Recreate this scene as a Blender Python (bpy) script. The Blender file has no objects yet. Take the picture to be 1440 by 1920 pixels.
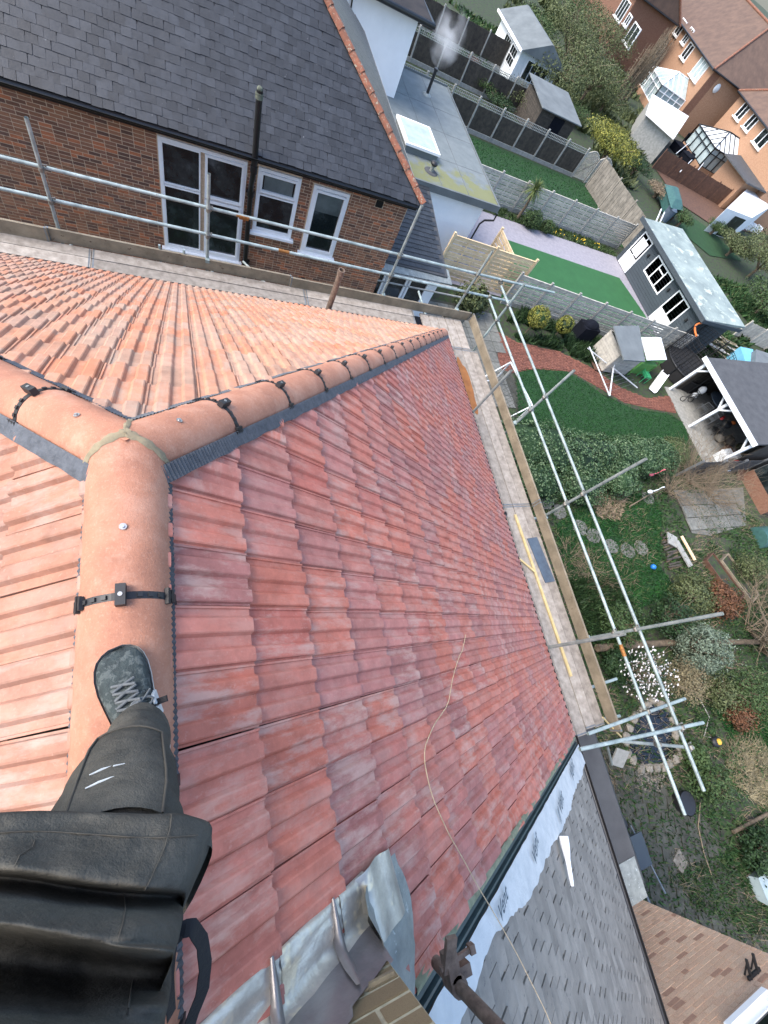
import bpy, bmesh, math, random
from mathutils import Vector, Matrix, noise as mnoise
R_ = math.radians
scn = bpy.context.scene
col = scn.collection
random.seed(7)

# ------------------------------------------------------------------ camera
# camera 11.3 m above the gardens, held over a roof ridge, looking down and forward
CAM = Vector((0.0, 0.0, 11.3))
FPX = 790.0                                   # focal length in pixels of a 1440 px wide picture
CR = Vector((0.90844368, -0.19330744, 0.37062421))    # right
CD = Vector((-0.03417526, -0.91802427, -0.39504872))  # down
CF = Vector((0.41660788, 0.34621334, -0.84057968))    # forward
cam_data = bpy.data.cameras.new('camera')
cam = bpy.data.objects.new('camera', cam_data); col.objects.link(cam)
rot = Matrix((CR, -CD, -CF)).transposed()
cam.matrix_world = Matrix.Translation(CAM) @ rot.to_4x4()
cam_data.sensor_fit = 'HORIZONTAL'; cam_data.sensor_width = 36.0
cam_data.lens = 36.0 * FPX / 1440.0
cam_data.clip_start = 0.02; cam_data.clip_end = 2000
scn.camera = cam
scn.cycles.volume_bounces = 4

# ------------------------------------------------------------------ sky, sun, exposure
SUN_EL, SUN_AZ = R_(50), R_(172)              # azimuth measured from +X towards +Y
world = bpy.data.worlds.new('World'); scn.world = world
world.use_nodes = True
wn = world.node_tree; bg = wn.nodes['Background']
sky = wn.nodes.new('ShaderNodeTexSky'); sky.sky_type = 'NISHITA'; sky.sun_disc = False
sky.sun_elevation = SUN_EL; sky.sun_rotation = R_(90) - SUN_AZ
sky.altitude = 50; sky.air_density = 1.0; sky.dust_density = 2.5; sky.ozone_density = 1.0
wn.links.new(sky.outputs['Color'], bg.inputs['Color'])
bg.inputs['Strength'].default_value = 0.15
sd = bpy.data.lights.new('sun', 'SUN'); sd.energy = 1.1; sd.angle = R_(35); sd.color = (1.0, 0.94, 0.86)
sun = bpy.data.objects.new('sun', sd); col.objects.link(sun)
sdir = Vector((math.cos(SUN_EL) * math.cos(SUN_AZ), math.cos(SUN_EL) * math.sin(SUN_AZ), math.sin(SUN_EL)))
sun.rotation_euler = sdir.to_track_quat('Z', 'Y').to_euler()
sun.location = (0, 0, 60)
vs = scn.view_settings
vs.view_transform = 'Standard'; vs.look = 'None'; vs.gamma = 1.0; vs.use_curve_mapping = False
vs.exposure = 1.65

def W(px, py, z=0.0):                          # where the sight line of a photo pixel meets the level z
    d = CF + CR * ((px - 720) / FPX) + CD * ((py - 960) / FPX)
    return CAM + d * ((z - CAM.z) / d.z)
def WY(px, py, y):
    d = CF + CR * ((px - 720) / FPX) + CD * ((py - 960) / FPX)
    return CAM + d * (y / d.y)
def PROJ(p):
    q = Vector(p) - CAM
    z = q.dot(CF)
    if z < 0.05: return (-9999, -9999, -1)
    return (720 + FPX * q.dot(CR) / z, 960 + FPX * q.dot(CD) / z, z)
def inframe(p, m=20):
    x, y, z = PROJ(p)
    return z > 0 and -m < x < 1440 + m and -m < y < 1920 + m

# ------------------------------------------------------------------ materials
def lin(c):                                    # sRGB 0..255 -> linear
    return tuple(((v / 255) / 12.92 if v / 255 <= .04045 else (((v / 255) + .055) / 1.055) ** 2.4) for v in c)
class NT:
    def __init__(s, m): s.t = m.node_tree; s.n = s.t.nodes; s.b = s.n['Principled BSDF']
    def new(s, k, **kw):
        o = s.n.new(k)
        for a, v in kw.items(): setattr(o, a, v)
        return o
    def link(s, a, b): s.t.links.new(a, b)
    def coords(s):                             # object space, shifted by where the piece stands so that no two pieces look alike
        v = s.new('ShaderNodeVectorMath', operation='ADD')
        s.link(s.new('ShaderNodeTexCoord').outputs['Object'], v.inputs[0]); s.link(s.new('ShaderNodeObjectInfo').outputs['Location'], v.inputs[1])
        return v.outputs[0]
    def noise(s, scale, detail=4, rough=.6, vec=None, stretch=None):
        n = s.new('ShaderNodeTexNoise'); n.inputs['Scale'].default_value = scale
        n.inputs['Detail'].default_value = detail; n.inputs['Roughness'].default_value = rough
        v = vec or s.coords()
        if stretch:
            mp = s.new('ShaderNodeMapping'); mp.inputs['Scale'].default_value = stretch
            s.link(v, mp.inputs['Vector']); v = mp.outputs['Vector']
        s.link(v, n.inputs['Vector']); return n.outputs['Fac']
    def ramp(s, fac, stops):
        r = s.new('ShaderNodeValToRGB'); e = r.color_ramp.elements
        while len(e) < len(stops): e.new(.5)
        for el, (p, c) in zip(e, stops): el.position = p; el.color = (*c, 1) if len(c) == 3 else c
        s.link(fac, r.inputs['Fac']); return r.outputs['Color']
    def mix(s, fac, a, b, mode='MIX'):
        m = s.new('ShaderNodeMix', data_type='RGBA', blend_type=mode)
        if isinstance(fac, (int, float)): m.inputs['Factor'].default_value = fac
        else: s.link(fac, m.inputs['Factor'])
        for v, i in ((a, 6), (b, 7)):
            if isinstance(v, tuple): m.inputs[i].default_value = (*v[:3], 1)
            else: s.link(v, m.inputs[i])
        return m.outputs[2]
    def math(s, op, a, b=0.0):
        m = s.new('ShaderNodeMath', operation=op)
        for v, i in ((a, 0), (b, 1)):
            if isinstance(v, (int, float)): m.inputs[i].default_value = v
            else: s.link(v, m.inputs[i])
        return m.outputs[0]
    def piece(s, k=0):                         # one random number per piece, single object or island of a joined mesh
        oi = s.new('ShaderNodeObjectInfo').outputs['Random']
        gi = s.new('ShaderNodeNewGeometry').outputs['Random Per Island']
        a = s.math('ADD', s.math('MULTIPLY', oi, 7.31 + k * 3.7), s.math('MULTIPLY', gi, 5.17 + k * 2.3))
        return s.math('FRACT', a)
    def bump(s, h, strength, dist=.01):
        b = s.new('ShaderNodeBump'); b.inputs['Strength'].default_value = strength; b.inputs['Distance'].default_value = dist
        s.link(h, b.inputs['Height']); s.link(b.outputs['Normal'], s.b.inputs['Normal'])
def newmat(name, rough=.8, metal=0.0, spec=None):
    m = bpy.data.materials.new(name); m.use_nodes = True
    t = NT(m); t.b.inputs['Roughness'].default_value = rough; t.b.inputs['Metallic'].default_value = metal
    if spec is not None: t.b.inputs['Specular IOR Level'].default_value = spec
    return m, t
def pmat(name, c1, c2=None, scale=6.0, rough=.8, bump=0.0, metal=0.0, bscale=None, rnd=0.0, stretch=None,
         speck=None, speck_at=.68, speck_scale=40.0, spec=None, piece_cols=None, piece_mix=1.0, dist=.01):
    m, t = newmat(name, rough, metal, spec)
    c2 = c2 or tuple(v * .75 for v in c1)
    f = t.noise(scale, 5, .62, stretch=stretch)
    c = t.ramp(f, [(.32, c2), (.68, c1)])
    if piece_cols:
        n = len(piece_cols)
        r = t.new('ShaderNodeValToRGB'); r.color_ramp.interpolation = 'CONSTANT'
        e = r.color_ramp.elements
        while len(e) < n: e.new(.5)
        for i, (el, pc) in enumerate(zip(e, piece_cols)): el.position = i / n; el.color = (*pc, 1)
        t.link(t.piece(), r.inputs['Fac'])
        c = t.mix(piece_mix, c, t.mix(.75, r.outputs['Color'], t.mix(1.0, r.outputs['Color'], t.ramp(f, [(.3, (.62,) * 3), (.7, (1.25,) * 3)]), 'MULTIPLY')))
    if rnd:
        v = t.math('ADD', t.math('MULTIPLY', t.piece(2), 2 * rnd), 1 - rnd)
        hv = t.new('ShaderNodeHueSaturation'); t.link(v, hv.inputs['Value']); t.link(c, hv.inputs['Color']); c = hv.outputs['Color']
    if speck:
        s_ = t.noise(speck_scale, 3, .7)
        c = t.mix(t.ramp(s_, [(speck_at - .03, (0, 0, 0)), (speck_at + .04, (1, 1, 1))]), c, speck)
    t.link(c, t.b.inputs['Base Color'])
    if bump: t.bump(t.noise(bscale or scale * 4, 6, .65, stretch=stretch), bump, dist)
    return m
def leafmat(name, cols, rough=.6):
    m, t = newmat(name, rough, 0, .25)
    f = t.math('ADD', t.math('MULTIPLY', t.piece(), .65), t.math('MULTIPLY', t.noise(1.1, 3), .35))
    n = len(cols)
    c = t.ramp(f, [(.12 + .76 * i / max(1, n - 1), cc) for i, cc in enumerate(cols)])
    t.link(c, t.b.inputs['Base Color'])
    return m

M = {}
# our roof: weathered concrete tiles in terracotta, some sandblasted grey
def tilemat(name, cols, grey, dirt):
    m, t = newmat(name, .72, 0, .35)
    n = len(cols)
    r = t.new('ShaderNodeValToRGB'); e = r.color_ramp.elements
    while len(e) < n: e.new(.5)
    for i, (el, pc) in enumerate(zip(e, cols)): el.position = i / (n - 1); el.color = (*pc, 1)
    t.link(t.piece(), r.inputs['Fac'])
    f = t.noise(9, 6, .68)
    c = t.mix(1.0, r.outputs['Color'], t.ramp(f, [(.28, (.72,) * 3), (.72, (1.22,) * 3)]), 'MULTIPLY')
    wv = t.noise(4.5, 5, .7, stretch=(3.0, .9, 1.2))
    worn = t.math('MULTIPLY', t.ramp(wv, [(.46, (0, 0, 0)), (.64, (1, 1, 1))]), t.ramp(t.piece(1), [(.3, (.25,) * 3), (.9, (.7,) * 3)]))
    c = t.mix(worn, c, grey)
    sp = t.noise(70, 2, .6)
    c = t.mix(t.math('MULTIPLY', t.ramp(sp, [(.62, (0, 0, 0)), (.8, (1, 1, 1))]), .22), c, dirt)
    t.link(c, t.b.inputs['Base Color'])
    t.bump(t.noise(60, 5, .7), .35, .004)
    return m
M['tile'] = tilemat('terracotta_roof_tile', [lin((172, 110, 98)), lin((186, 118, 103)), lin((182, 108, 90)), lin((190, 116, 98)), lin((172, 113, 103)), lin((158, 104, 97)), lin((178, 118, 109)), lin((178, 104, 90))], lin((190, 160, 148)), lin((216, 184, 170)))
M['tile_pale'] = tilemat('orange_roof_tile', [lin((172, 124, 100)), lin((182, 136, 110)), lin((180, 116, 86)), lin((186, 142, 120)), lin((166, 132, 114)), lin((184, 122, 92)), lin((174, 142, 122)), lin((160, 122, 102))], lin((168, 150, 134)), lin((200, 172, 152)))
m, t = newmat('ridge_tile_clay', .8)
f = t.noise(5, 6, .7); c = t.ramp(f, [(.3, lin((150, 102, 82))), (.5, lin((170, 118, 94))), (.7, lin((182, 136, 114)))])
c = t.mix(t.math('MULTIPLY', t.ramp(t.noise(110, 2, .6), [(.56, (0, 0, 0)), (.8, (1, 1, 1))]), .22), c, lin((220, 186, 164)))
c = t.mix(t.ramp(t.noise(3.1, 6, .75), [(.54, (0, 0, 0)), (.74, (.55,) * 3)]), c, lin((204, 168, 146)))
c = t.mix(t.ramp(t.noise(2.2, 4), [(.55, (0, 0, 0)), (.8, (.6,) * 3)]), c, lin((140, 96, 80)))
t.link(c, t.b.inputs['Base Color']); t.bump(t.noise(130, 5, .75), .7, .004); M['ridge'] = m
M['tile_left'] = tilemat('muted_left_roof_tile', [lin((152, 112, 96)), lin((160, 120, 103)), lin((156, 110, 90)), lin((166, 124, 105)), lin((148, 116, 101))], lin((168, 150, 140)), lin((212, 182, 166)))  # less saturated tile colours for the left face
M['mortar'] = pmat('junction_mortar', lin((146, 134, 108)), lin((122, 112, 92)), 30, .9, .3)
M['black_plastic'] = pmat('black_plastic', (.022, .022, .024), (.014, .014, .016), 12, .5)
M['roll'] = pmat('dark_ridge_roll', (.1, .11, .125), (.05, .056, .066), 30, .6, .4, rnd=.2)
M['screw'] = pmat('screw_metal', (.5, .5, .5), (.4, .4, .4), 30, .35, metal=.9)
M['deck'] = pmat('roof_underlay', (.03, .025, .022), None, 5, .9)
M['wood_board'] = pmat('scaffold_board_wood', lin((164, 156, 146)), lin((124, 116, 107)), 5, .85, .25, rnd=.2, stretch=(1.6, 1.6, 1), speck=lin((120, 106, 94)), speck_at=.7, speck_scale=14)
M['wood_brown'] = pmat('weathered_brown_wood', lin((148, 136, 116)), lin((112, 102, 86)), 4, .85, .3, rnd=.15, speck=lin((84, 66, 52)), speck_at=.68, speck_scale=11)
M['wood_stain'] = pmat('ochre_stain', lin((150, 98, 52)), lin((124, 78, 40)), 6, .8, .2)
M['yellow_wood'] = pmat('yellow_batten_wood', lin((202, 182, 132)), lin((184, 162, 112)), 8, .7, .1)
M['galv'] = pmat('galvanised_tube', lin((166, 180, 178)), lin((122, 136, 136)), 6, .5, .15, metal=.15, rnd=.12, speck=lin((112, 108, 98)), speck_at=.66, speck_scale=22)
M['galv_dull'] = pmat('dull_galvanised_tube', lin((154, 162, 160)), lin((118, 128, 126)), 7, .5, .15, metal=.15, rnd=.12, speck=lin((98, 98, 92)), speck_at=.66, speck_scale=20)
M['rust'] = pmat('rusty_steel', lin((128, 110, 96)), lin((88, 74, 64)), 22, .8, .4)
M['rust_gold'] = pmat('brass_coupler', lin((168, 118, 60)), lin((120, 78, 40)), 22, .6, .3, metal=.3)
M['coupler'] = pmat('steel_coupler', lin((150, 148, 140)), lin((96, 92, 86)), 30, .5, .3, metal=.5)
M['brick_dark'] = pmat('brown_wall_brick', lin((104, 66, 50)), lin((72, 46, 36)), 14, .9, .35, rnd=.12,
    piece_cols=[lin((144, 102, 80)), lin((154, 110, 84)), lin((126, 90, 72)), lin((162, 114, 86)), lin((134, 96, 78)), lin((110, 82, 70)), lin((146, 102, 78)), lin((186, 116, 80))], piece_mix=.9)
M['brick_mortar'] = pmat('sandy_mortar', lin((212, 188, 160)), lin((186, 162, 136)), 20, .95, .3)
M['brick_buff'] = pmat('buff_wall_brick', lin((208, 172, 146)), lin((194, 158, 134)), 9, .9, .3, rnd=.03,
    piece_cols=[lin((212, 178, 150)), lin((208, 172, 144)), lin((215, 182, 154)), lin((210, 175, 147)), lin((205, 169, 142)), lin((212, 179, 151)), lin((207, 170, 142)), lin((211, 177, 149)), lin((209, 174, 146)), lin((213, 180, 152)), lin((209, 173, 144)), lin((166, 128, 106))], piece_mix=.9)
M['mortar_buff'] = pmat('pale_buff_mortar', lin((210, 180, 154)), lin((200, 168, 142)), 20, .95, .2)
M['brick_yellow'] = pmat('stock_brick', lin((196, 174, 134)), lin((160, 138, 104)), 60, .95, .9, rnd=.15, speck=lin((96, 80, 62)), speck_at=.64, speck_scale=60)
M['brick_orange'] = pmat('orange_house_brick', lin((164, 130, 104)), lin((144, 110, 86)), 10, .9, .2, rnd=.1)
M['brick_red'] = pmat('red_house_brick', lin((128, 94, 76)), lin((108, 76, 60)), 10, .9, .2, rnd=.1)
M['slate'] = pmat('dark_roof_slate', (.032, .036, .043), (.019, .022, .027), 5, .55, .35, rnd=.3, speck=(.24, .25, .26), speck_at=.735, speck_scale=11, spec=.5)
M['slate_wet'] = pmat('brown_black_slate', (.07, .06, .052), (.035, .032, .03), 3, .4, .3, stretch=(.5, 2, 2), rnd=.2)
M['old_clay'] = pmat('mossy_clay_ridge', lin((140, 88, 66)), lin((104, 70, 56)), 9, .9, .4, rnd=.12, speck=lin((150, 142, 124)), speck_at=.6, speck_scale=16)
M['gutter_black'] = pmat('black_gutter', (.012, .012, .013), (.008, .008, .009), 5, .35, spec=.6)
M['white_upvc'] = pmat('white_window_plastic', (.88, .89, .9), (.84, .85, .86), 3, .35)
m, t = newmat('dark_window_glass', .08, 0, .8)
c = t.ramp(t.noise(2.2, 5, .6), [(.45, (.008, .012, .014)), (.62, (.03, .04, .042)), (.78, (.12, .14, .15))])
t.link(c, t.b.inputs['Base Color']); M['glass'] = m
M['glass_obscure'] = pmat('obscured_glass', (.16, .19, .19), (.06, .075, .075), 1.2, .25)
M['glass_pale'] = pmat('conservatory_glass', (.42, .5, .5), (.3, .37, .38), 2, .15, spec=.7)
M['render_white'] = pmat('white_wall_render', (.84, .86, .88), (.79, .81, .83), 2.5, .9, .08)
M['felt_grey'] = pmat('grey_roof_felt', (.15, .17, .175), (.105, .12, .125), 1.2, .85, .15, bscale=60)
M['felt_dark'] = pmat('charcoal_roof_felt', (.075, .078, .082), (.05, .052, .056), 2.5, .85, .2, bscale=50, speck=(.3, .3, .3), speck_at=.76, speck_scale=14)
m, t = newmat('mossy_flat_roof_felt', .85)
c = t.ramp(t.noise(2.5, 5), [(.3, (.12, .145, .15)), (.7, (.17, .195, .2))])
sx = t.new('ShaderNodeSeparateXYZ'); t.link(t.coords(), sx.inputs[0])
edge = t.math('ADD', t.math('MULTIPLY', sx.outputs['Y'], -.45), t.math('MULTIPLY', t.noise(1.3, 5, .7), 3.0))
c = t.mix(t.ramp(t.math('ADD', edge, 7.6), [(.62, (0, 0, 0)), (1.0, (.75,) * 3)]), c, (.17, .175, .05))
t.link(c, t.b.inputs['Base Color']); t.bump(t.noise(60, 4), .2, .004); M['felt_moss'] = m
M['lead'] = pmat('new_lead_sheet', lin((214, 212, 202)), lin((156, 154, 150)), 6, .34, .45, metal=.5, bscale=14, speck=lin((222, 212, 188)), speck_at=.58, speck_scale=7, dist=.012)
M['lead_dark'] = pmat('dark_reflecting_lead', lin((150, 148, 148)), lin((104, 102, 106)), 4, .36, .3, metal=.5, bscale=14, speck=lin((150, 142, 132)), speck_at=.66, speck_scale=6, dist=.01)  # upstand and laps: dark reflections put into the lead colour
M['lead_grey'] = pmat('grey_lead_sheet', lin((154, 160, 156)), lin((122, 128, 126)), 9, .55, .4, metal=.2, bscale=24, speck=lin((190, 198, 198)), speck_at=.66, speck_scale=16, dist=.02)
M['membrane'] = pmat('pale_blue_membrane', lin((206, 210, 210)), lin((184, 190, 192)), 6, .6, .5, bscale=10, dist=.02)
M['ink'] = pmat('printed_ink', lin((70, 84, 94)), lin((60, 74, 84)), 9, .7)
M['shingle'] = pmat('weathered_grey_roof_tile', lin((142, 138, 130)), lin((114, 111, 105)), 5, .88, .35, rnd=.16, speck=lin((92, 92, 90)), speck_at=.66, speck_scale=22)
M['verge_green'] = pmat('dark_green_gutter', (.055, .085, .09), (.035, .055, .06), 10, .45)
M['moss_mortar'] = pmat('mossy_mortar_edge', lin((142, 146, 122)), lin((110, 116, 94)), 20, .95, .5)
M['grass_base'] = pmat('lawn_soil', (.012, .056, .013), (.008, .036, .010), 3, 1.0, .3)
M['soil'] = pmat('garden_soil', (.044, .042, .032), (.020, .024, .016), 2.2, 1.0, .6, bscale=8, speck=(.03, .058, .016), speck_at=.5, speck_scale=4.6)
M['turf'] = pmat('artificial_turf', (.022, .11, .034), (.017, .09, .028), 1.6, .95, .3, bscale=120)
M['paving_lilac'] = pmat('pale_lilac_paving', lin((150, 148, 156)), lin((132, 130, 138)), 5, .9, .15, rnd=.1)
M['paving_grey'] = pmat('grey_paving_slab', lin((118, 118, 112)), lin((88, 90, 84)), 4, .92, .25, rnd=.15)
M['paving_dark'] = pmat('dark_mossy_paving', lin((78, 78, 70)), lin((52, 54, 46)), 3, .92, .35, rnd=.2, speck=lin((120, 118, 110)), speck_at=.74, speck_scale=16)
M['path_brick'] = pmat('red_path_brick', lin((128, 82, 66)), lin((98, 60, 50)), 7, .9, .3, rnd=.18)
M['fence_grey'] = pmat('weathered_grey_fence', lin((190, 186, 174)), lin((158, 154, 146)), 5, .9, .25, rnd=.12)
M['fence_mid'] = pmat('old_grey_boards', lin((138, 132, 122)), lin((104, 100, 92)), 3, .9, .25, rnd=.15)
M['fence_dark'] = pmat('dark_brown_fence', lin((76, 70, 62)), lin((52, 48, 44)), 5, .9, .3, rnd=.15)
M['fence_tan'] = pmat('new_tan_fence', lin((222, 200, 164)), lin((200, 176, 138)), 6, .85, .2, rnd=.1)
M['fence_brown'] = pmat('brown_stained_fence', lin((98, 70, 54)), lin((74, 52, 42)), 5, .9, .3, rnd=.12)
M['concrete'] = pmat('concrete', lin((158, 158, 152)), lin((130, 130, 126)), 6, .92, .2, rnd=.08)
M['garden_room'] = pmat('slate_grey_cladding', (.052, .068, .08), (.045, .058, .07), 4, .7, rnd=.08)
M['room_roof'] = pmat('grey_green_roof_sheet', lin((148, 160, 154)), lin((112, 124, 122)), 1.0, .6, .1, speck=lin((170, 178, 166)), speck_at=.6, speck_scale=1.5)
M['white_paint'] = pmat('white_painted_wood', (.74, .77, .78), (.62, .66, .68), 5, .6, .1)
M['water'] = pmat('dark_pond_water', (.008, .01, .014), (.006, .008, .01), 1, .06, spec=.6)
M['stone'] = pmat('edging_stone', lin((136, 130, 118)), lin((104, 98, 88)), 8, .92, .4, rnd=.18)
M['teal'] = pmat('teal_plastic', lin((58, 98, 92)), lin((42, 76, 74)), 5, .6)
M['green_plastic'] = pmat('bright_green_plastic', lin((64, 168, 112)), lin((50, 146, 96)), 5, .45)
M['lime_plastic'] = pmat('lime_green_canvas', lin((110, 168, 90)), lin((92, 146, 74)), 5, .6)
M['black_fabric'] = pmat('black_cover_fabric', (.010, .012, .018), (.007, .008, .012), 6, .95, .3, spec=.1)
M['net'] = pmat('black_net', (.012, .012, .013), None, 5, .9)
M['orange'] = pmat('orange_foam', lin((214, 118, 50)), lin((190, 96, 40)), 5, .6)
M['pink'] = pmat('pink_plastic', lin((216, 110, 122)), lin((196, 92, 106)), 5, .5)
M['blue'] = pmat('bright_blue_plastic', lin((40, 120, 200)), lin((34, 104, 180)), 5, .45)
M['sky_blue'] = pmat('light_blue_cover', lin((120, 186, 214)), lin((100, 166, 196)), 4, .6)
M['red'] = pmat('red_plastic', lin((178, 48, 48)), lin((150, 36, 38)), 5, .5)
M['yellow'] = pmat('yellow_plastic', lin((206, 168, 60)), lin((180, 144, 48)), 5, .6)
M['grey_metal'] = pmat('grey_metal', lin((140, 144, 146)), lin((110, 114, 116)), 8, .45, metal=.5)
M['dark_metal'] = pmat('dark_metal', (.03, .032, .035), (.02, .022, .025), 8, .5, metal=.3)
M['house_roof_brown'] = pmat('brown_plain_tile_roof', lin((104, 84, 72)), lin((84, 68, 60)), 1.4, .9, .2, bscale=9, rnd=.05)
M['bark'] = pmat('grey_brown_bark', lin((112, 98, 80)), lin((74, 64, 52)), 7, .95, .5, rnd=.15)
M['twig'] = pmat('pale_bare_twigs', lin((142, 126, 104)), lin((104, 92, 76)), 4, .95, rnd=.2)
M['straw'] = pmat('dry_straw', lin((134, 124, 96)), lin((96, 88, 64)), 4, .95, rnd=.35)
M['blossom'] = pmat('white_blossom', (.8, .78, .78), (.7, .68, .68), 6, .6)
M['yellow_flower'] = pmat('yellow_flowers', lin((220, 186, 50)), None, 6, .6)
M['leaf_hedge'] = leafmat('hedge_leaves', [(.012, .03, .012), (.035, .075, .028), (.075, .13, .06), (.17, .23, .13)])
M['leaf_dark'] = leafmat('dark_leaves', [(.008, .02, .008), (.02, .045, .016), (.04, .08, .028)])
M['leaf_mid'] = leafmat('mid_green_leaves', [(.02, .038, .012), (.045, .08, .025), (.08, .125, .045)])
M['leaf_olive'] = leafmat('olive_leaves', [(.035, .046, .018), (.075, .095, .036), (.135, .155, .07)])
M['leaf_yellow'] = leafmat('yellow_green_leaves', [(.035, .045, .01), (.1, .12, .025), (.2, .2, .04), (.3, .28, .05)])
M['leaf_grey'] = leafmat('grey_green_leaves', [(.06, .085, .055), (.13, .17, .12), (.22, .27, .2)])
M['leaf_rust'] = leafmat('russet_leaves', [(.05, .025, .012), (.11, .05, .025), (.17, .08, .04)])
M['leaf_palm'] = leafmat('palm_blades', [(.03, .06, .02), (.09, .13, .04), (.2, .22, .08)])
M['grass_blade'] = leafmat('grass_blades', [(.005, .030, .007), (.010, .062, .012), (.022, .092, .020)], .95)
M['rough_grass'] = leafmat('rough_garden_plants', [(.008, .026, .008), (.018, .054, .016), (.038, .085, .026), (.08, .09, .04)], .8)
M['rope'] = pmat('sandy_rope', lin((196, 178, 146)), lin((170, 150, 120)), 30, .9)
M['sealant'] = pmat('white_sealant_plastic', (.8, .82, .84), (.75, .77, .79), 5, .4)
M['slate_blue'] = pmat('blue_grey_slate', lin((82, 96, 110)), lin((66, 78, 92)), 8, .55, .3)
m, t = newmat('charcoal_workwear_cloth', 1.0, 0, .04)
f = t.noise(9, 7, .7); c = t.ramp(f, [(.3, (.066, .065, .058)), (.7, (.135, .128, .11))])
c = t.mix(t.ramp(t.noise(22, 5, .75, stretch=(1, 1, .4)), [(.58, (0, 0, 0)), (.85, (.5,) * 3)]), c, (.2, .185, .155))
c = t.mix(t.math('MULTIPLY', t.noise(420, 2, .5), .35), c, (.02, .02, .018))
t.link(c, t.b.inputs['Base Color']); t.bump(t.math('ADD', t.math('MULTIPLY', t.noise(26, 6, .65), .8), t.math('MULTIPLY', t.noise(420, 2, .5), .12)), .6, .014); M['cloth'] = m
M['cloth_black'] = pmat('black_webbing', (.014, .014, .016), (.01, .01, .012), 30, .85, .3)
M['cloth_seam'] = pmat('seam_thread', (.075, .07, .058), (.06, .055, .045), 20, .9)
M['shoe'] = pmat('scuffed_teal_black_leather', (.04, .056, .056), (.014, .021, .023), 30, .8, .6, bscale=90, speck=(.075, .09, .088), speck_at=.55, speck_scale=45)
M['lace'] = pmat('grey_shoelace', (.13, .14, .145), (.08, .09, .095), 60, .85, .2)
M['shoe_white'] = pmat('white_shoe_panel', (.6, .63, .63), (.45, .48, .48), 20, .6)
M['steam'] = None

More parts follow.
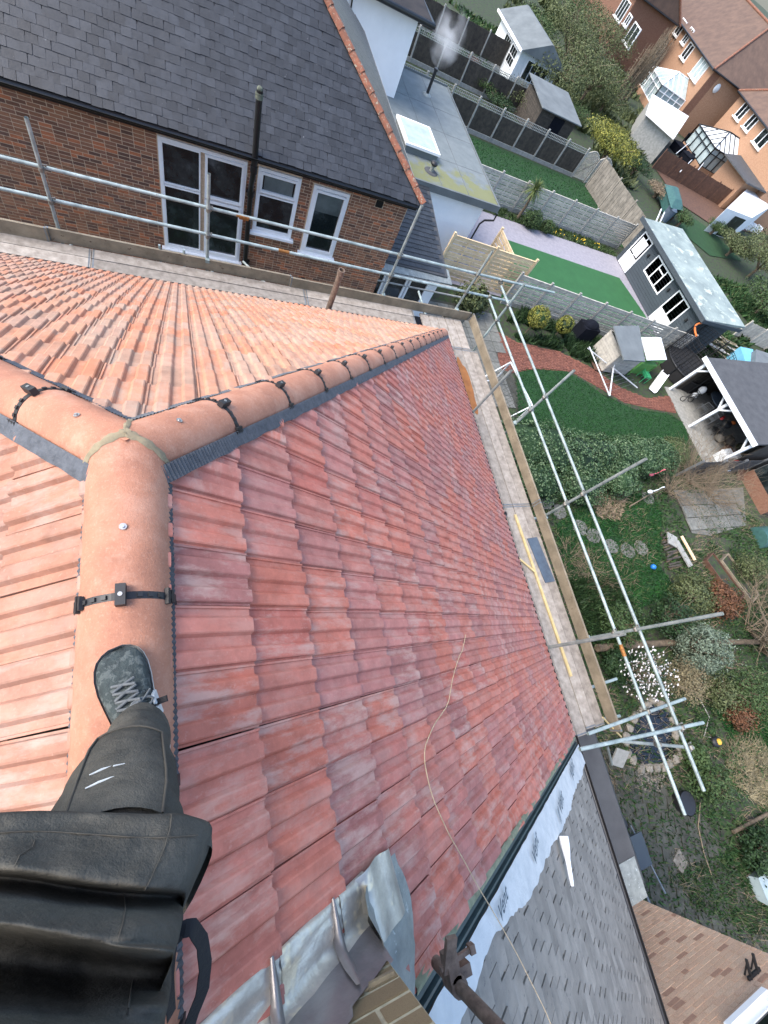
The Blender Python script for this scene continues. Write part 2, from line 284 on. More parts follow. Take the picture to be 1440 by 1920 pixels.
# ------------------------------------------------------------------ mesh building
class MB:
    def __init__(s): s.v = []; s.f = []; s.mi = []; s.sm = []
    def add(s, vs, fs, smooth=False, mi=0):
        o = len(s.v); s.v += [tuple(v) for v in vs]
        s.f += [tuple(i + o for i in f) for f in fs]; s.mi += [mi] * len(fs); s.sm += [smooth] * len(fs)
        return s
    def box(s, c, size, rz=0.0, mat=None, mi=0):   # centre, full size
        a, b, h = size[0] / 2, size[1] / 2, size[2] / 2
        pts = [Vector(p) for p in ((-a, -b, -h), (a, -b, -h), (a, b, -h), (-a, b, -h), (-a, -b, h), (a, -b, h), (a, b, h), (-a, b, h))]
        T = Matrix.Translation(c) @ (mat.to_4x4() if mat is not None else Matrix.Rotation(rz, 4, 'Z'))
        return s.add([T @ p for p in pts], [(0, 3, 2, 1), (4, 5, 6, 7), (0, 1, 5, 4), (1, 2, 6, 5), (2, 3, 7, 6), (3, 0, 4, 7)], mi=mi)
    def span(s, lo, hi, mi=0):
        return s.box([(a + b) / 2 for a, b in zip(lo, hi)], [abs(b - a) for a, b in zip(lo, hi)], mi=mi)
    def hexa(s, b4, t4, mi=0):                     # bottom quad (ccw from above), top quad
        return s.add(list(b4) + list(t4), [(0, 3, 2, 1), (4, 5, 6, 7), (0, 1, 5, 4), (1, 2, 6, 5), (2, 3, 7, 6), (3, 0, 4, 7)], mi=mi)
    def prism(s, poly, z0, z1, mi=0):              # ccw plan polygon
        n = len(poly)
        vs = [(p[0], p[1], z0) for p in poly] + [(p[0], p[1], z1) for p in poly]
        fs = [tuple(range(n - 1, -1, -1)), tuple(range(n, 2 * n))] + [(i, (i + 1) % n, n + (i + 1) % n, n + i) for i in range(n)]
        return s.add(vs, fs, mi=mi)
    def bar(s, p0, p1, w, h, up=(0, 0, 1), mi=0):  # rectangular bar between points; w sideways, h along up
        p0, p1 = Vector(p0), Vector(p1); d = (p1 - p0); L = d.length
        if L < 1e-6: return s
        d /= L; up = Vector(up)
        if abs(d.dot(up)) > .98: up = Vector((0, 1, 0))
        sd_ = d.cross(up).normalized(); up = sd_.cross(d)
        q = lambda p: [p + sd_ * a * w / 2 + up * b * h / 2 for a, b in ((-1, -1), (1, -1), (1, 1), (-1, 1))]
        return s.add(q(p0) + q(p1), [(0, 1, 2, 3), (7, 6, 5, 4), (0, 4, 5, 1), (1, 5, 6, 2), (2, 6, 7, 3), (3, 7, 4, 0)], mi=mi)
    def tube(s, pts, r, n=10, caps=True, mi=0, smooth=True):
        pts = [Vector(p) for p in pts]; k = len(pts)
        rs = r if isinstance(r, (list, tuple)) else [r] * k
        rings = []; prev = None
        for i, p in enumerate(pts):
            d = (pts[min(i + 1, k - 1)] - pts[max(i - 1, 0)]).normalized()
            if prev is None:
                a = Vector((0, 0, 1)) if abs(d.z) < .9 else Vector((1, 0, 0))
                u = d.cross(a).normalized()
            else:
                u = (prev - d * prev.dot(d)).normalized()
            prev = u; w = d.cross(u)
            rings.append([p + (u * math.cos(2 * math.pi * j / n) + w * math.sin(2 * math.pi * j / n)) * rs[i] for j in range(n)])
        o = len(s.v)
        vs = [q for rg in rings for q in rg]
        fs = [(i * n + j, i * n + (j + 1) % n, (i + 1) * n + (j + 1) % n, (i + 1) * n + j) for i in range(k - 1) for j in range(n)]
        s.add(vs, fs, smooth, mi)
        if caps: s.add(rings[0], [tuple(range(n - 1, -1, -1))], False, mi); s.add(rings[-1], [tuple(range(n))], False, mi)
        return s
    def ball(s, c, r, nu=10, nv=6, sc=(1, 1, 1), jit=0.0, mi=0, smooth=True):
        c = Vector(c); vs = []
        for i in range(nv + 1):
            th = math.pi * i / nv
            for j in range(nu):
                ph = 2 * math.pi * j / nu
                d = Vector((math.sin(th) * math.cos(ph), math.sin(th) * math.sin(ph), math.cos(th)))
                k = r * (1 + (jit * mnoise.noise(d * 2.3 + c) if jit else 0))
                vs.append(c + Vector((d.x * sc[0], d.y * sc[1], d.z * sc[2])) * k)
        fs = [(i * nu + j, (i + 1) * nu + j, (i + 1) * nu + (j + 1) % nu, i * nu + (j + 1) % nu) for i in range(nv) for j in range(nu)]
        return s.add(vs, fs, smooth, mi)
    def grid(s, rows, smooth=True, mi=0, close=False):
        n = len(rows[0]); vs = [p for r in rows for p in r]
        fs = []
        for i in range(len(rows) - 1):
            for j in range(n if close else n - 1):
                fs.append((i * n + j, i * n + (j + 1) % n, (i + 1) * n + (j + 1) % n, (i + 1) * n + j))
        return s.add(vs, fs, smooth, mi)
    def mesh(s, name, mats):
        me = bpy.data.meshes.new(name)
        me.from_pydata(s.v, [], s.f)
        if not isinstance(mats, (list, tuple)): mats = [mats]
        for m_ in mats: me.materials.append(m_)
        me.polygons.foreach_set('material_index', s.mi); me.polygons.foreach_set('use_smooth', s.sm)
        me.update(); return me
    def build(s, name, mats, parent=None):
        return link(name, s.mesh(name, mats), parent)
def root_of(o):
    while o.parent: o = o.parent
    return o
def link(name, me, parent=None, mw=None):       # geometry is given in world space; the parent keeps its own base point
    o = bpy.data.objects.new(name, me); col.objects.link(o)
    if mw is not None: o.matrix_basis = mw
    if parent is not None:
        o.parent = parent; r = parent
        if parent.parent is None: o.matrix_parent_inverse = Matrix.Translation(-parent.location)
    return o
def tag(o, label=None, cat=None, group=None, kind=None):
    if label: o['label'] = label
    if cat: o['category'] = cat
    if group: o['group'] = group
    if kind: o['kind'] = kind
    return o
def thing(name, label, cat, loc=(0, 0, 0), group=None):
    o = bpy.data.objects.new(name, None); col.objects.link(o); o.location = loc; o.empty_display_size = .2
    return tag(o, label, cat, group)
def copy_thing(o, offset, rz=0.0, label=None, s=1.0):
    c = o.copy(); col.objects.link(c)
    c.location = Vector(o.location) + Vector(offset); c.rotation_euler.z = o.rotation_euler.z + rz; c.scale = (s, s, s)
    if label: c['label'] = label
    for ch in o.children:
        d = ch.copy(); col.objects.link(d); d.parent = c
        for g in ch.children:
            e = g.copy(); col.objects.link(e); e.parent = d
    return c
def struct(name, mb, m):
    return tag(mb.build(name, m), kind='structure')
def rail(p0, p1, t): return Vector(p0).lerp(Vector(p1), t)
# ================================================================== OUR HOUSE ROOF
JX, JY, JZ = -0.19, 0.86, 9.86                 # the point where the ridge meets both hips
EW, EZ = 5.41, 5.56                            # half width in plan, height of the eaves
TH = math.atan2(JZ - EZ, EW); CT, ST = math.cos(TH), math.sin(TH); SL = EW / CT
EF = 5.75                                       # run of the hip end, a little longer
THF = math.atan2(JZ - EZ, EF); CTF, STF = math.cos(THF), math.sin(THF); SLF = EF / CTF
VERGE = -1.36                                  # where the terrace neighbour's roof begins
GAUGE, TW = .341, .2135
FR = {  # roof faces: along the eaves, up the slope, normal
    'R': (Vector((0, 1, 0)), Vector((-CT, 0, ST)), Vector((ST, 0, CT))),
    'F': (Vector((-1, 0, 0)), Vector((0, -CTF, STF)), Vector((0, STF, CTF))),
    'L': (Vector((0, -1, 0)), Vector((CT, 0, ST)), Vector((-ST, 0, CT)))}
VG = lambda s: -1.165 - .051 * s                 # the verge runs slightly out of square
VGN = Vector((-.052 / CT, -1, 0)).normalized()
def onroof(face, s, v, h=0.0):                 # s metres down from the ridge line, v along the eaves axis, h above the tiles
    if face == 'R': p = Vector((JX + s * CT, v, JZ - s * ST))
    elif face == 'L': p = Vector((JX - s * CT, v, JZ - s * ST))
    else: p = Vector((v, JY + s * CTF, JZ - s * STF))
    return p + FR[face][2] * h
house = thing('house', 'our house with the red interlocking tiled hip roof and clay ridge tiles underfoot', 'house', (2.5, 2.5, 0))
hw = MB(); hw.span((-5.2, -1.45, 0), (4.75, 5.85, 5.25)); hw.build('wall', M['brick_dark'], house)
dk = MB()
for face, s0, s1 in (('R', -6.9, 5.9),):
    pass
a = [onroof('R', .02, VG(0) - .05, -.06), onroof('R', SL, VG(SL) - .05, -.06), onroof('R', SL, JY + EF, -.06), onroof('R', .02, JY, -.06)]
b = [onroof('L', .02, VERGE, -.06), onroof('L', .02, JY, -.06), onroof('L', SL, JY + EF, -.06), onroof('L', SL, VERGE, -.06)]
c = [onroof('F', .02, JX, -.06), onroof('F', SLF, JX + EW, -.06), onroof('F', SLF, JX - EW, -.06)]
dk.add(a, [(0, 1, 2, 3)]).add(b, [(0, 1, 2, 3)]).add(c, [(0, 1, 2)])
dk.build('roof_deck', M['deck'], house)

# one interlocking tile: two raised flats, two pans, a side lap
PROF = [(0, .004), (.007, .005), (.011, .0145), (.016, .0165), (.054, .0165), (.060, .0145), (.070, .003), (.107, .003), (.117, .0145), (.122, .0165), (.162, .0165), (.168, .0145), (.179, .003), (.203, .003), (.205, .008), (.2125, .008)]
TL, LIFT, TT = GAUGE + .06, .026, .019
def tile_mb(rel=1.0, lift=LIFT):
    mb = MB(); n = len(PROF)
    z = lambda y, h: h * rel + lift * (1 - y / TL) - .006
    top = [(u, 0, z(0, h)) for u, h in PROF] + [(u, TL, z(TL, h)) for u, h in PROF]
    mb.add(top, [(i, i + 1, n + i + 1, n + i) for i in range(n - 1)])
    fr = [(u, 0, z(0, h)) for u, h in PROF] + [(u, .002, z(0, h) - TT) for u, h in PROF]
    mb.add(fr, [(n + i, n + i + 1, i + 1, i) for i in range(n - 1)])
    for k, e in ((0, 0), (n - 1, 1)):
        u, h = PROF[k]
        q = [(u, 0, z(0, h)), (u, TL, z(TL, h)), (u, TL, z(TL, h) - TT), (u, 0, z(0, h) - TT)]
        mb.add(q, [(0, 1, 2, 3) if e == 0 else (3, 2, 1, 0)])
    return mb
TILE = tile_mb(1.4, .028); TILE_F = tile_mb(1.3, .032)
tile_me = {'R': TILE.mesh('roof_tile', M['tile']), 'F': TILE_F.mesh('roof_tile', M['tile_pale']), 'L': TILE.mesh('roof_tile', M['tile_left'])}
tmat = {'R': M['tile'], 'F': M['tile_pale'], 'L': M['tile_left']}
rng = random.Random(11)
cands = []
nrow = int(SLF / GAUGE) + 1
for face in 'RFL':
    ex, up, nn = FR[face]
    vlo, vhi = {'R': (VERGE - .2, JY + EF), 'F': (JX - EW, JX + EW), 'L': (VERGE, JY + EF)}[face]
    v0 = {'R': .33, 'F': .05, 'L': .24}[face]
    for k in range(nrow):
        s = (SLF if face == 'F' else SL) + .035 - k * GAUGE
        if s < .02: continue
        i0 = int(math.floor((vlo - v0) / TW)) - 1; i1 = int(math.ceil((vhi - v0) / TW)) + 1
        for i in range(i0, i1 + 1):
            va = v0 + i * TW
            o = onroof(face, s, va + (0 if face == 'R' else TW))
            ctr = onroof(face, s - GAUGE / 2, va + TW / 2)
            # planes that trim this face at hips, ridge and verge: (point, outward normal)
            J = Vector((JX, JY, JZ))
            if face == 'R': pl = [(J, Vector((-EF, EW, 0))), (J + Vector((.02, 0, 0)), Vector((-1, 0, 0))), (onroof('R', 0, VG(0)), VGN)]
            elif face == 'L': pl = [(J, Vector((EF, EW, 0))), (J - Vector((.02, 0, 0)), Vector((1, 0, 0))), (Vector((0, VERGE, 0)), Vector((0, -1, 0)))]
            else: pl = [(J, Vector((EF, -EW, 0))), (J, Vector((-EF, -EW, 0)))]
            cs = [onroof(face, s - y, v) for y in (0, TL) for v in (va, va + TW)]
            out = any(all((c_ - p).dot(n_) > 0 for c_ in cs) for p, n_ in pl)
            if out: continue
            cut = [q for q in pl if any((c_ - q[0]).dot(q[1]) > 0 for c_ in cs)]
            jit = Matrix.Translation((rng.gauss(0, .0012), rng.gauss(0, .004), rng.gauss(0, .0012))) @ Matrix.Rotation(rng.gauss(0, .004), 4, 'Z') @ Matrix.Rotation(rng.gauss(0, .004), 4, 'Y')
            mw = Matrix.Translation(o) @ Matrix((ex, up, nn)).transposed().to_4x4() @ jit
            vis = inframe(ctr, 60)
            cands.append(((ctr - CAM).length if vis else 99, face, mw, cut, vis))
cands.sort(key=lambda t: t[0])
field = {'R': MB(), 'F': MB(), 'L': MB()}
def cut_geo(mw, cut, T_=None):
    bm = bmesh.new(); T_ = T_ or TILE
    vs_ = [bm.verts.new(mw @ Vector(v)) for v in T_.v]
    for f in T_.f: bm.faces.new([vs_[i] for i in f])
    for p, n_ in cut:
        bmesh.ops.bisect_plane(bm, geom=bm.verts[:] + bm.edges[:] + bm.faces[:], plane_co=p, plane_no=n_, clear_outer=True)
    bm.verts.index_update()
    r = ([v.co.copy() for v in bm.verts], [tuple(v.index for v in f.verts) for f in bm.faces]); bm.free(); return r
count = 0
for d, face, mw, cut, vis in cands:
    T_ = TILE_F if face == 'F' else TILE
    if count < 300 and vis:
        if cut:
            v_, f_ = cut_geo(mw, cut, T_)
            if not f_: continue
            MB().add(v_, f_).build('roof_tile', tmat[face], house)
        else: link('roof_tile', tile_me[face], house, mw)
        count += 1
    else:
        if cut: v_, f_ = cut_geo(mw, cut, T_)
        else: v_, f_ = [mw @ Vector(v) for v in T_.v], T_.f
        field[face].add(v_, f_)
fm = MB()
for i, face in enumerate('RFL'):
    f = field[face]; fm.add(f.v, f.f, mi='RFL'.index(face))
tag(fm.build('roof_tile_field', [M['tile'], M['tile_pale'], M['tile_left']], house), kind='stuff')

# clay ridge and hip caps, each with its black union clip
RC, CAPZ = .128, JZ - .085
Jc = Vector((JX, JY, CAPZ))
hipR = Vector((EW, EF, -(JZ - EZ))).normalized(); hipL = Vector((-EW, EF, -(JZ - EZ))).normalized(); rdg = Vector((0, -1, 0))
dirs = {'ridge': rdg, 'R': hipR, 'L': hipL}
def frame_of(d):
    sd_ = d.cross(Vector((0, 0, 1))).normalized(); up = sd_.cross(d).normalized(); return sd_, up
def cap_piece(which, t0, t1, r=RC, mitre=()):
    d = dirs[which]; sd_, up = frame_of(d); n = 16
    rows = []
    arc = lambda t, rr, dz=0: [Jc + d * t + sd_ * (math.cos(math.pi * j / n) * rr) + up * (math.sin(math.pi * j / n) * rr * .98 + dz) for j in range(n + 1)]
    mb = MB()
    segs = 6
    mb.grid([arc(t0 + (t1 - t0) * i / segs, r) for i in range(segs + 1)])
    mb.grid([arc(t1, r), arc(t1, r - .016)], False); mb.grid([arc(t0, r - .016), arc(t0, r)], False)
    mb.grid([arc(t1, r - .016), arc(t0, r - .016)])
    if mitre:
        bm = bmesh.new(); vs_ = [bm.verts.new(v) for v in mb.v]
        for f in mb.f: bm.faces.new([vs_[i] for i in f])
        for n_ in mitre:
            bmesh.ops.bisect_plane(bm, geom=bm.verts[:] + bm.edges[:] + bm.faces[:], plane_co=Jc, plane_no=n_, clear_outer=True)
        bm.verts.index_update()
        mb = MB().add([v.co.copy() for v in bm.verts], [tuple(v.index for v in f.verts) for f in bm.faces], True); bm.free()
    return mb
def clip_geo(which, t, parent):
    d = dirs[which]; sd_, up = frame_of(d); n = 16
    arc = lambda tt, rr, a=0.0, b=1.0: [Jc + d * tt + sd_ * (math.cos(math.pi * (a + (b - a) * j / n)) * rr) + up * (math.sin(math.pi * (a + (b - a) * j / n)) * rr * .98) for j in range(n + 1)]
    c = MB(); w = .011
    c.grid([arc(t - w, RC - .004), arc(t - w, RC + .0025), arc(t + w, RC + .0025), arc(t + w, RC - .004)], False)
    fz = Matrix((sd_, d, up)).transposed()
    for ang in (.5, .17, .83, .05, .95):
        an = math.pi * ang
        nrm = sd_ * math.cos(an) + up * math.sin(an); tg = sd_ * -math.sin(an) + up * math.cos(an)
        m3 = Matrix((tg, d, nrm)).transposed()
        if ang == .5: c.box(Jc + d * t + nrm * (RC + .013), (.026, .062, .026), mat=m3)
        elif ang in (.17, .83):
            c.box(Jc + d * t + nrm * (RC + .006), (.012, .05, .014), mat=m3); c.box(Jc + d * t + nrm * (RC + .006) + tg * .018, (.012, .04, .012), mat=m3)
            c.box(Jc + d * t + nrm * (RC + .006) + tg * .009, (.03, .014, .010), mat=m3)
        else: c.box(Jc + d * t + nrm * (RC + .003), (.05, .03, .010), mat=m3)
    for q in range(8):                           # small ribs in the joint
        an = math.pi * (.24 + .075 * q)
        if abs(an - math.pi / 2) < .14: continue
        nrm = sd_ * math.cos(an) + up * math.sin(an); tg = sd_ * -math.sin(an) + up * math.cos(an)
        c.box(Jc + d * t + nrm * (RC + .003), (.014, .012, .006), mat=Matrix((tg, d, nrm)).transposed())
    o = c.build('union_clip', M['black_plastic'], parent)
    s_ = MB(); s_.tube([Jc + d * t + up * (RC + .02), Jc + d * t + up * (RC + .0285)], .0065, 8); s_.build('screw', M['screw'], parent)
nR = (rdg - hipR).normalized(); nL = (rdg - hipL).normalized(); nRL = (hipR - hipL).normalized()
def caps(which, starts, L):
    for i, t0 in enumerate(starts[:-1]):
        t1 = starts[i + 1]
        mit = ()
        if i == 0: mit = {'ridge': (-nR, -nL), 'R': (nR, -nRL), 'L': (nL, nRL)}[which]
        mb = cap_piece(which, t0 if i else -.16, t1 - .004, RC + (.0012 if i % 2 else 0), mit)
        o = mb.build('ridge_tile', M['ridge'], house)
        if t1 < starts[-1] - .01 or which != 'R': clip_geo(which, t1, o)
        if i == 0:
            d = dirs[which]; sd_, up = frame_of(d)
            tt = .30 if which == 'ridge' else .2
            sc_ = MB(); p = Jc + d * tt + up * RC * .985
            sc_.tube([p, p + up * .004], .011, 10); sc_.tube([p + up * .004, p + up * .009], .0055, 8); sc_.build('screw', M['screw'], o)
caps('ridge', [0, .515, 1.03, 1.545, 1.75], .515)
HLEN = (Vector((EW, EF, JZ - EZ))).length
hs = [0, .49]
while hs[-1] < HLEN - .58: hs.append(hs[-1] + .54)
hs[-1] = HLEN - .02
caps('R', hs, .52); caps('L', hs[:9], .52)
# mortar in the three way joint
mo = MB()
for (d1, d2, nn_) in ((rdg, hipR, nR), (rdg, hipL, nL), (hipR, hipL, nRL)):
    sd_, up = frame_of(d1); rowA, rowB, rowC = [], [], []
    for j in range(25):
        an = math.pi * j / 24
        q = sd_ * math.cos(an) * (RC + .002) + up * math.sin(an) * (RC + .002) * .98
        s_ = -q.dot(nn_) / d1.dot(nn_)
        P = Jc + q + d1 * s_
        ok = True
        third = [d for d in (rdg, hipR, hipL) if d is not d1 and d is not d2][0]
        if (P - Jc).dot(third) > .030 + (P - Jc).dot(d1): ok = False
        if not ok or P.z < Jc.z - .02: continue
        nrm = (q.normalized() + Vector((0, 0, .35))).normalized()
        w = .016 + .004 * math.sin(j * 2.1)
        d1p = (d1 - nrm * d1.dot(nrm)).normalized(); d2p = (d2 - nrm * d2.dot(nrm)).normalized()
        rowA.append(P + d1 * w * 1.0 - nrm * .004 + q.normalized() * .003); rowB.append(P + nrm * .009); rowC.append(P + d2p * w - nrm * .001)
    if len(rowA) > 1: mo.grid([rowA, rowB, rowC])
mo.build('mortar_joint', M['mortar'], house)
# pleated dark flashing that shows along both edges of the caps
def pleats(which, t0, t1, side, w):
    d = dirs[which]; sd_, up = frame_of(d); mb = MB()
    n = int((t1 - t0) / .009); top, bot = [], []
    if which == 'ridge': face = 'L' if side > 0 else 'R'
    else: face = {('R', 1): 'R', ('R', -1): 'F', ('L', 1): 'F', ('L', -1): 'L'}[(which, side)]
    nn_ = FR[face][2]
    inpl = (d.cross(nn_)).normalized()
    if inpl.dot(sd_ * side) < 0: inpl = -inpl
    for i in range(n + 1):
        t = t0 + (t1 - t0) * i / n
        z = .006 * (i % 2) + .004 * mnoise.noise(Vector((t * 6, side, 0)))
        base = Jc + Vector((0, 0, .085)) + d * t + nn_ * (.034 if which == 'ridge' or face == 'F' else .044)
        ww = w * (1 + .2 * mnoise.noise(Vector((t * 9, side * 3, 2))))
        top.append(base + inpl * .10 + nn_ * (z + .006)); bot.append(base + inpl * (.128 + ww) + nn_ * (z - .006))
    mb.grid([top, bot], False); return mb
pl_ = MB()
for wh, t0, t1 in (('ridge', .1, 1.7), ('R', .12, HLEN - .1), ('L', .12, 3.2)):
    for sdn in (1, -1):
        p = pleats(wh, (.02 if (wh, sdn) in (('R', 1), ('L', -1)) else t0), t1, sdn, (.036 if (wh, sdn) in (('R', 1), ('L', -1)) else .016) if wh != 'ridge' else (.012 if sdn > 0 else .018)); pl_.add(p.v, p.f)
pl_.build('ridge_flashing_roll', M['roll'], house)
# eaves: black gutter along the garden side and the hip end, comb under the tiles
g = MB()
def gutter_mb(p0, p1, out, r=.055):
    p0, p1, out = Vector(p0), Vector(p1), Vector(out); mb = MB(); n = 8
    arc = lambda p, rr: [p + out * (math.cos(math.pi + math.pi * j / n) * rr) + Vector((0, 0, math.sin(math.pi + math.pi * j / n) * rr)) for j in range(n + 1)]
    mb.grid([arc(p0, r), arc(p1, r)]); mb.grid([arc(p1, r - .006), arc(p0, r - .006)])
    mb.grid([arc(p0, r - .006), arc(p0, r)], False); mb.grid([arc(p1, r), arc(p1, r - .006)], False)
    mb.tube([p0 + out * r, p1 + out * r], .006, 6); mb.tube([p0 - out * r, p1 - out * r], .006, 6)
    return mb
gutter_mb((JX + EW + .05, VERGE, EZ - .045), (JX + EW + .05, JY + EF, EZ - .045), (1, 0, 0)).build('gutter', M['gutter_black'], house)
gutter_mb((JX - EW, JY + EF + .05, EZ - .045), (JX + EW, JY + EF + .05, EZ - .045), (0, 1, 0)).build('gutter', M['gutter_black'], house)
cb = MB()
for face, lo, hi in (('F', JX - EW, JX + EW), ('R', VERGE, JY + EF)):
    v = lo
    while v < hi:
        p = onroof(face, (SLF if face == 'F' else SL) + .045, v + .03, -.004)
        cb.box(p, (.03, .05, .02) if face == 'F' else (.05, .03, .02)); v += .1067
cb.build('eaves_comb', M['black_plastic'], house)

# dry verge strip and the membrane that laps over the neighbour
sp = MB()
for (a0, a1, h0, h1) in ((.01, -.028, .02, .034), (-.028, -.032, .034, .005), (-.032, -.055, .005, .005), (-.055, -.059, .005, .032), (-.059, -.072, .032, .032), (-.072, -.076, .032, .004), (-.076, -.095, .004, .004), (-.095, -.099, .004, .022), (-.099, -.112, .022, .0)):
    sp.add([onroof('R', 1.1, VG(1.1) + a0, h0), onroof('R', 1.1, VG(1.1) + a1, h1), onroof('R', SL + .03, VG(SL) + a1, h1), onroof('R', SL + .03, VG(SL) + a0, h0)], [(0, 1, 2, 3)])
tag(sp.build('bonding_gutter', M['verge_green'], house))
mm = MB(); rows = []
for i in range(90):
    s = 1.2 + (SL - 1.16) * i / 89
    j = .012 * mnoise.noise(Vector((s * 11, 0, 0)))
    rows.append([onroof('R', s, VG(s) + .028 + j, .02), onroof('R', s, VG(s) + .012, .036 + .004 * mnoise.noise(Vector((s * 30, 2, 0)))), onroof('R', s, VG(s) - .012, .03)])
mm.grid(rows); mm.build('mortar_bedding', M['moss_mortar'], house)

# ================================================================== TERRACE NEIGHBOUR (same slope, grey)
semi = thing('house', 'adjoining terrace house with a weathered grey tiled slope beside the pale membrane', 'house', (2.5, -4.5, 0))
w_ = MB(); w_.span((-5.2, -8.6, 0), (5.0, -1.46, 5.2)); w_.build('wall', M['brick_buff'], semi)
sw, sg = .19, .155
sh = MB(); sh.box((sw / 2, (sg + .05) / 2, 0), (sw - .011, sg + .05, .012)); sh_me = sh.mesh('shingle', M['shingle'])
pcs = []; rng = random.Random(3)
nr = int(SL / sg)
for k in range(nr):
    s = SL + .03 - k * sg
    for i in range(38):
        v = VERGE + .02 - (i + (.5 if k % 2 else 0)) * sw + rng.gauss(0, .004)
        if v - sw < -8.4 or v > VG(max(0, s)) - .1: continue
        o = onroof('R', s, v - sw, .0)
        mw = Matrix.Translation(o) @ Matrix((FR['R'][0], FR['R'][1], FR['R'][2])).transposed().to_4x4() @ Matrix.Translation((0, rng.gauss(0, .004), .0)) @ Matrix.Rotation(-.055 + rng.gauss(0, .006), 4, 'X') @ Matrix.Rotation(rng.gauss(0, .012), 4, 'Y')
        cpt = onroof('R', s - sg / 2, v - sw / 2)
        pcs.append(((cpt - CAM).length if inframe(cpt, 10) else 99, mw))
pcs.sort(key=lambda t: t[0]); rest = MB()
for i, (d, mw) in enumerate(pcs):
    if i < 300 and d < 90: link('roof_tile', sh_me, semi, mw)
    else: rest.add([mw @ Vector(v) for v in sh.v], sh.f)
tag(rest.build('roof_tile_field', M['shingle'], semi), kind='stuff')
dk = MB(); dk.add([onroof('R', 0, VERGE - .02, -.025), onroof('R', SL, VERGE - .02, -.025), onroof('R', SL, -8.5, -.025), onroof('R', 0, -8.5, -.025)], [(0, 3, 2, 1)])
dk.add([onroof('L', 0, VERGE, -.03), onroof('L', SL, VERGE, -.03), onroof('L', SL, -8.5, -.03), onroof('L', 0, -8.5, -.03)], [(0, 1, 2, 3)])
dk.build('roof_deck', M['shingle'], semi)
gutter_mb((JX + EW + .1, -8.5, EZ - .06), (JX + EW + .1, VERGE - .15, EZ - .06), (1, 0, 0), .05).build('gutter', M['gutter_black'], semi)
bay = MB(); bay.span((5.02, -4.1, 4.42), (6.7, -1.55, 4.52)); bay.build('bay_roof', M['felt_dark'], semi)
bb = MB(); bb.span((5.0, -4.0, 0), (6.55, -1.7, 4.41)); bb.build('bay_wall', M['brick_buff'], semi)
bl = MB(); bl.span((5.9, -4.28, 4.525), (6.66, -3.72, 4.533)); bl.build('lead_corner', M['lead_grey'], semi)
be = MB(); be.tube([(6.72, -4.08, 4.47), (6.72, -1.58, 4.47)], .035, 8); be.build('bay_gutter', M['gutter_black'], semi)

def brick_wall(parent, x0, x1, z0, z1, y, ny, mat, mmat, holes=(), bl_=.210, bh=.060, j=.015, single=300, proud=.006, depth=.05, wall_t=.2, sold_top=False, seed=1, axis='x'):
    """courses of real bricks standing proud of a mortar face; ny = -1 faces -Y, +1 faces +Y"""
    rg = random.Random(seed); L = []
    row = 0; z = z0
    while z < z1 - .02:
        x = x0 - (bl_ + j) / 2 * (row % 2) - (rg.random() * .0)
        while x < x1:
            hd = rg.random() < .1
            w = (bl_ - j) / 2 if hd else bl_
            a, b = max(x, x0), min(x + w, x1)
            if b - a > .03:
                segs = [(a, b)]
                for (hx0, hx1, hz0, hz1) in holes:
                    if z + bh > hz0 and z < hz1:
                        ns = []
                        for (p, q) in segs:
                            if q <= hx0 or p >= hx1: ns.append((p, q)); continue
                            if p < hx0 - .02: ns.append((p, hx0 - .005))
                            if q > hx1 + .02: ns.append((hx1 + .005, q))
                        segs = ns
                for p, q in segs:
                    if q - p > .025: L.append((p, q, z, min(z + bh, z1)))
            x += w + j
        z += bh + j; row += 1
    out = []
    for p, q, za, zb in L:
        c = Vector(((p + q) / 2, y, (za + zb) / 2))
        out.append(((c - CAM).length if inframe(c, 5) else 99, p, q, za, zb))
    out.sort(key=lambda t: t[0]); rest = MB()
    unit = MB().box((0, 0, 0), (1, 1, 1)).mesh('brick', mat)
    for i, (d, p, q, za, zb) in enumerate(out):
        pr = proud + rg.uniform(-.002, .002)
        yc = y + ny * pr - ny * depth / 2
        mw = Matrix.Translation(((p + q) / 2, yc, (za + zb) / 2)) @ Matrix.Rotation(rg.gauss(0, .004), 4, 'Y') @ Matrix.Diagonal((q - p, depth, zb - za, 1))
        if i < single and d < 90: link('brick', unit, parent, mw)
        else: rest.box(((p + q) / 2, yc, (za + zb) / 2), (q - p, depth, zb - za))
    if rest.v: tag(rest.build('brick_field', mat, parent), kind='stuff')

# buff brick wing rising beyond the grey slope
wing = thing('house_wing', 'buff brick rear wing wall with scattered darker bricks at the bottom right corner', 'house', (6.5, -6.5, 0))
YW = -5.0
bw = MB()
bw.span((5.42, -8.2, 0), (7.63, YW - .004, 7.4)); bw.build('wall', M['mortar_buff'], wing)
brick_wall(wing, 5.42, 7.63, 2.6, 7.4, YW, 1, M['brick_buff'], M['mortar_buff'], single=300, seed=5, proud=.003, holes=[(5.95, 6.75, 5.86, 7.0)])
fr = MB(); fr.span((5.9, YW - .02, 5.86), (6.8, YW + .09, 5.93)); fr.span((5.96, YW - .02, 5.93), (6.04, YW + .05, 7.0)); fr.span((6.66, YW - .02, 5.93), (6.74, YW + .05, 7.0)); fr.span((6.04, YW - .02, 5.93), (6.66, YW + .03, 6.02)); fr.span((6.04, YW - .02, 6.92), (6.66, YW + .03, 7.0))
fr.build('window_frame', M['white_upvc'], wing)
pn = MB(); pn.span((6.04, YW - .01, 6.02), (6.66, YW + .012, 6.92)); pn.build('window_pane', M['glass'], wing)
br = MB()
for dx in (0, .17): 
    x = 6.96 + dx; br.bar((x, YW, 5.62), (x, YW + .24, 5.66), .026, .03); br.bar((x, YW + .02, 5.54), (x, YW + .2, 5.65), .018, .018)
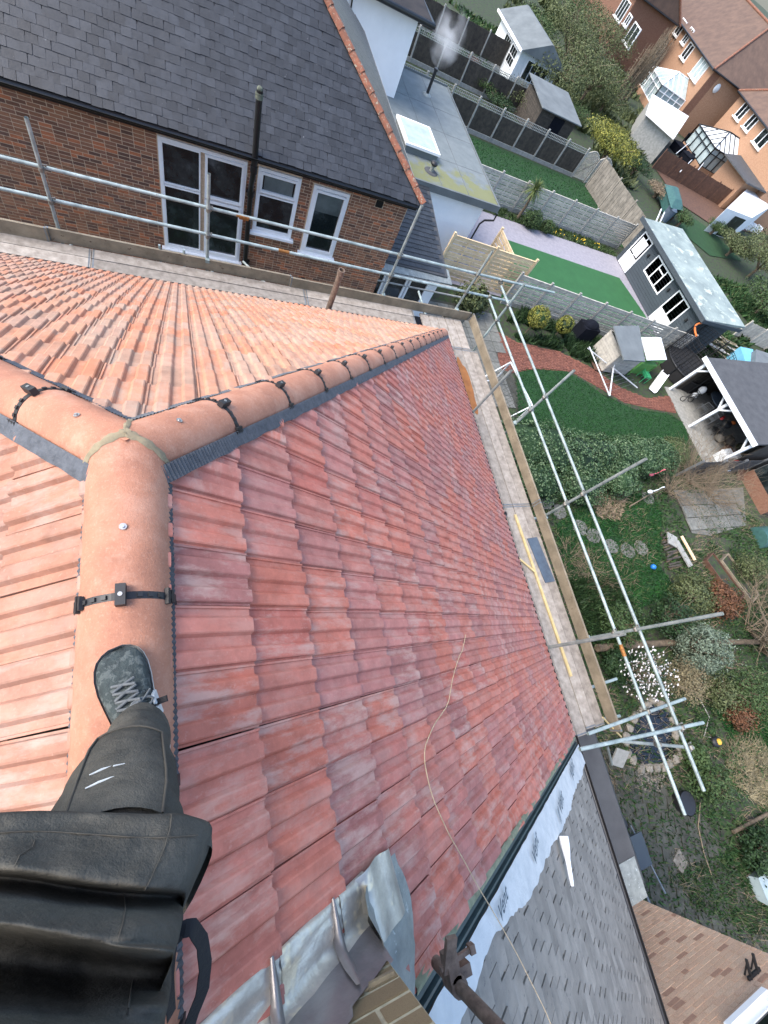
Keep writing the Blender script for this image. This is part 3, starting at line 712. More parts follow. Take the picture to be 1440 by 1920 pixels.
br.bar((6.9, YW + .03, 5.62), (7.2, YW + .03, 5.62), .04, .03)
tag(br.build('bracket', M['dark_metal']), 'black metal two-armed bracket fixed to the buff brick wall', 'bracket')
rf = MB(); rf.hexa([(5.3, -8.4, 7.41), (7.8, -8.4, 7.41), (7.8, YW + .1, 7.41), (5.3, YW + .1, 7.41)], [(6.4, -7.4, 8.6), (6.7, -7.4, 8.6), (6.7, YW - 1.2, 8.6), (6.4, YW - 1.2, 8.6)]); rf.build('roof', M['shingle'], wing)

# ================================================================== CHIMNEY WITH LEAD
M['mortar_stock'] = pmat('sandy_chimney_mortar', lin((206, 196, 164)), lin((176, 166, 138)), 30, .95, .4)
chim = thing('chimney', 'yellow stock brick chimney with shiny lead flashing at the foot of the red slope', 'chimney', (.2, -1.3, 9))
CX0, CX1, CY0, CY1 = -.45, .535, -1.75, -.875
cw = MB(); cw.span((CX0 + .002, CY0 + .002, 8.6), (CX1 + .001, CY1 + .001, 10.4)); cw.build('core', M['mortar_stock'], chim)
bu = MB().box((0, 0, 0), (1, 1, 1)).mesh('brick', M['brick_yellow'])
rg = random.Random(9); row = 0; z = 8.62
while z < 10.38:
    off = .1125 * (row % 2)
    x = CX1 + off - .225
    xs = []
    t = CX1
    first = .215 if row % 2 == 0 else .1025
    while t > CX0 + .02:
        w = first if t == CX1 else .215
        a = max(t - w, CX0); xs.append((a, t)); t = a - .01
    for a, b in xs: link('brick', bu, chim, Matrix.Translation(((a + b) / 2, CY1 - .045, z + .0325)) @ Matrix.Rotation(rg.gauss(0, .012), 4, 'Y') @ Matrix.Diagonal((b - a - .005, .1 + rg.uniform(-.003, .002), .060, 1)))
    ys = []; t = CY1 - .105
    first = .1025 if row % 2 == 0 else .215
    ft = True
    while t > CY0 + .02:
        w = first if ft else .215; ft = False
        a = max(t - w, CY0); ys.append((a, t)); t = a - .01
    for a, b in ys: link('brick', bu, chim, Matrix.Translation((CX1 - .045, (a + b) / 2, z + .0325)) @ Matrix.Diagonal((.1, b - a - .005, .060, 1)))
    z += .075; row += 1
cap_ = MB(); cap_.span((CX0 - .04, CY0 - .04, 10.4), (CX1 + .04, CY1 + .04, 10.47)); cap_.build('capping', M['mortar'], chim)
# stepped lead up the chimney side: roof apron + upstand, crimped, three laps
S_ = lambda x: (x - JX) / CT
def lead_sheet(x0, x1, seed, lift):
    rows = []; n = 30
    for i in range(n + 1):
        x = x0 + (x1 - x0) * i / n; s = S_(x); r = []; zt = JZ - s * ST
        nz = lambda a, b: mnoise.noise(Vector((x * 7 + seed, a, b)))
        edge = CY1 + .165 + .005 * nz(1, 0)
        r.append(onroof('R', s, edge, .028 + lift)); r.append(onroof('R', s, edge - .004, .038 + lift))
        for k in range(1, 9): r.append(onroof('R', s, edge + (CY1 + .05 - edge) * k / 8, .041 + lift + .008 * nz(k * .8, 3)))
        r.append(Vector((x, CY1 + .032, zt + .075 + lift)))
        st = .24 + .03 * ((int((x + 1) / .17) % 2)) + .006 * nz(2, 9)
        for k in range(0, 8): r.append(Vector((x, CY1 + .012 + .012 * abs(nz(k * .9, 7)) + .012 * (1 - k / 7), zt + .105 + (st - .055) * k / 7)))
        rows.append(r)
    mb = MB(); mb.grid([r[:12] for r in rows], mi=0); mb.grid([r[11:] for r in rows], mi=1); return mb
for i, (xa, xb) in enumerate(((-.3, .20), (.17, .44), (.41, .545))):
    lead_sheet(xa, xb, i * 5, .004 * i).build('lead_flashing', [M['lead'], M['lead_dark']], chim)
    if i:                                          # the folded welt at each lap, running from the roof up the wall
        x = xa; s = S_(x); f = MB(); rows = []
        for (v, hgt, w) in ((.165, .045, .006), (.12, .056, .010), (.07, .062, .013), (.035, .09, .014), (.028, .18, .012), (.024, .26, .005)):
            base = Vector((x, CY1 + v, JZ - s * ST + hgt + .01))
            rows.append([base + Vector((-w * 1.3, 0, -.012)), base + Vector((-w * .4, .01, .012)), base + Vector((w * .5, .012, .010)), base + Vector((w * 1.4, .0, -.012))])
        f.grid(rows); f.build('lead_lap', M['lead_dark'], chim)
ap = MB(); rows = []
for i in range(24):                                # grey apron wrapping the lower corner over the tiles
    t = i / 23; r = []
    for k in range(11):
        u = k / 10
        wd = .20 + .06 * math.sin(t * 5) + .02 * mnoise.noise(Vector((t * 8, 0, 1)))
        x = CX1 - .03 + u * (wd + .03); v = CY1 + .13 - t * .65
        up_l = .20 * max(0, 1 - u * 3.2) ** 2 * (1 if v < CY1 + .07 else .4)
        r.append(onroof('R', S_(x), v, .046 + .010 * mnoise.noise(Vector((x * 13, v * 13, 3)))) + Vector((0, 0, up_l)))
    rows.append(r)
ap.grid(rows); ap.build('lead_apron', M['lead_grey'], chim)
bs = MB(); rows = []
for i in range(12):                                # dressed lead ear at the top corner
    t = i / 11; v = CY1 + .165 - t * .24
    rows.append([onroof('R', S_(.49 + .21 * k / 8 + .04 * t), v + .02 * math.sin(k / 8 * math.pi) * (1 - t), .046 + (.028 * math.sin(k / 8 * math.pi) + .010 * math.sin(k / 8 * 9)) * (1 - .3 * t)) for k in range(9)])
bs.grid(rows); bs.build('lead_ear', M['lead'], chim)
cn_ = MB(); rows = []
for (x, v) in ((.45, .024), (.50, .026), (.542, .026), (.562, .012), (.566, -.05), (.562, -.14), (.556, -.22)):
    zt = JZ - S_(x) * ST; rows.append([Vector((x + (.012 if x > .55 else 0), CY1 + v + (.018 if x < .55 else .006), zt + .02 + (.235 + .012 * math.sin(x * 70)) * k / 6)) for k in range(7)])
pt = MB()                                          # pointing smears over the step of the lead
for i, x in enumerate((-.2, -.03, .14, .31, .45)):
    zt = JZ - S_(x) * ST + .05 + .23 + .05 * ((int((x + 1) / .17) % 2))
    pt.box((x, CY1 + .006, zt + .012), (.15, .016, .012))
pt.build('pointing', M['mortar'], chim)

# ================================================================== MEMBRANE, ROPE, TUBE
mem = MB(); rows = []
N = 160
WID = [(1.0, .16), (1.7, .15), (2.1, .13), (2.4, .17), (2.9, .27), (3.8, .28), (4.9, .33), (5.6, .27), (6.3, .3), (7.1, .26)]
def wid_at(s):
    for (s0, w0), (s1, w1) in zip(WID, WID[1:]):
        if s <= s1: return w0 + (w1 - w0) * max(0, (s - s0) / (s1 - s0))
    return WID[-1][1]
memh = lambda s, v, k: .030 + .016 * k * (.6 + mnoise.noise(Vector((s * 2.2, v * 6, 1)))) + .006 * mnoise.noise(Vector((s * 9 + v * 14, v * 5, 7)))
for i in range(N + 1):
    s = 1.15 + (SL + .12 - 1.15) * i / N; r = []
    wid = wid_at(s) + .04 * mnoise.noise(Vector((s * 5, 4, 0))) + .018 * mnoise.noise(Vector((s * 16, 9, 0)))
    for k in range(15):
        v = VG(s) - .10 - wid * k / 14
        r.append(onroof('R', s, v, memh(s, v, k / 14)))
    rows.append(r)
mem.grid(rows); membrane = mem.build('breather_membrane', M['membrane'])
tag(membrane, 'pale blue-white breather membrane with torn edge lying along the grey roof', 'membrane')
def word(txt, s, v, size, ang, parent, name='printed_word', mat=None, shear=.35):
    cu = bpy.data.curves.new(name, 'FONT'); cu.body = txt; cu.size = size; cu.shear = shear; cu.align_x = 'CENTER'
    cu.offset = .0006; cu.extrude = .0004
    tmp = bpy.data.objects.new('tmp', cu); me = bpy.data.meshes.new_from_object(tmp); bpy.data.objects.remove(tmp)
    me.materials.append(mat or M['ink'])
    ex, up, nn = FR['R']
    mw = Matrix.Translation(onroof('R', s, v, .0565)) @ Matrix((ex, up, nn)).transposed().to_4x4() @ Matrix.Rotation(ang, 4, 'Z')
    return link(name, me, parent, mw)
for s, v, sz, an in ((2.30, -1.475, .115, -1.42), (3.27, -1.57, .14, -1.27), (4.55, -1.70, .17, -1.38), (5.78, -1.70, .21, -1.36)):
    word('Vent' if sz < .16 or sz > .2 else 'll Vent', s, v, sz, an, membrane)
rp = MB()
px = [(873, 1190), (868, 1215), (858, 1240), (849, 1272), (842, 1310), (834, 1330), (815, 1358), (800, 1392), (796, 1420), (800, 1450), (810, 1490), (826, 1530), (845, 1570), (868, 1610), (895, 1660), (922, 1705), (945, 1745), (975, 1800), (1000, 1850), (1022, 1895), (1045, 1950)]
tn = ST / CT; pts = []
for x, y in px:
    d = CF + CR * ((x - 720) / FPX) + CD * ((y - 960) / FPX)
    off = .048 if y < 1640 else .062
    t = (JZ + off / CT + JX * tn - CAM.z) / (d.z + tn * d.x); pts.append(CAM + d * t)
sm = []
for i in range(len(pts) - 1):
    a, b, c, d = pts[max(i - 1, 0)], pts[i], pts[i + 1], pts[min(i + 2, len(pts) - 1)]
    for q in range(5):
        t = q / 5; sm.append(.5 * ((2 * b) + (c - a) * t + (2 * a - 5 * b + 4 * c - d) * t * t + (3 * b - a - 3 * c + d) * t ** 3))
sm = [p + Vector((0, .004 * mnoise.noise(p * 17), 0)) for p in sm]
rp.tube(sm, .0030, 6)
tag(rp.build('rope', M['rope']), 'thin sandy rope snaking down over the red tiles and grey roof', 'rope')
# sealant cartridge nozzle lying on the membrane
sl = thing('sealant_tube', 'white sealant nozzle bottle resting on the membrane edge over grey roof tiles', 'sealant tube', (3.05, -1.9, 7.3))
p0 = onroof('R', S_(3.10), -1.79, .075); p1 = onroof('R', S_(3.07), -1.90, .07); p2 = onroof('R', S_(3.01), -2.09, .06)
b = MB(); b.tube([p0, p0.lerp(p1, .5), p1, p1.lerp(p2, .25), p1.lerp(p2, .6), p2], [.046, .045, .036, .026, .022, .019], 12); b.build('body', M['sealant'], sl)
b = MB(); b.tube([p2, p2 + (p2 - p1).normalized() * .04], [.02, .014], 10); b.build('tip', M['sealant'], sl)
# rusty tube with a coupler standing on the roof by the chimney
at = thing('scaffold_tube', 'rusty brown upright scaffold tube with a coupler clamped on, beside the chimney', 'scaffold tube', (.89, -1.19, 9.0))
TX, TY = .89, -1.19
b = MB(); b.tube([(TX, TY, 9.1), (TX, TY, 10.6)], .0242, 14, False); b.tube([(TX, TY, 9.1), (TX, TY, 10.6)], .020, 14, False); b.build('tube', M['rust'], at)
b = MB(); b.tube([(TX, TY, 9.22), (TX, TY, 9.30)], .036, 12); b.box((TX - .01, TY + .06, 9.27), (.05, .085, .06)); b.box((TX + .05, TY + .02, 9.25), (.05, .04, .05)); b.bar((TX - .06, TY + .07, 9.28), (TX + .09, TY + .08, 9.28), .016, .016); b.box((TX + .09, TY + .08, 9.28), (.024, .03, .03))
b.bar((TX - .03, TY + .05, 9.28), (TX - .01, TY + .17, 9.33), .045, .02); b.build('coupler', M['rust'], at)
# brown pipe standing at the hip end eaves
vp = thing('vent_pipe', 'rusty brown soil vent pipe standing up from the orange tiled hip end', 'pipe', (2.61, 6.8, 5.0))
b = MB(); b.tube([(2.61, 6.8, 5.0), (2.63, 6.8, 6.34)], .055, 16, False); b.tube([(2.63, 6.8, 6.34), (2.61, 6.8, 5.0)], .047, 16, False); b.build('pipe', M['rust'], vp)
b = MB(); b.tube([(2.63, 6.8, 6.24), (2.63, 6.8, 6.345)], .062, 16, False); b.tube([(2.63, 6.8, 6.345), (2.63, 6.8, 6.28)], .048, 16, False); b.grid([[Vector((2.63 + math.cos(a * .393) * r, 6.8 + math.sin(a * .393) * r, 6.345)) for a in range(16)] for r in (.062, .048)], False, close=True); b.build('collar', M['rust'], vp)

# ================================================================== SCAFFOLD
SX, SY = 6.75, 7.85
DK = 5.02                                       # top of the boards
sc = thing('scaffold', 'galvanised tube scaffold round the roof edge with double guard rails and couplers', 'scaffold', (6.7, 3, 0))
def tube_part(name, p0, p1, m, r=.027):
    b = MB(); b.tube([p0, p1], r, 12, False); b.tube([p1, p0], r - .004, 12, False)
    for p in (p0, p1):
        pass
    return b.build(name, M[m], sc)
def coupler(p, ax1, ax2, m='coupler'):
    p = Vector(p); b = MB()
    a1, a2 = Vector(ax1).normalized(), Vector(ax2).normalized(); n_ = a1.cross(a2).normalized()
    b.tube([p - n_ * .026 - a1 * .03, p - n_ * .026 + a1 * .03], .038, 10); b.tube([p + n_ * .026 - a2 * .03, p + n_ * .026 + a2 * .03], .038, 10)
    b.bar(p - n_ * .03 + a2 * .04, p + n_ * .03 + a2 * .04, .03, .03, a1); b.bar(p + a1 * .05 - a2 * .02, p + a1 * .05 + a2 * .06, .014, .014)
    b.box(p + a1 * .05 + a2 * .062, (.024, .024, .024)); b.box(p - a1 * .045, (.03, .03, .03))
    return b.build('coupler', M[m], sc)
for y, top in ((4.57, 6.95), (2.34, 7.47), (-.18, 7.52)): tube_part('standard', (SX, y, 0), (SX, y, top), 'galv_dull')
for x, top in ((-1.85, 6.8), (.45, 6.73), (4.12, 7.21), (6.1, 6.76), (-5.2, 6.8)): tube_part('standard', (x, SY, 0), (x, SY, top), 'galv_dull')
for y, top in ((4.55, 6.76), (-.17, 7.0)): tube_part('standard', (5.36, y, 0), (5.36, y, top), 'galv_dull')
OX = SX + .05
tube_part('guard_rail', (OX, -2.95, 5.68), (OX, 7.83, 5.66), 'galv'); tube_part('guard_rail', (OX, -2.56, 6.15), (OX, 7.76, 6.10), 'galv')
OY = SY + .05
tube_part('guard_rail', (-6, OY, 6.15), (8.48, OY, 6.16), 'galv'); tube_part('guard_rail', (-6, OY, 5.67), (7.5, OY, 5.67), 'galv')
for y in (4.57, 2.34, -.18):
    for z in (5.67, 6.115): coupler((SX + .025, y, z), (0, 0, 1), (0, 1, 0))
for z in (5.67, 6.115): coupler((SX + .025, 7.12, z), (0, 0, 1), (0, 1, 0))
for x in (-1.85, .45, 4.12, 6.1):
    for z in (5.67, 6.15): coupler((x, SY + .025, z), (0, 0, 1), (1, 0, 0))
coupler((OX, OY - .03, 5.68), (0, 1, 0), (1, 0, 0)); coupler((OX, OY - .03, 6.13), (0, 1, 0), (1, 0, 0))
for (x, y, z) in ((1.02, OY, 6.15),): b = MB(); b.tube([(x - .11, y, z - .0), (x + .11, y, z)], .031, 10); b.box((x + .02, y, z - .036), (.16, .03, .03)); b.build('sleeve_coupler', M['rust_gold'], sc)
b = MB(); b.tube([(OX, -.58, 5.68), (OX, -.38, 5.68)], .032, 10); b.box((OX - .03, -.5, 5.68), (.03, .14, .02)); b.build('sleeve_coupler', M['rust_gold'], sc)
b = MB(); b.tube([(1.72, OY, 5.67), (1.93, OY, 5.67)], .031, 10); b.build('sleeve_coupler', M['rust_gold'], sc)
# end guard rails across the bottom end of the platform
pA, pB = W(1087, 1405, 6.2), W(1318, 1355, 6.2)
tube_part('end_rail', pA, pB, 'galv')
pC, pD = W(1102, 1376, 5.72), W(1284, 1310, 5.72)
tube_part('end_rail', pC, pD, 'galv')
coupler(W(1276, 1364, 6.18), (0, 1, 0), (1, 0, 0)); coupler(W(1213, 1334, 5.7), (0, 1, 0), (1, 0, 0))
pE, pF = W(1150, 1388, 4.75), W(1298, 1402, 6.05)
tube_part('transom', W(1165, 1390, 5.2), W(1300, 1402, 5.6), 'galv_dull')
coupler(W(1234, 1396, 5.62), (0, 1, 0), (1, 0, 0)); coupler(W(1292, 1401, 6.1), (0, 1, 0), (1, 0, 0))
tube_part('transom', (5.3, -1.05, 4.88), (7.3, -1.0, 4.9), 'galv')
tube_part('standard', W(1138, 1398, 4.6), W(1147, 1433, 3.6), 'galv_dull')
# braces from the corner, outwards
tube_part('standard', (SX, 7.13, 0), (SX, 7.12, 6.72), 'galv')
tube_part('transom', (5.4, 7.3, 4.9), (5.4, 8.6, 4.9), 'galv'); tube_part('transom', (2.1, 7.2, 4.9), (1.3, 9.3, 4.2), 'galv_dull')
tube_part('transom', (6.2, 2.36, 4.9), (7.0, 2.36, 4.9), 'galv'); tube_part('transom', (6.2, -.2, 4.9), (7.0, -.2, 4.9), 'galv')
tube_part('transom', (5.0, -1.4, 4.9), (7.05, -1.6, 4.9), 'galv')
for x in (-5.2, -1.85, .45, 4.12): tube_part('transom', (x + .1, 6.4, 4.9), (x + .1, 8.05, 4.9), 'galv_dull')
for x in (-.35, .05): b = MB(); b.tube([(x, SY - .02, 4.9), (x, SY - .02, 5.32)], .02, 8); b.build('toe_clip', M['galv'], sc)
b = MB()
for p in ((SX - .05, 2.34, 5.1), (SX - .05, 4.57, 5.18), (SX - .05, -.18, 5.12), (4.12, SY - .05, 5.22), (.45, SY - .05, 5.22), (6.1, SY - .05, 5.22)): b.box(p, (.07, .07, .06)); b.box((p[0] + .02, p[1], p[2] + .03), (.03, .1, .015))
b.build('toe_board_clip', M['galv'], sc)

def board(name, lo, hi, m, label, group=None, cat='board'):
    """one scaffold board with its banded ends and slightly sagging faces"""
    b = MB(); b.span(lo, hi)
    o = thing(name, label, cat, ((lo[0] + hi[0]) / 2, (lo[1] + hi[1]) / 2, lo[2]), group)
    b.build('plank', M[m], o)
    e = MB(); ax = max(range(3), key=lambda i: abs(hi[i] - lo[i]))
    for end in (lo, hi):
        s_ = 1 if end is lo else -1
        l2 = [min(a, c) - .0015 for a, c in zip(lo, hi)]; h2 = [max(a, c) + .0015 for a, c in zip(lo, hi)]
        q0 = end[ax] + s_ * .012; q1 = end[ax] + s_ * .037
        l2[ax], h2[ax] = min(q0, q1), max(q0, q1); e.span(l2, h2)
    e.build('end_band', M['grey_metal'], o)
    return o
bx = [5.36, 5.585, 5.815, 6.05, 6.285, 6.515]
ys = [(-1.62, 2.62), (2.625, 6.74)]
names = {0: 'tile edge', 1: 'second row', 2: 'third row', 3: 'fourth row', 4: 'toe board'}
rg = random.Random(4)
for r in range(1, 5):
    for k, (a, c) in enumerate(ys):
        j = rg.uniform(-.006, .006); e = rg.uniform(-.05, .04) if k == 0 else 0
        where = ['near the bottom end rails', 'near the far corner'][k]
        row = ['', 'pale scaffold board right under the red tile eaves', 'grey scaffold board second out from the eaves', 'scaffold board second in from the toe board', 'grey scaffold board against the long toe board'][r]
        board('scaffold_board', (bx[r] + .007, a + e, DK - .038 + j), (bx[r + 1] - .007, c, DK + j), 'wood_board', row + ', ' + where, 'scaffold boards of the garden side platform')
for r in range(6):
    x0 = 5.15 + r * .235
    j = rg.uniform(-.004, .004)
    if x0 > 6.3: break
    board('scaffold_board', (x0, 6.75, DK - .038 + j), (x0 + .22, SY - .14, DK + j), 'wood_board', ['short corner board next to the dark gap in the deck', 'second short corner board from the dark gap', 'third short corner board, in line with the hip end tile', 'fourth short corner board from the dark gap', 'fifth short corner board, against the long toe board', ''][r], 'short boards in the platform corner')
for r in range(4, 6):
    y0 = 6.38 + r * .232
    for k, (a, c) in enumerate(((-5.5, -1.42), (-1.41, 2.35), (2.36, 4.95))):
        if y0 + .225 > SY - .06: break
        j = rg.uniform(-.005, .005)
        board('scaffold_board', (a, y0, DK - .03 + j), (c, y0 + .219, DK + .008 + j), 'wood_board', 'grey hip end platform board ' + ['', '', '', '', 'nearest the eaves', 'against the toe board'][r] + ', ' + ['left', 'middle', 'right'][k] + ' length', 'scaffold boards along the hip end')
# toe boards on edge
toe = [((6.56, -1.75, DK + .01), (6.60, 2.60, DK + .235), 'brown toe board on edge along the garden side, nearest the bottom end rails'),
       ((6.562, 2.61, DK + .01), (6.602, SY - .10, DK + .235), 'brown toe board on edge along the garden side, reaching the far platform corner')]
for lo, hi, lb in toe: board('toe_board', lo, hi, 'wood_brown', lb, 'toe boards on edge', 'toe board')
for lo, hi, lb in (((-5.6, SY - .105, DK + .01), (-2.0, SY - .065, DK + .245), 'weathered toe board on edge at the far left of the hip end'),
                   ((-2.02, SY - .06, DK), (2.05, SY - .02, DK + .225), 'long brown toe board on edge under the brick house windows'),
                   ((2.03, SY - .1, DK + .0), (6.54, SY - .061, DK + .22), 'grey brown toe board on edge running to the platform corner')):
    board('toe_board', lo, hi, 'wood_brown', lb, 'toe boards on edge', 'toe board')
board('toe_board', (5.9, SY + .0, DK - .2), (6.55, SY + .035, DK + .1), 'wood_board', 'short pale board on edge outside the platform corner', 'toe boards on edge', 'toe board')
# stain on two boards near the corner
st = MB(); poly = []
cx, cy = 5.83, 5.70
for i in range(46):
    a = 2 * math.pi * i / 46; rr = 1 + .35 * mnoise.noise(Vector((math.cos(a) * 1.7, math.sin(a) * 1.7, 3)))
    poly.append((cx + math.cos(a) * .17 * rr, cy + math.sin(a) * .72 * rr))
poly = [(min(max(x, 5.59), 6.03), y) for x, y in poly]
st.add([(x, y, DK + .010) for x, y in poly] + [(cx, cy, DK + .010)], [(i, (i + 1) % 46, 46) for i in range(46)])
tag(st.build('stain', M['wood_stain']), 'ochre wet stain across the pale boards near the platform corner', 'stain')
# battens and slate lying on the boards
def batten(p0, p1, w, h, label, m='yellow_wood'):
    b = MB(); p0, p1 = Vector(p0), Vector(p1); b.bar(p0, p1, w, h)
    return tag(b.build('batten', M[m]), label, 'batten')
zb = DK + .02
batten(W(966, 965, zb), W(1071, 1268, zb), .05, .025, 'long yellow timber batten lying along the scaffold boards')
batten(W(968, 1043, zb + .03), W(1003, 1072, zb + .03), .035, .022, 'short pale batten resting across the long yellow batten', 'yellow_wood')
batten(W(1130, 1345, 5.27), W(1165, 1382, 5.0), .02, .02, 'thin yellow lath leaning on the toe board near the end rails')
q = [W(988, 1010, DK + .01), W(1006, 1007, DK + .01), W(1040, 1090, DK + .01), W(1022, 1093, DK + .01)]
b = MB(); b.hexa(q[::-1], [p + Vector((0, 0, .012)) for p in q[::-1]]); tag(b.build('slate', M['slate_blue']), 'blue grey slate piece lying on the boards by the yellow batten', 'slate')
b = MB(); b.box(W(945, 963, DK + .05), (.06, .12, .05), .5); b.box(W(948, 962, DK + .09), (.03, .05, .04), .2); tag(b.build('rubber_block', M['black_plastic']), 'small black block lying on the pale board by the tile edge', 'block')
b = MB(); b.span((4.97, 6.7, DK - .3), (5.13, 7.6, DK - .02)); tag(b.build('rubble_bag', M['black_fabric']), 'dark plastic lining the gap at the end of the hip end boards', 'liner')
# ================================================================== GROUND AND PATCHES
def VH(bx_, by_, tx_, ty_, z=0.0):               # a vertical thing: foot and height from foot and top pixels
    B = W(bx_, by_, z); d = CF + CR * ((tx_ - 720) / FPX) + CD * ((ty_ - 960) / FPX)
    t = math.hypot(B.x, B.y) / math.hypot(d.x, d.y)
    return B, CAM.z + d.z * t - z
def WP(px, py, p, dr):                           # on a vertical plane through p along dr
    d = CF + CR * ((px - 720) / FPX) + CD * ((py - 960) / FPX)
    n_ = Vector((dr[1], -dr[0], 0)); q = Vector((p[0], p[1], 0)) - CAM
    return CAM + d * (q.dot(n_) / d.dot(n_))
gm = MB(); gm.add([(-300, -300, 0), (420, -300, 0), (420, 420, 0), (-300, 420, 0)], [(0, 1, 2, 3)]); struct('ground', gm, M['soil'])
zl = [0.0]
def patch(name, pts, m, z=None, kind='structure', th=None):
    zl[0] += .004
    z = z if z is not None else zl[0]
    P = [(p[0], p[1]) for p in pts]
    a = sum(P[i][0] * P[(i + 1) % len(P)][1] - P[(i + 1) % len(P)][0] * P[i][1] for i in range(len(P)))
    if a < 0: P = P[::-1]
    b = MB(); b.add([(x, y, z) for x, y in P], [tuple(range(len(P)))])
    return tag(b.build(name, M[m]), kind=kind)
def inpoly(x, y, P):
    c = False; n = len(P)
    for i in range(n):
        x1, y1 = P[i][0], P[i][1]; x2, y2 = P[(i + 1) % n][0], P[(i + 1) % n][1]
        if (y1 > y) != (y2 > y) and x < (x2 - x1) * (y - y1) / (y2 - y1) + x1: c = not c
    return c
def scatter(name, P, n, h, w, m, z=0.0, seed=1, lean=.5, clump=0.0, thr=-.2):
    rg = random.Random(seed); xs = [p[0] for p in P]; ys_ = [p[1] for p in P]; mb = MB(); k = 0; tries = 0
    while k < n and tries < n * 12:
        tries += 1
        x, y = rg.uniform(min(xs), max(xs)), rg.uniform(min(ys_), max(ys_))
        if not inpoly(x, y, P): continue
        if clump and mnoise.noise(Vector((x * clump, y * clump, seed))) < thr: continue
        a = rg.uniform(0, 6.283); hh = h * rg.uniform(.5, 1.3); ww = w * rg.uniform(.6, 1.4)
        dx, dy = math.cos(a) * ww / 2, math.sin(a) * ww / 2; lx, ly = rg.gauss(0, lean) * hh, rg.gauss(0, lean) * hh
        mb.add([(x - dx, y - dy, z), (x + dx, y + dy, z), (x + dx * .3 + lx, y + dy * .3 + ly, z + hh)], [(0, 1, 2)]); k += 1
    return tag(mb.build(name, m), kind='stuff')
def leaves(mb, c, rad, n, size, rg, shell=.55, jit=.25, cl=1.6, seed=0, flat=0.0, zmin=None):
    c = Vector(c); k = 0; tries = 0
    while k < n and tries < n * 6:
        tries += 1
        d = Vector((rg.gauss(0, 1), rg.gauss(0, 1), rg.gauss(0, 1))).normalized()
        r = shell + (1 - shell) * rg.random() ** .6
        bump = 1 + jit * mnoise.noise(d * cl + Vector((seed * 3.1, seed, c.x)))
        p = c + Vector((d.x * rad[0], d.y * rad[1], d.z * rad[2])) * r * bump
        if zmin is not None and p.z < zmin: continue
        if mnoise.noise(p * (1.9 / max(.4, min(rad))) + Vector((seed, 0, 0))) < -.25 and r > .6: continue
        nm = (d + Vector((rg.gauss(0, .6), rg.gauss(0, .6), rg.gauss(0, .6) + .25))).normalized()
        u = nm.cross(Vector((rg.gauss(0, 1), rg.gauss(0, 1), rg.gauss(0, 1)))).normalized(); v = nm.cross(u)
        s = size * rg.uniform(.6, 1.4)
        mb.add([p - u * s * .5, p + v * s * .28, p + u * s * .5, p - v * s * .28], [(0, 1, 2, 3)]); k += 1
    return mb
def twig_mb(base, height, spread, n, r0, rg, depth=2, up=.9):
    mb = MB(); base = Vector(base)
    def grow(p, d, L, r, lv):
        q = p + d * L * .5 + Vector((rg.gauss(0, .05), rg.gauss(0, .05), 0)) * L; e = q + (d + Vector((rg.gauss(0, .2), rg.gauss(0, .2), .08))).normalized() * L * .5
        mb.tube([p, q, e], [r, r * .75, r * .4], 4 if lv else 5, False)
        if lv < depth:
            for _ in range(3 if lv else 4):
                t = rg.uniform(.35, 1); o = p.lerp(e, t)
                dd = (d + Vector((rg.gauss(0, .6), rg.gauss(0, .6), rg.gauss(.1, .4)))).normalized()
                grow(o, dd, L * rg.uniform(.45, .7), r * .5, lv + 1)
    for i in range(n):
        a = rg.uniform(0, 6.283); d = Vector((math.cos(a) * spread, math.sin(a) * spread, up)).normalized()
        grow(base + Vector((rg.gauss(0, .08), rg.gauss(0, .08), 0)), d, height * rg.uniform(.6, 1.0), r0 * rg.uniform(.6, 1), 0)
    return mb
def shrub(name, label, cat, c, rad, n, leaf, m, group=None, seed=1, trunk=True, shell=.5, jit=.3, cl=1.8, twigs=0):
    rg = random.Random(seed); t = thing(name, label, cat, (c[0], c[1], 0), group)
    mb = MB(); leaves(mb, c, rad, int(n * 1.9), leaf * .72, rg, shell, jit, cl, seed, zmin=.03); leaves(mb, c, [q * 1.12 for q in rad], int(n * .25), leaf * .6, rg, .85, jit * 1.6, cl * 2, seed + 5, zmin=.03); mb.build('crown', M[m], t)
    if trunk:
        tb = MB(); top = Vector(c); r = max(.02, min(rad) * .08)
        tb.tube([(c[0], c[1], -.05), (c[0] + .03, c[1], top.z * .5), top], [r * 1.3, r, r * .5], 7)
        for i in range(5):
            a = i * 1.256 + seed; e = top + Vector((math.cos(a) * rad[0] * .6, math.sin(a) * rad[1] * .6, rad[2] * .35))
            tb.tube([(c[0], c[1], top.z * .4), top.lerp(e, .5) - Vector((0, 0, rad[2] * .2)), e], [r * .7, r * .45, r * .15], 5)
        tb.build('trunk', M['bark'], t)
    if twigs:
        twig_mb((c[0], c[1], 0), c[2] + rad[2] * .9, .35, twigs, .02, rg, 1).build('twigs', M['twig'], t)
    return t
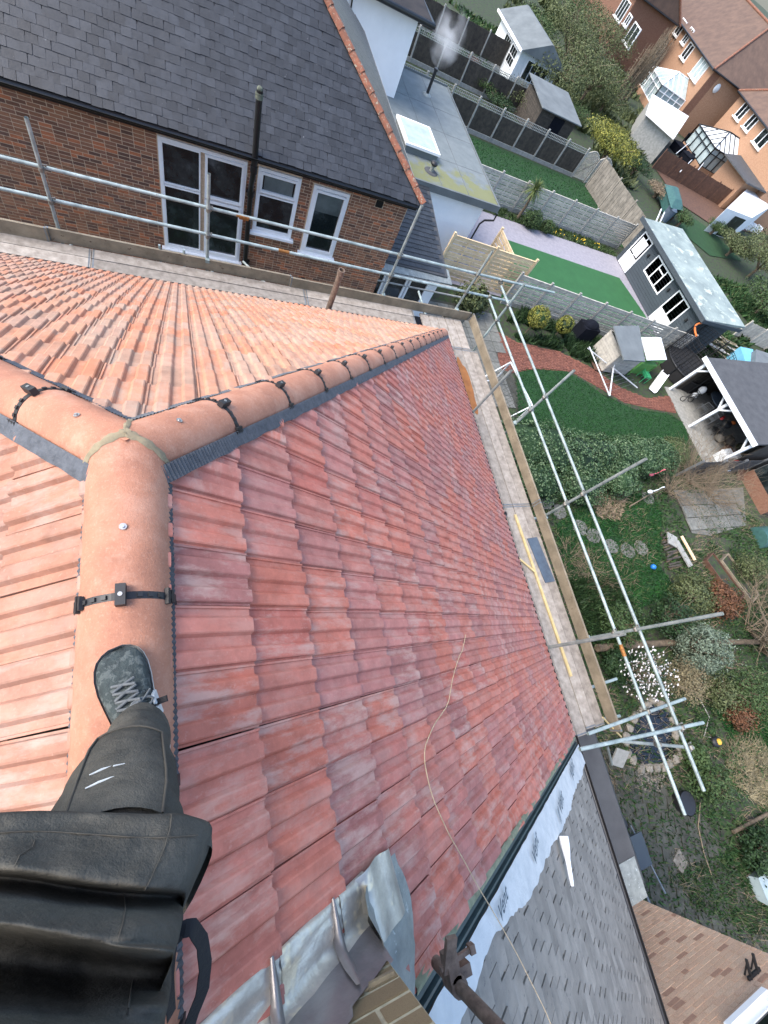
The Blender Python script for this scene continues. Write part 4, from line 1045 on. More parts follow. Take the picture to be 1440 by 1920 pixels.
def fence(name, label, p0, p1, n, h, m, cat='fence', style='slat', post='fence_grey', lift=.0, group=None, slat_parts=False, gravel=True, ph=.12, trellis=0.0, z=0.0):
    p0, p1 = Vector((p0[0], p0[1], z)), Vector((p1[0], p1[1], z)); d = (p1 - p0).normalized(); L = (p1 - p0).length; sdv = Vector((-d.y, d.x, 0))
    t = thing(name, label, cat, (p0 + p1) / 2, group); rg = random.Random(int(p0.x * 13 + p0.y * 7) & 255)
    for i in range(n + 1):
        q = p0 + d * L * i / n
        b = MB(); b.bar(q, q + Vector((0, 0, h + ph)), .1, .1, d); b.build('post', M[post], t)
    for i in range(n):
        a, b_ = p0 + d * (L * i / n + .06), p0 + d * (L * (i + 1) / n - .06)
        off = rg.uniform(-.02, .02); a, b_ = a + Vector((0, 0, off)), b_ + Vector((0, 0, off))
        if gravel:
            g_ = MB(); g_.bar(a + Vector((0, 0, .12)), b_ + Vector((0, 0, .12)), .05, .24); g_.build('gravel_board', M['concrete'], t)
        z0 = .26 if gravel else .03
        if style == 'slat':
            ns = 11; hh = (h - z0) / ns
            pb = MB()
            for k in range(ns):
                zz = z0 + hh * (k + .5)
                s_ = MB(); s_.bar(a + Vector((0, 0, zz)) + sdv * (.012 if k % 2 else -.012), b_ + Vector((0, 0, zz)) + sdv * (.012 if k % 2 else -.012), .016, hh * .76)
                if slat_parts: s_.build('slat', M[m], t)
                else: pb.add(s_.v, s_.f)
            for q in range(4):
                x = a.lerp(b_, (.01, .35, .65, .99)[q]); pb.bar(x + Vector((0, 0, z0)), x + Vector((0, 0, h)), .03, .05, d)
            pb.bar(a + Vector((0, 0, h)), b_ + Vector((0, 0, h)), .06, .03)
            pb.build('panel', M[m], t)
        elif style == 'board':
            nb = max(6, int((b_ - a).length / .14)); w = (b_ - a).length / nb
            pb = MB()
            hb = h - trellis
            for k in range(nb):
                x = a + d * (w * (k + .5)); o = sdv * (.008 if k % 2 else -.008)
                pb.bar(x + o + Vector((0, 0, z0)), x + o + Vector((0, 0, hb + rg.uniform(-.015, .015))), .014, w * 1.02, d)
            for zz in (z0 + .2, (z0 + hb) / 2, hb - .15): pb.bar(a + sdv * .04 + Vector((0, 0, zz)), b_ + sdv * .04 + Vector((0, 0, zz)), .04, .06)
            pb.build('panel', M[m], t)
            if trellis:
                tb = MB(); k = 0; x = 0
                while x < (b_ - a).length:
                    tb.bar(a + d * x + Vector((0, 0, hb)), a + d * x + Vector((0, 0, h)), .02, .03, d); x += .13
                for zz in (hb + .03, hb + trellis * .5, h): tb.bar(a + Vector((0, 0, zz)), b_ + Vector((0, 0, zz)), .03, .03)
                tb.build('trellis', M[post], t)
    return t

# lawns, paving, paths (levels a few millimetres apart)
Wg = lambda pts: [W(x, y, 0) for x, y in pts]
lawn_poly = Wg([(968, 700), (990, 692), (1060, 696), (1095, 715), (1130, 740), (1190, 768), (1250, 775), (1285, 795), (1292, 835), (1240, 850), (1100, 850), (975, 830)])
patch('lawn', lawn_poly, 'grass_base')
_c = sum(lawn_poly, Vector()) / len(lawn_poly)
scatter('lawn_grass', [_c.lerp(p, 1.02) for p in lawn_poly], 17000, .05, .03, M['grass_blade'], .01, 3)
path_poly = Wg([(930, 620), (975, 645), (1045, 658), (1110, 690), (1165, 728), (1215, 748), (1258, 742), (1268, 775), (1225, 768), (1170, 755), (1110, 720), (1070, 697), (1000, 692), (960, 700), (935, 690)])
patch('brick_path', path_poly, 'path_brick')
# bricks of the path, each laid as its own piece
rg = random.Random(21); pbk = MB(); n = 0
y = 9.5
while y < 14.2:
    x = 12.6 + (.11 if int(y * 100) % 2 else 0)
    while x < 25:
        if inpoly(x, y, [(p.x, p.y) for p in path_poly]) and inpoly(x + .2, y + .05, [(p.x, p.y) for p in path_poly]):
            pbk.box((x + .1, y + .05, .022 + rg.uniform(-.004, .004)), (.19, .088, .03), rg.gauss(0, .02))
        x += .215
    y += .105
tag(pbk.build('path_bricks', M['path_brick']), kind='stuff')
# slabs by the house
rg = random.Random(31)
slab_me = MB().box((0, 0, 0), (1, 1, 1)).mesh('paving_slab', M['paving_grey'])
pav = tag(MB().add([(6.0, 9.2, .003), (13.3, 9.2, .003), (13.3, 14.9, .003), (6.0, 14.9, .003)], [(0, 1, 2, 3)]).build('patio', M['paving_dark']), kind='structure')
for i in range(12):
    for k in range(9):
        x, y = 6.35 + i * .61, 9.5 + k * .61
        if x > 12.6 and y < 12: continue
        link('slab', slab_me, pav, Matrix.Translation((x, y, .02 + rg.uniform(-.004, .004))) @ Matrix.Rotation(rg.gauss(0, .01), 4, 'Z') @ Matrix.Diagonal((.59, .59, .04, 1)))
# next garden: pale paving border and artificial turf
paving_poly = Wg([(900, 415), (1158, 487), (1218, 600), (1186, 596), (1130, 572), (990, 540), (860, 500)])
patch('paving', [(12.0, 23.2), (26.9, 22.6), (26.6, 15.4), (11.5, 16.2)], 'paving_lilac')
turf_poly = Wg([(957, 452), (1163, 522), (1209, 590), (1190, 588), (985, 530), (950, 480)])
patch('artificial_turf', [(16.6, 20.9), (25.7, 20.4), (26.35, 17.4), (26.3, 15.0), (14.4, 15.9)], 'turf')
bed_poly = [(15.0, 22.9), (26.6, 22.6), (26.6, 23.6), (15, 23.75)]
patch('flower_bed', bed_poly, 'soil')
patch('lawn', [(15.5, 24.0), (28.5, 24.0), (28.5, 30.7), (15.0, 30.9)], 'grass_base')
scatter('lawn_grass', [(15.5, 24.2), (28, 24.2), (28, 30.3), (15.2, 30.7)], 7000, .07, .05, M['grass_blade'], .02, 5)
# our border under the fence
scatter('border_plants', Wg([(935, 610), (1000, 570), (1090, 610), (1130, 650), (1160, 690), (1100, 680), (1040, 655), (975, 640)]), 5200, .32, .10, M['leaf_dark'], 0, 8, .4, .9, -.15)
# rough lower garden
rough = [(8.5, 5.6), (22, 7.2), (27, 3), (27, -3), (24, -11), (10, -11), (9, -2)]
green_poly = Wg([(1040, 985), (1120, 930), (1215, 925), (1240, 960), (1235, 1060), (1270, 1110), (1180, 1150), (1100, 1130), (1050, 1060)])
patch('lawn', green_poly, 'grass_base')
scatter('lawn_grass', green_poly, 11000, .09, .05, M['grass_blade'], .02, 9)
scatter('ground_cover_weeds', rough, 34000, .14, .07, M['rough_grass'], .0, 10, .7, .55, -.3)
scatter('dry_weeds', rough, 14000, .2, .02, M['twig'], .0, 110, .9, .4, .0)
green2 = Wg([(1340, 1330), (1390, 1290), (1440, 1330), (1440, 1420), (1380, 1410)])
patch('lawn', green2, 'grass_base'); scatter('lawn_grass', green2, 4500, .08, .05, M['grass_blade'], .02, 12)
scatter('shaded_grass', Wg([(1260, 1640), (1440, 1560), (1440, 1760), (1300, 1700)]), 4500, .12, .06, M['rough_grass'], .0, 14)
scatter('ivy_under_platform', Wg([(1060, 1090), (1150, 1090), (1215, 1180), (1130, 1240), (1090, 1180)]), 5500, .28, .11, M['leaf_dark'], .0, 15, .4)
# undergrowth of the lower garden
rg = random.Random(88); ug = MB()
for i in range(150):
    x, y = rg.uniform(9.5, 25), rg.uniform(-9, 5.5)
    if not inpoly(x, y, rough) or inpoly(x, y, green_poly) or (20 < x < 26 and 2.8 < y < 5.4) or (y < -3.2 and x < 15) or mnoise.noise(Vector((x * .35, y * .35, 5))) < -.1: continue
    r = rg.uniform(.2, .5); leaves(ug, (x, y, r * .45), (r, r * rg.uniform(.7, 1.2), r * .6), int(260 * r), .07, rg, .25, .4, 2, i, zmin=.02)
tag(ug.build('undergrowth', M['rough_grass']), kind='stuff')
# mossy dark slabs of the lower patio, in rows
lp = tag(MB().add([(8.6, -11, .0035), (16.5, -11, .0035), (14.0, -5.2, .0035), (10.2, -2.6, .0035), (8.4, -2.6, .0035)], [(0, 1, 2, 3, 4)]).build('patio', M['paving_dark']), kind='structure')
dslab = MB().box((0, 0, 0), (1, 1, 1)).mesh('paving_slab', M['paving_dark'])
for i in range(17):
    for k in range(16):
        x, y = 8.7 + i * .46, -10.6 + k * .5 + (.22 if i % 2 else 0)
        if inpoly(x, y, [(8.6, -11), (16.3, -11), (13.6, -5.4), (10.4, -3.0), (8.5, -2.8)]):
            link('slab', dslab, lp, Matrix.Translation((x, y, .018 + rg.uniform(-.006, .006))) @ Matrix.Rotation(-.32 + rg.gauss(0, .02), 4, 'Z') @ Matrix.Diagonal((.44, .48, .04, 1)))

# ================================================================== BRICK HOUSE NEXT DOOR
M['moss_dark'] = pmat('mossy_iron', lin((110, 116, 100)), lin((60, 64, 56)), 20, .9, .3)
nb = thing('house', 'slate roofed brick house across the alley with white windows and a black soil pipe', 'house', (0, 15.5, 0))
YN = 11.5
holes = [(-.40, 1.50, 2.44, 5.12), (1.72, 2.78, 3.44, 5.1), (3.06, 4.06, 3.16, 5.06), (4.76, 4.99, 4.92, 5.13)]
b = MB()
b.span((-7, YN + .02, 0), (5.69, YN + 8, 5.3)); b.build('wall', M['brick_mortar'], nb)
brick_wall(nb, -5.0, 5.71, 1.7, 5.32, YN + .02, -1, M['brick_dark'], M['brick_mortar'], holes, single=300, seed=2, depth=.06)
b = MB(); b.span((4.78, YN - .01, 4.94), (4.97, YN + .03, 5.11))
for k in range(5): b.span((4.79, YN - .016, 4.955 + k * .03), (4.96, YN - .01, 4.97 + k * .03))
b.build('air_brick', M['gutter_black'], nb)
def window(parent, x0, x1, z0, z1, cells, sill=True, y=YN, pane='glass', fw=.07):
    """cells: list of (x0,x1,z0,z1,opening) in fractions"""
    w = MB(); w.span((x0, y - .035, z0), (x0 + fw, y + .05, z1)); w.span((x1 - fw, y - .035, z0), (x1, y + .05, z1))
    w.span((x0 + fw, y - .034, z0), (x1 - fw, y + .05, z0 + fw)); w.span((x0 + fw, y - .034, z1 - fw), (x1 - fw, y + .05, z1))
    wf = w.build('window', M['white_upvc'], parent)
    for (a, b_, c, d, op) in cells:
        xa, xb = x0 + (x1 - x0) * a, x0 + (x1 - x0) * b_; za, zb_ = z0 + (z1 - z0) * c, z0 + (z1 - z0) * d
        f_ = MB(); t = .055 if op else .032; yo = -.055 if op else -.03
        f_.span((xa, y + yo, za), (xa + t, y + .04, zb_)); f_.span((xb - t, y + yo, za), (xb, y + .04, zb_))
        f_.span((xa + t, y + yo + .002, za), (xb - t, y + .04, za + t)); f_.span((xa + t, y + yo + .002, zb_ - t), (xb - t, y + .04, zb_))
        f_.build('sash', M['white_upvc'], wf)
        p = MB(); p.span((xa + t, y + .005, za + t), (xb - t, y + .015, zb_ - t)); p.build('pane', M[pane if not isinstance(op, str) else op], wf)
    if sill:
        s_ = MB(); s_.span((x0 - .07, y - .12, z0 - .06), (x1 + .07, y + .02, z0 - .004)); s_.build('sill', M['white_upvc'], wf)
    return wf
window(nb, -.38, 1.48, 2.52, 5.1, [(.03, .46, .03, .62, 0), (.03, .46, .63, .97, 0), (.51, .97, .03, .58, 1), (.51, .97, .6, .97, 1)])
wf = window(nb, 1.74, 2.76, 3.52, 5.08, [(.06, .94, .05, .62, 0), (.06, .94, .65, .95, 1)])
window(nb, 3.09, 4.03, 3.24, 5.05, [(.07, .93, .05, .95, 1)])
b = MB(); b.span((3.21, YN + .001, 4.42), (3.9, YN + .004, 4.93)); b.build('blind', M['glass_obscure'], nb)
b = MB(); b.span((1.90, YN + .001, 4.6), (2.6, YN + .004, 4.92)); b.build('blind', M['glass_obscure'], nb)
# soil pipe up the wall and past the gutter
b = MB(); b.tube([(1.69, YN - .1, 0), (1.60, YN - .1, 4.5)], .062, 14); b.tube([(1.60, YN - .1, 4.5), (1.59, YN - .16, 4.75), (1.58, YN - .36, 5.0), (1.58, YN - .38, 5.3)], .062, 14); b.tube([(1.58, YN - .38, 5.25), (1.54, YN - .38, 6.64)], .066, 14)
sp_ = b.build('soil_pipe', M['gutter_black'], nb)
for x, z in ((1.67, 2.55), (1.605, 4.42)): c_ = MB(); c_.tube([(x, YN - .1, z), (x, YN - .1, z + .12)], .078, 14); c_.box((x, YN - .03, z + .06), (.2, .05, .05)); c_.build('pipe_collar', M['gutter_black'], sp_)
c_ = MB(); c_.tube([(1.58, YN - .38, 5.12), (1.58, YN - .38, 5.26)], .08, 14); c_.build('pipe_collar', M['gutter_black'], sp_)
c_ = MB(); c_.ball((1.54, YN - .38, 6.66), .06, 12, 8, (1, 1, .8)); c_.tube([(1.54, YN - .38, 6.5), (1.54, YN - .38, 6.6)], .078, 14); c_.build('cage_cowl', M['moss_dark'], sp_)
b = MB(); b.tube([(1.72, YN - .1, 2.45), (1.9, YN - .09, 2.33), (2.3, YN - .07, 2.25)], .03, 8); b.build('waste_pipe', M['gutter_black'], nb)
b = MB(); b.box((3.35, YN - .06, 2.36), (.1, .12, .09)); b.tube([(3.35, YN - .08, 2.34), (3.38, YN - .16, 2.15), (3.6, YN - .12, 1.95), (3.9, YN - .04, 1.8)], .014, 6); b.build('outside_tap', M['dark_metal'], nb)
# roof: slates on the front slope
NEX, NEY, NEZ, NT_ = 5.86, 11.15, 5.5, .709
na = math.atan(NT_); nc, ns_ = math.cos(na), math.sin(na)
RIDY = 15.6; RL = (RIDY - NEY) / nc
ex, up, nn = Vector((-1, 0, 0)), Vector((0, nc, ns_)), Vector((0, -ns_, nc))
ex = up.cross(nn)
slw, slg = .188, .165
sb = MB(); sb.box((slw / 2, (slg + .1) / 2, 0), (slw - .006, slg + .1, .009)); slate_me = sb.mesh('slate', M['slate'])
rg = random.Random(17); L_ = []
for k in range(int(RL / slg) + 1):
    for i in range(-2, 70):
        u = i * slw + (slw / 2 if k % 2 else 0) + rg.gauss(0, .004)
        v = k * slg + rg.gauss(0, .006) - .04
        o = Vector((NEX - .0, NEY, NEZ)) + up * v
        xL = NEX - u
        yy = o.y
        lim = NEX - max(0, (o.y - NEY)) - .02
        if xL - slw > lim or xL < -6.4: continue
        org = Vector((xL, o.y, o.z)) if ex.x < 0 else Vector((xL - slw, o.y, o.z))
        if (xL if ex.x < 0 else xL) > lim + .1 * 0:
            wcut = True
        else: wcut = False
        mw = Matrix.Translation(org) @ Matrix((ex, up, nn)).transposed().to_4x4() @ Matrix.Translation((0, 0, .016 + rg.uniform(0, .006))) @ Matrix.Rotation(-.035 + rg.gauss(0, .005), 4, 'X') @ Matrix.Rotation(rg.gauss(0, .008), 4, 'Y') @ Matrix.Rotation(rg.gauss(0, .008), 4, 'Z')
        ctr = mw @ Vector((slw / 2, slg / 2, 0))
        L_.append((9 + (ctr - CAM).length if wcut and inframe(ctr, 5) else ((ctr - CAM).length if inframe(ctr, 5) else 99), mw, wcut))
L_.sort(key=lambda t: t[0]); rest = MB()
hp, hn = Vector((NEX, NEY, NEZ)), Vector((1, 1, 0))
for i, (d, mw, wc) in enumerate(L_):
    if wc:
        bm = bmesh.new(); vv = [bm.verts.new(mw @ Vector(v)) for v in sb.v]
        for f in sb.f: bm.faces.new([vv[j] for j in f])
        bmesh.ops.bisect_plane(bm, geom=bm.verts[:] + bm.edges[:] + bm.faces[:], plane_co=hp, plane_no=hn, clear_outer=True)
        bm.verts.index_update(); v_, f_ = [v.co.copy() for v in bm.verts], [tuple(v.index for v in f.verts) for f in bm.faces]; bm.free()
        rest.add(v_, f_)
    elif i < 300 and d < 90: link('slate', slate_me, nb, mw)
    else: rest.add([mw @ Vector(v) for v in sb.v], sb.f)
tag(rest.build('slate_field', M['slate'], nb), kind='stuff')
rz = NEZ + NT_ * (RIDY - NEY); rx = NEX - (RIDY - NEY); yb = 2 * RIDY - NEY
b = MB(); b.add([(-9, NEY, NEZ), (NEX, NEY, NEZ), (rx, RIDY, rz), (-9, RIDY, rz)], [(0, 1, 2, 3)]); b.add([(NEX, NEY, NEZ), (NEX, yb, NEZ), (rx, RIDY, rz)], [(0, 1, 2)]); b.add([(NEX, yb, NEZ), (-9, yb, NEZ), (-9, RIDY, rz), (rx, RIDY, rz)], [(0, 1, 2, 3)])
b.build('roof', M['slate_wet'], nb)
# side slope slates
ex2, up2, nn2 = Vector((0, 1, 0)), Vector((-nc, 0, ns_)), Vector((ns_, 0, nc))
rest = MB()
for k in range(int(RL / slg)):
    for i in range(49):
        y = NEY + i * slw + (slw / 2 if k % 2 else 0); o = Vector((NEX, y, NEZ)) + up2 * (k * slg - .03)
        if y < NEY + (NEX - o.x) + .05 or y + slw > yb - (NEX - o.x): continue
        mw = Matrix.Translation(o) @ Matrix((ex2, up2, nn2)).transposed().to_4x4() @ Matrix.Translation((0, 0, .016)) @ Matrix.Rotation(-.035 + rg.gauss(0, .006), 4, 'X')
        rest.add([mw @ Vector(v) for v in sb.v], sb.f)
tag(rest.build('side_slate_field', M['slate_wet'], nb), kind='stuff')
hd = Vector((-1, 1, NT_)).normalized(); hl = 0.0; hs_, hu = hd.cross(Vector((0, 0, 1))).normalized(), None
hu = hs_.cross(hd)
while hl < 5.6:                                    # mossy half round hip tiles
    p = Vector((NEX, NEY, NEZ + .005)) + hd * hl; b = MB()
    arc = lambda q, r: [q + hs_ * math.cos(math.pi * j / 8) * r + hu * math.sin(math.pi * j / 8) * r for j in range(9)]
    L2 = .43; tilt = hu * .015
    b.grid([arc(p + tilt, .105), arc(p + hd * L2, .098)]); b.grid([arc(p + tilt, .09), arc(p + tilt, .105)], False); b.build('ridge_tile', M['old_clay'], nb); hl += .42
gutter_mb((-7, NEY - .06, NEZ - .05), (NEX, NEY - .06, NEZ - .05), (0, -1, 0), .06).build('gutter', M['gutter_black'], nb)
b = MB(); b.span((-7, NEY + .02, NEZ - .2), (NEX - .1, NEY + .05, NEZ - .02)); b.span((-7, NEY + .05, NEZ - .2), (NEX - .15, YN + .03, NEZ - .185)); b.build('fascia', M['gutter_black'], nb)
b = MB(); b.tube([(NEX + .03, NEY, NEZ - .03), (NEX + .03, yb, NEZ - .03)], .035, 8); b.build('side_gutter', M['concrete'], nb)
# lean-to with a dark roof at its back corner
M['slate_dark'] = pmat('near_black_slate', (.034, .038, .044), (.02, .023, .027), 4, .5, .3, rnd=.25)
lt = thing('lean_to', 'dark roofed lean-to between the brick house and the white rendered extension', 'lean-to', (7.3, 15.3, 0))
b = MB(); b.hexa([(5.72, 13.2, 2.28), (9.1, 13.15, 2.28), (9.0, 17.46, 3.0), (5.72, 17.46, 3.0)], [(5.72, 13.2, 2.34), (9.1, 13.15, 2.34), (9.0, 17.46, 3.06), (5.72, 17.46, 3.06)]); b.build('roof', M['felt_dark'], lt)
b = MB()
for k in range(20):
    for i in range(13):
        x0 = 5.74 + i * .25 + (.12 if k % 2 else 0); y0 = 13.25 + k * .21; z0 = 2.355 + (y0 - 13.2) * .169
        if x0 + .25 > 9.05: continue
        b.hexa([(x0, y0, z0), (x0 + .245, y0, z0), (x0 + .245, y0 + .23, z0 + .02), (x0, y0 + .23, z0 + .03)], [(x0, y0, z0 + .008), (x0 + .245, y0, z0 + .008), (x0 + .245, y0 + .23, z0 + .032), (x0, y0 + .23, z0 + .032)])
tag(b.build('slate_field', M['slate_dark'], lt), kind='stuff')
b = MB(); b.hexa([(5.75, 12.9, 2.2), (9.3, 12.95, 2.2), (9.2, 13.5, 2.36), (5.75, 14.1, 2.46)], [(5.75, 12.9, 2.23), (9.3, 12.95, 2.23), (9.2, 13.5, 2.39), (5.75, 14.1, 2.5)]); b.build('lead_valley', M['lead_grey'], lt)
b = MB(); b.tube([(5.74, 12.85, 2.18), (9.5, 12.85, 2.18)], .05, 8); b.tube([(5.74, 12.55, 2.05), (9.7, 12.6, 2.05)], .03, 8); b.build('gutter', M['concrete'], lt)
b = MB(); b.span((5.74, 13.3, 0), (9.0, 17.4, 2.26)); b.build('wall', M['render_white'], lt)
for i, x in enumerate((5.95, 6.85, 7.75)):
    f_ = MB(); f_.span((x, 13.2, .5), (x + .07, 13.32, 2.1)); f_.span((x + .75, 13.2, .5), (x + .82, 13.32, 2.1)); f_.span((x + .07, 13.2, .5), (x + .75, 13.32, .58)); f_.span((x + .07, 13.2, 2.02), (x + .75, 13.32, 2.1)); wfx = f_.build('window', M['white_upvc'], lt)
    p_ = MB(); p_.span((x + .07, 13.26, .58), (x + .75, 13.28, 2.02)); p_.build('pane', M['glass'], wfx)
b = MB(); b.span((6.2, 12.55, .0), (6.8, 13.1, .95)); b.span((6.22, 12.57, .95), (6.78, 13.08, 1.0)); tag(b.build('storage_box', M['fence_brown']), 'brown wooden storage box standing below the lean-to gutter', 'box')
b = MB(); b.span((7.0, 12.6, .02), (7.9, 13.1, .8)); b.span((7.02, 12.58, .8), (7.88, 13.12, .86)); tag(b.build('chest_freezer', M['white_paint']), 'white chest standing below the lean-to gutter', 'chest')

# white rendered extension with flat mossy roof
we = thing('house_extension', 'white rendered single storey extension with a flat mossy felt roof and skylight', 'extension', (10.3, 21.5, 0))
b = MB(); b.span((8.5, 17.5, 0), (11.95, 26.0, 2.92)); b.build('wall', M['render_white'], we)
b = MB(); b.span((8.2, 17.28, 2.94), (12.42, 26.3, 3.12)); b.build('roof', M['felt_moss'], we)
b = MB(); b.span((8.2, 17.2, 2.9), (12.46, 17.29, 3.17)); b.span((12.4, 17.29, 2.9), (12.47, 26.3, 3.15)); b.span((8.2, 26.25, 2.9), (12.4, 26.33, 3.2)); b.build('fascia', M['felt_grey'], we)
b = MB()
for x in (9.6, 10.9): b.span((x, 17.34, 3.122), (x + .03, 26.2, 3.127))
for y in (19.4, 21.6, 23.6): b.span((8.25, y, 3.122), (12.35, y + .03, 3.126))
b.build('felt_lap', M['felt_grey'], we)
b = MB(); b.tube([(12.5, 17.22, 2.9), (12.5, 17.2, 2.6), (12.15, 17.3, 2.45), (12.1, 17.42, 2.2), (12.1, 17.42, .1)], .04, 8); b.build('downpipe', M['gutter_black'], we)
sk = MB(); sk.span((8.25, 18.95, 3.12), (9.72, 20.75, 3.36)); k_ = sk.build('skylight', M['felt_grey'], we)
b = MB(); b.span((8.2, 18.9, 3.36), (9.77, 20.8, 3.45)); b.build('skylight_frame', M['white_upvc'], k_)
b = MB(); b.span((8.32, 19.02, 3.45), (9.65, 20.68, 3.462)); b.build('skylight_pane', M['glass_pale'], k_)
p_, h_ = VH(800, 178, 815, 145, 3.12)
fl = thing('boiler_flue', 'black boiler flue on the flat roof with white steam rising', 'flue', p_)
b = MB(); b.tube([(p_.x, p_.y, 3.12), (p_.x, p_.y, 3.12 + .9)], .07, 12); b.tube([(p_.x, p_.y, 4.02), (p_.x, p_.y, 4.1)], .1, 12); b.build('pipe', M['black_plastic'], fl)
b = MB(); b.tube([(p_.x, p_.y, 3.122), (p_.x, p_.y, 3.15), (p_.x, p_.y, 3.2)], [.22, .2, .09], 14); b.build('weather_collar', M['lead_grey'], fl)
p_ = W(808, 322, 3.12)
mv = thing('roof_vent', 'small black mushroom vent at the edge of the flat roof', 'vent', p_)
b = MB(); b.tube([(p_.x, p_.y, 3.12), (p_.x, p_.y, 3.38)], .08, 12); b.build('pipe', M['lead_grey'], mv)
b = MB(); b.ball((p_.x, p_.y, 3.42), .15, 12, 7, (1, 1, .6)); b.build('cowl', M['black_plastic'], mv)
b = MB(); b.tube([(p_.x, p_.y, 3.123), (p_.x, p_.y, 3.15)], [.3, .26], 14); b.build('collar', M['felt_dark'], mv)
# steam
m, t = newmat('steam', 1)
t.n.remove(t.b); pv = t.new('ShaderNodeVolumePrincipled'); pv.inputs['Color'].default_value = (.95, .95, .95, 1)
co = t.coords(); nf = t.new('ShaderNodeTexNoise'); nf.inputs['Scale'].default_value = 1.6; nf.inputs['Detail'].default_value = 5; t.link(co, nf.inputs['Vector'])
rr = t.ramp(nf.outputs['Fac'], [(.42, (0, 0, 0)), (.72, (1, 1, 1))])
gc = t.new('ShaderNodeTexCoord').outputs['Generated']; vd = t.new('ShaderNodeVectorMath', operation='DISTANCE'); t.link(gc, vd.inputs[0]); vd.inputs[1].default_value = (.5, .5, .42)
fall = t.ramp(vd.outputs['Value'], [(.12, (1, 1, 1)), (.5, (0, 0, 0))])
t.link(t.math('MULTIPLY', t.math('MULTIPLY', rr, fall), 1.9), pv.inputs['Density']); t.link(pv.outputs[0], t.n['Material Output'].inputs['Volume'])
fp = W(800, 178, 3.12)
b = MB(); b.ball((fp.x + .2, fp.y + .45, 5.15), 1.0, 16, 12, (.8, .9, 1.15), 0)
tag(b.build('steam_plume', m), 'pale drifting puff of steam above the black boiler flue', 'steam', kind='stuff')

# upper white house beyond
uw = thing('house', 'white rendered two storey house with dark roof and black gutter at the picture top', 'house', (5.5, 27, 0))
b = MB(); b.span((-4, 22.9, 0), (8.68, 33, 5.8)); b.build('wall', M['render_white'], uw)
b = MB(); b.hexa([(-4.4, 22.45, 5.8), (9.1, 22.45, 5.8), (9.1, 33.4, 5.8), (-4.4, 33.4, 5.8)], [(0, 27.9, 9.4), (4.2, 27.9, 9.4), (4.2, 28, 9.4), (0, 28, 9.4)]); b.build('roof', M['slate_wet'], uw)
b = MB(); b.tube([(-4.4, 22.42, 5.76), (9.15, 22.42, 5.76), (9.15, 33.4, 5.76)], .09, 8); b.build('gutter', M['gutter_black'], uw)
b = MB(); b.tube([(6.0, 22.85, 5.7), (6.05, 22.84, 5.0), (6.5, 22.85, 4.2), (6.5, 22.85, 3.4)], .03, 6); b.build('cable', M['gutter_black'], uw)

# ================================================================== FENCES
fence('fence', 'grey slatted fence with concrete posts between our garden and the artificial lawn', (14.3, 15.6), (26.6, 14.1), 7, 1.62, 'fence_grey', style='slat', post='concrete')
fence('fence', 'grey slatted fence behind the flower bed and cabbage palm', (12.6, 23.95), (27.2, 23.6), 8, 1.62, 'fence_grey', style='slat', post='concrete')
fence('fence', 'dark board fence with trellis top beyond the far lawn', (11.5, 31.35), (26.4, 30.95), 8, 1.75, 'fence_dark', style='board', post='concrete', trellis=.3)
fence('fence', 'dark panelled fence behind the bushes at the top of the picture', (12.5, 37.6), (24.4, 37.2), 6, 1.7, 'fence_dark', style='board', post='concrete', trellis=.25)
fence('fence', 'furthest row of dark fence panels with pale posts at the top edge', (12, 43.8), (24.2, 43.4), 6, 1.7, 'fence_dark', style='board', post='concrete')
# new tan panels near the white extension
fence('fence', 'new tan slatted fence panels, brighter than the grey fence they continue', (10.6, 16.45), (15.1, 16.2), 2, 2.0, 'fence_tan', style='slat', post='fence_tan', gravel=False, slat_parts=True)
fence('fence', 'single new tan slatted panel standing edge-on by the artificial lawn', W(941, 431, 1.7)[:2], W(966, 485, 1.7)[:2], 1, 1.7, 'fence_tan', style='slat', post='fence_tan', gravel=False)
fence('fence', 'short tan panel beyond the flat roof, in front of the far lawn', (12.6, 24.4), (13.9, 24.4), 1, 1.9, 'fence_tan', style='slat', post='fence_tan', gravel=False)
fence('fence', 'tall close boarded grey fence closing the far lawn', (27.6, 30.3), (28.3, 23.6), 3, 1.95, 'fence_mid', style='board', post='fence_mid', gravel=False)
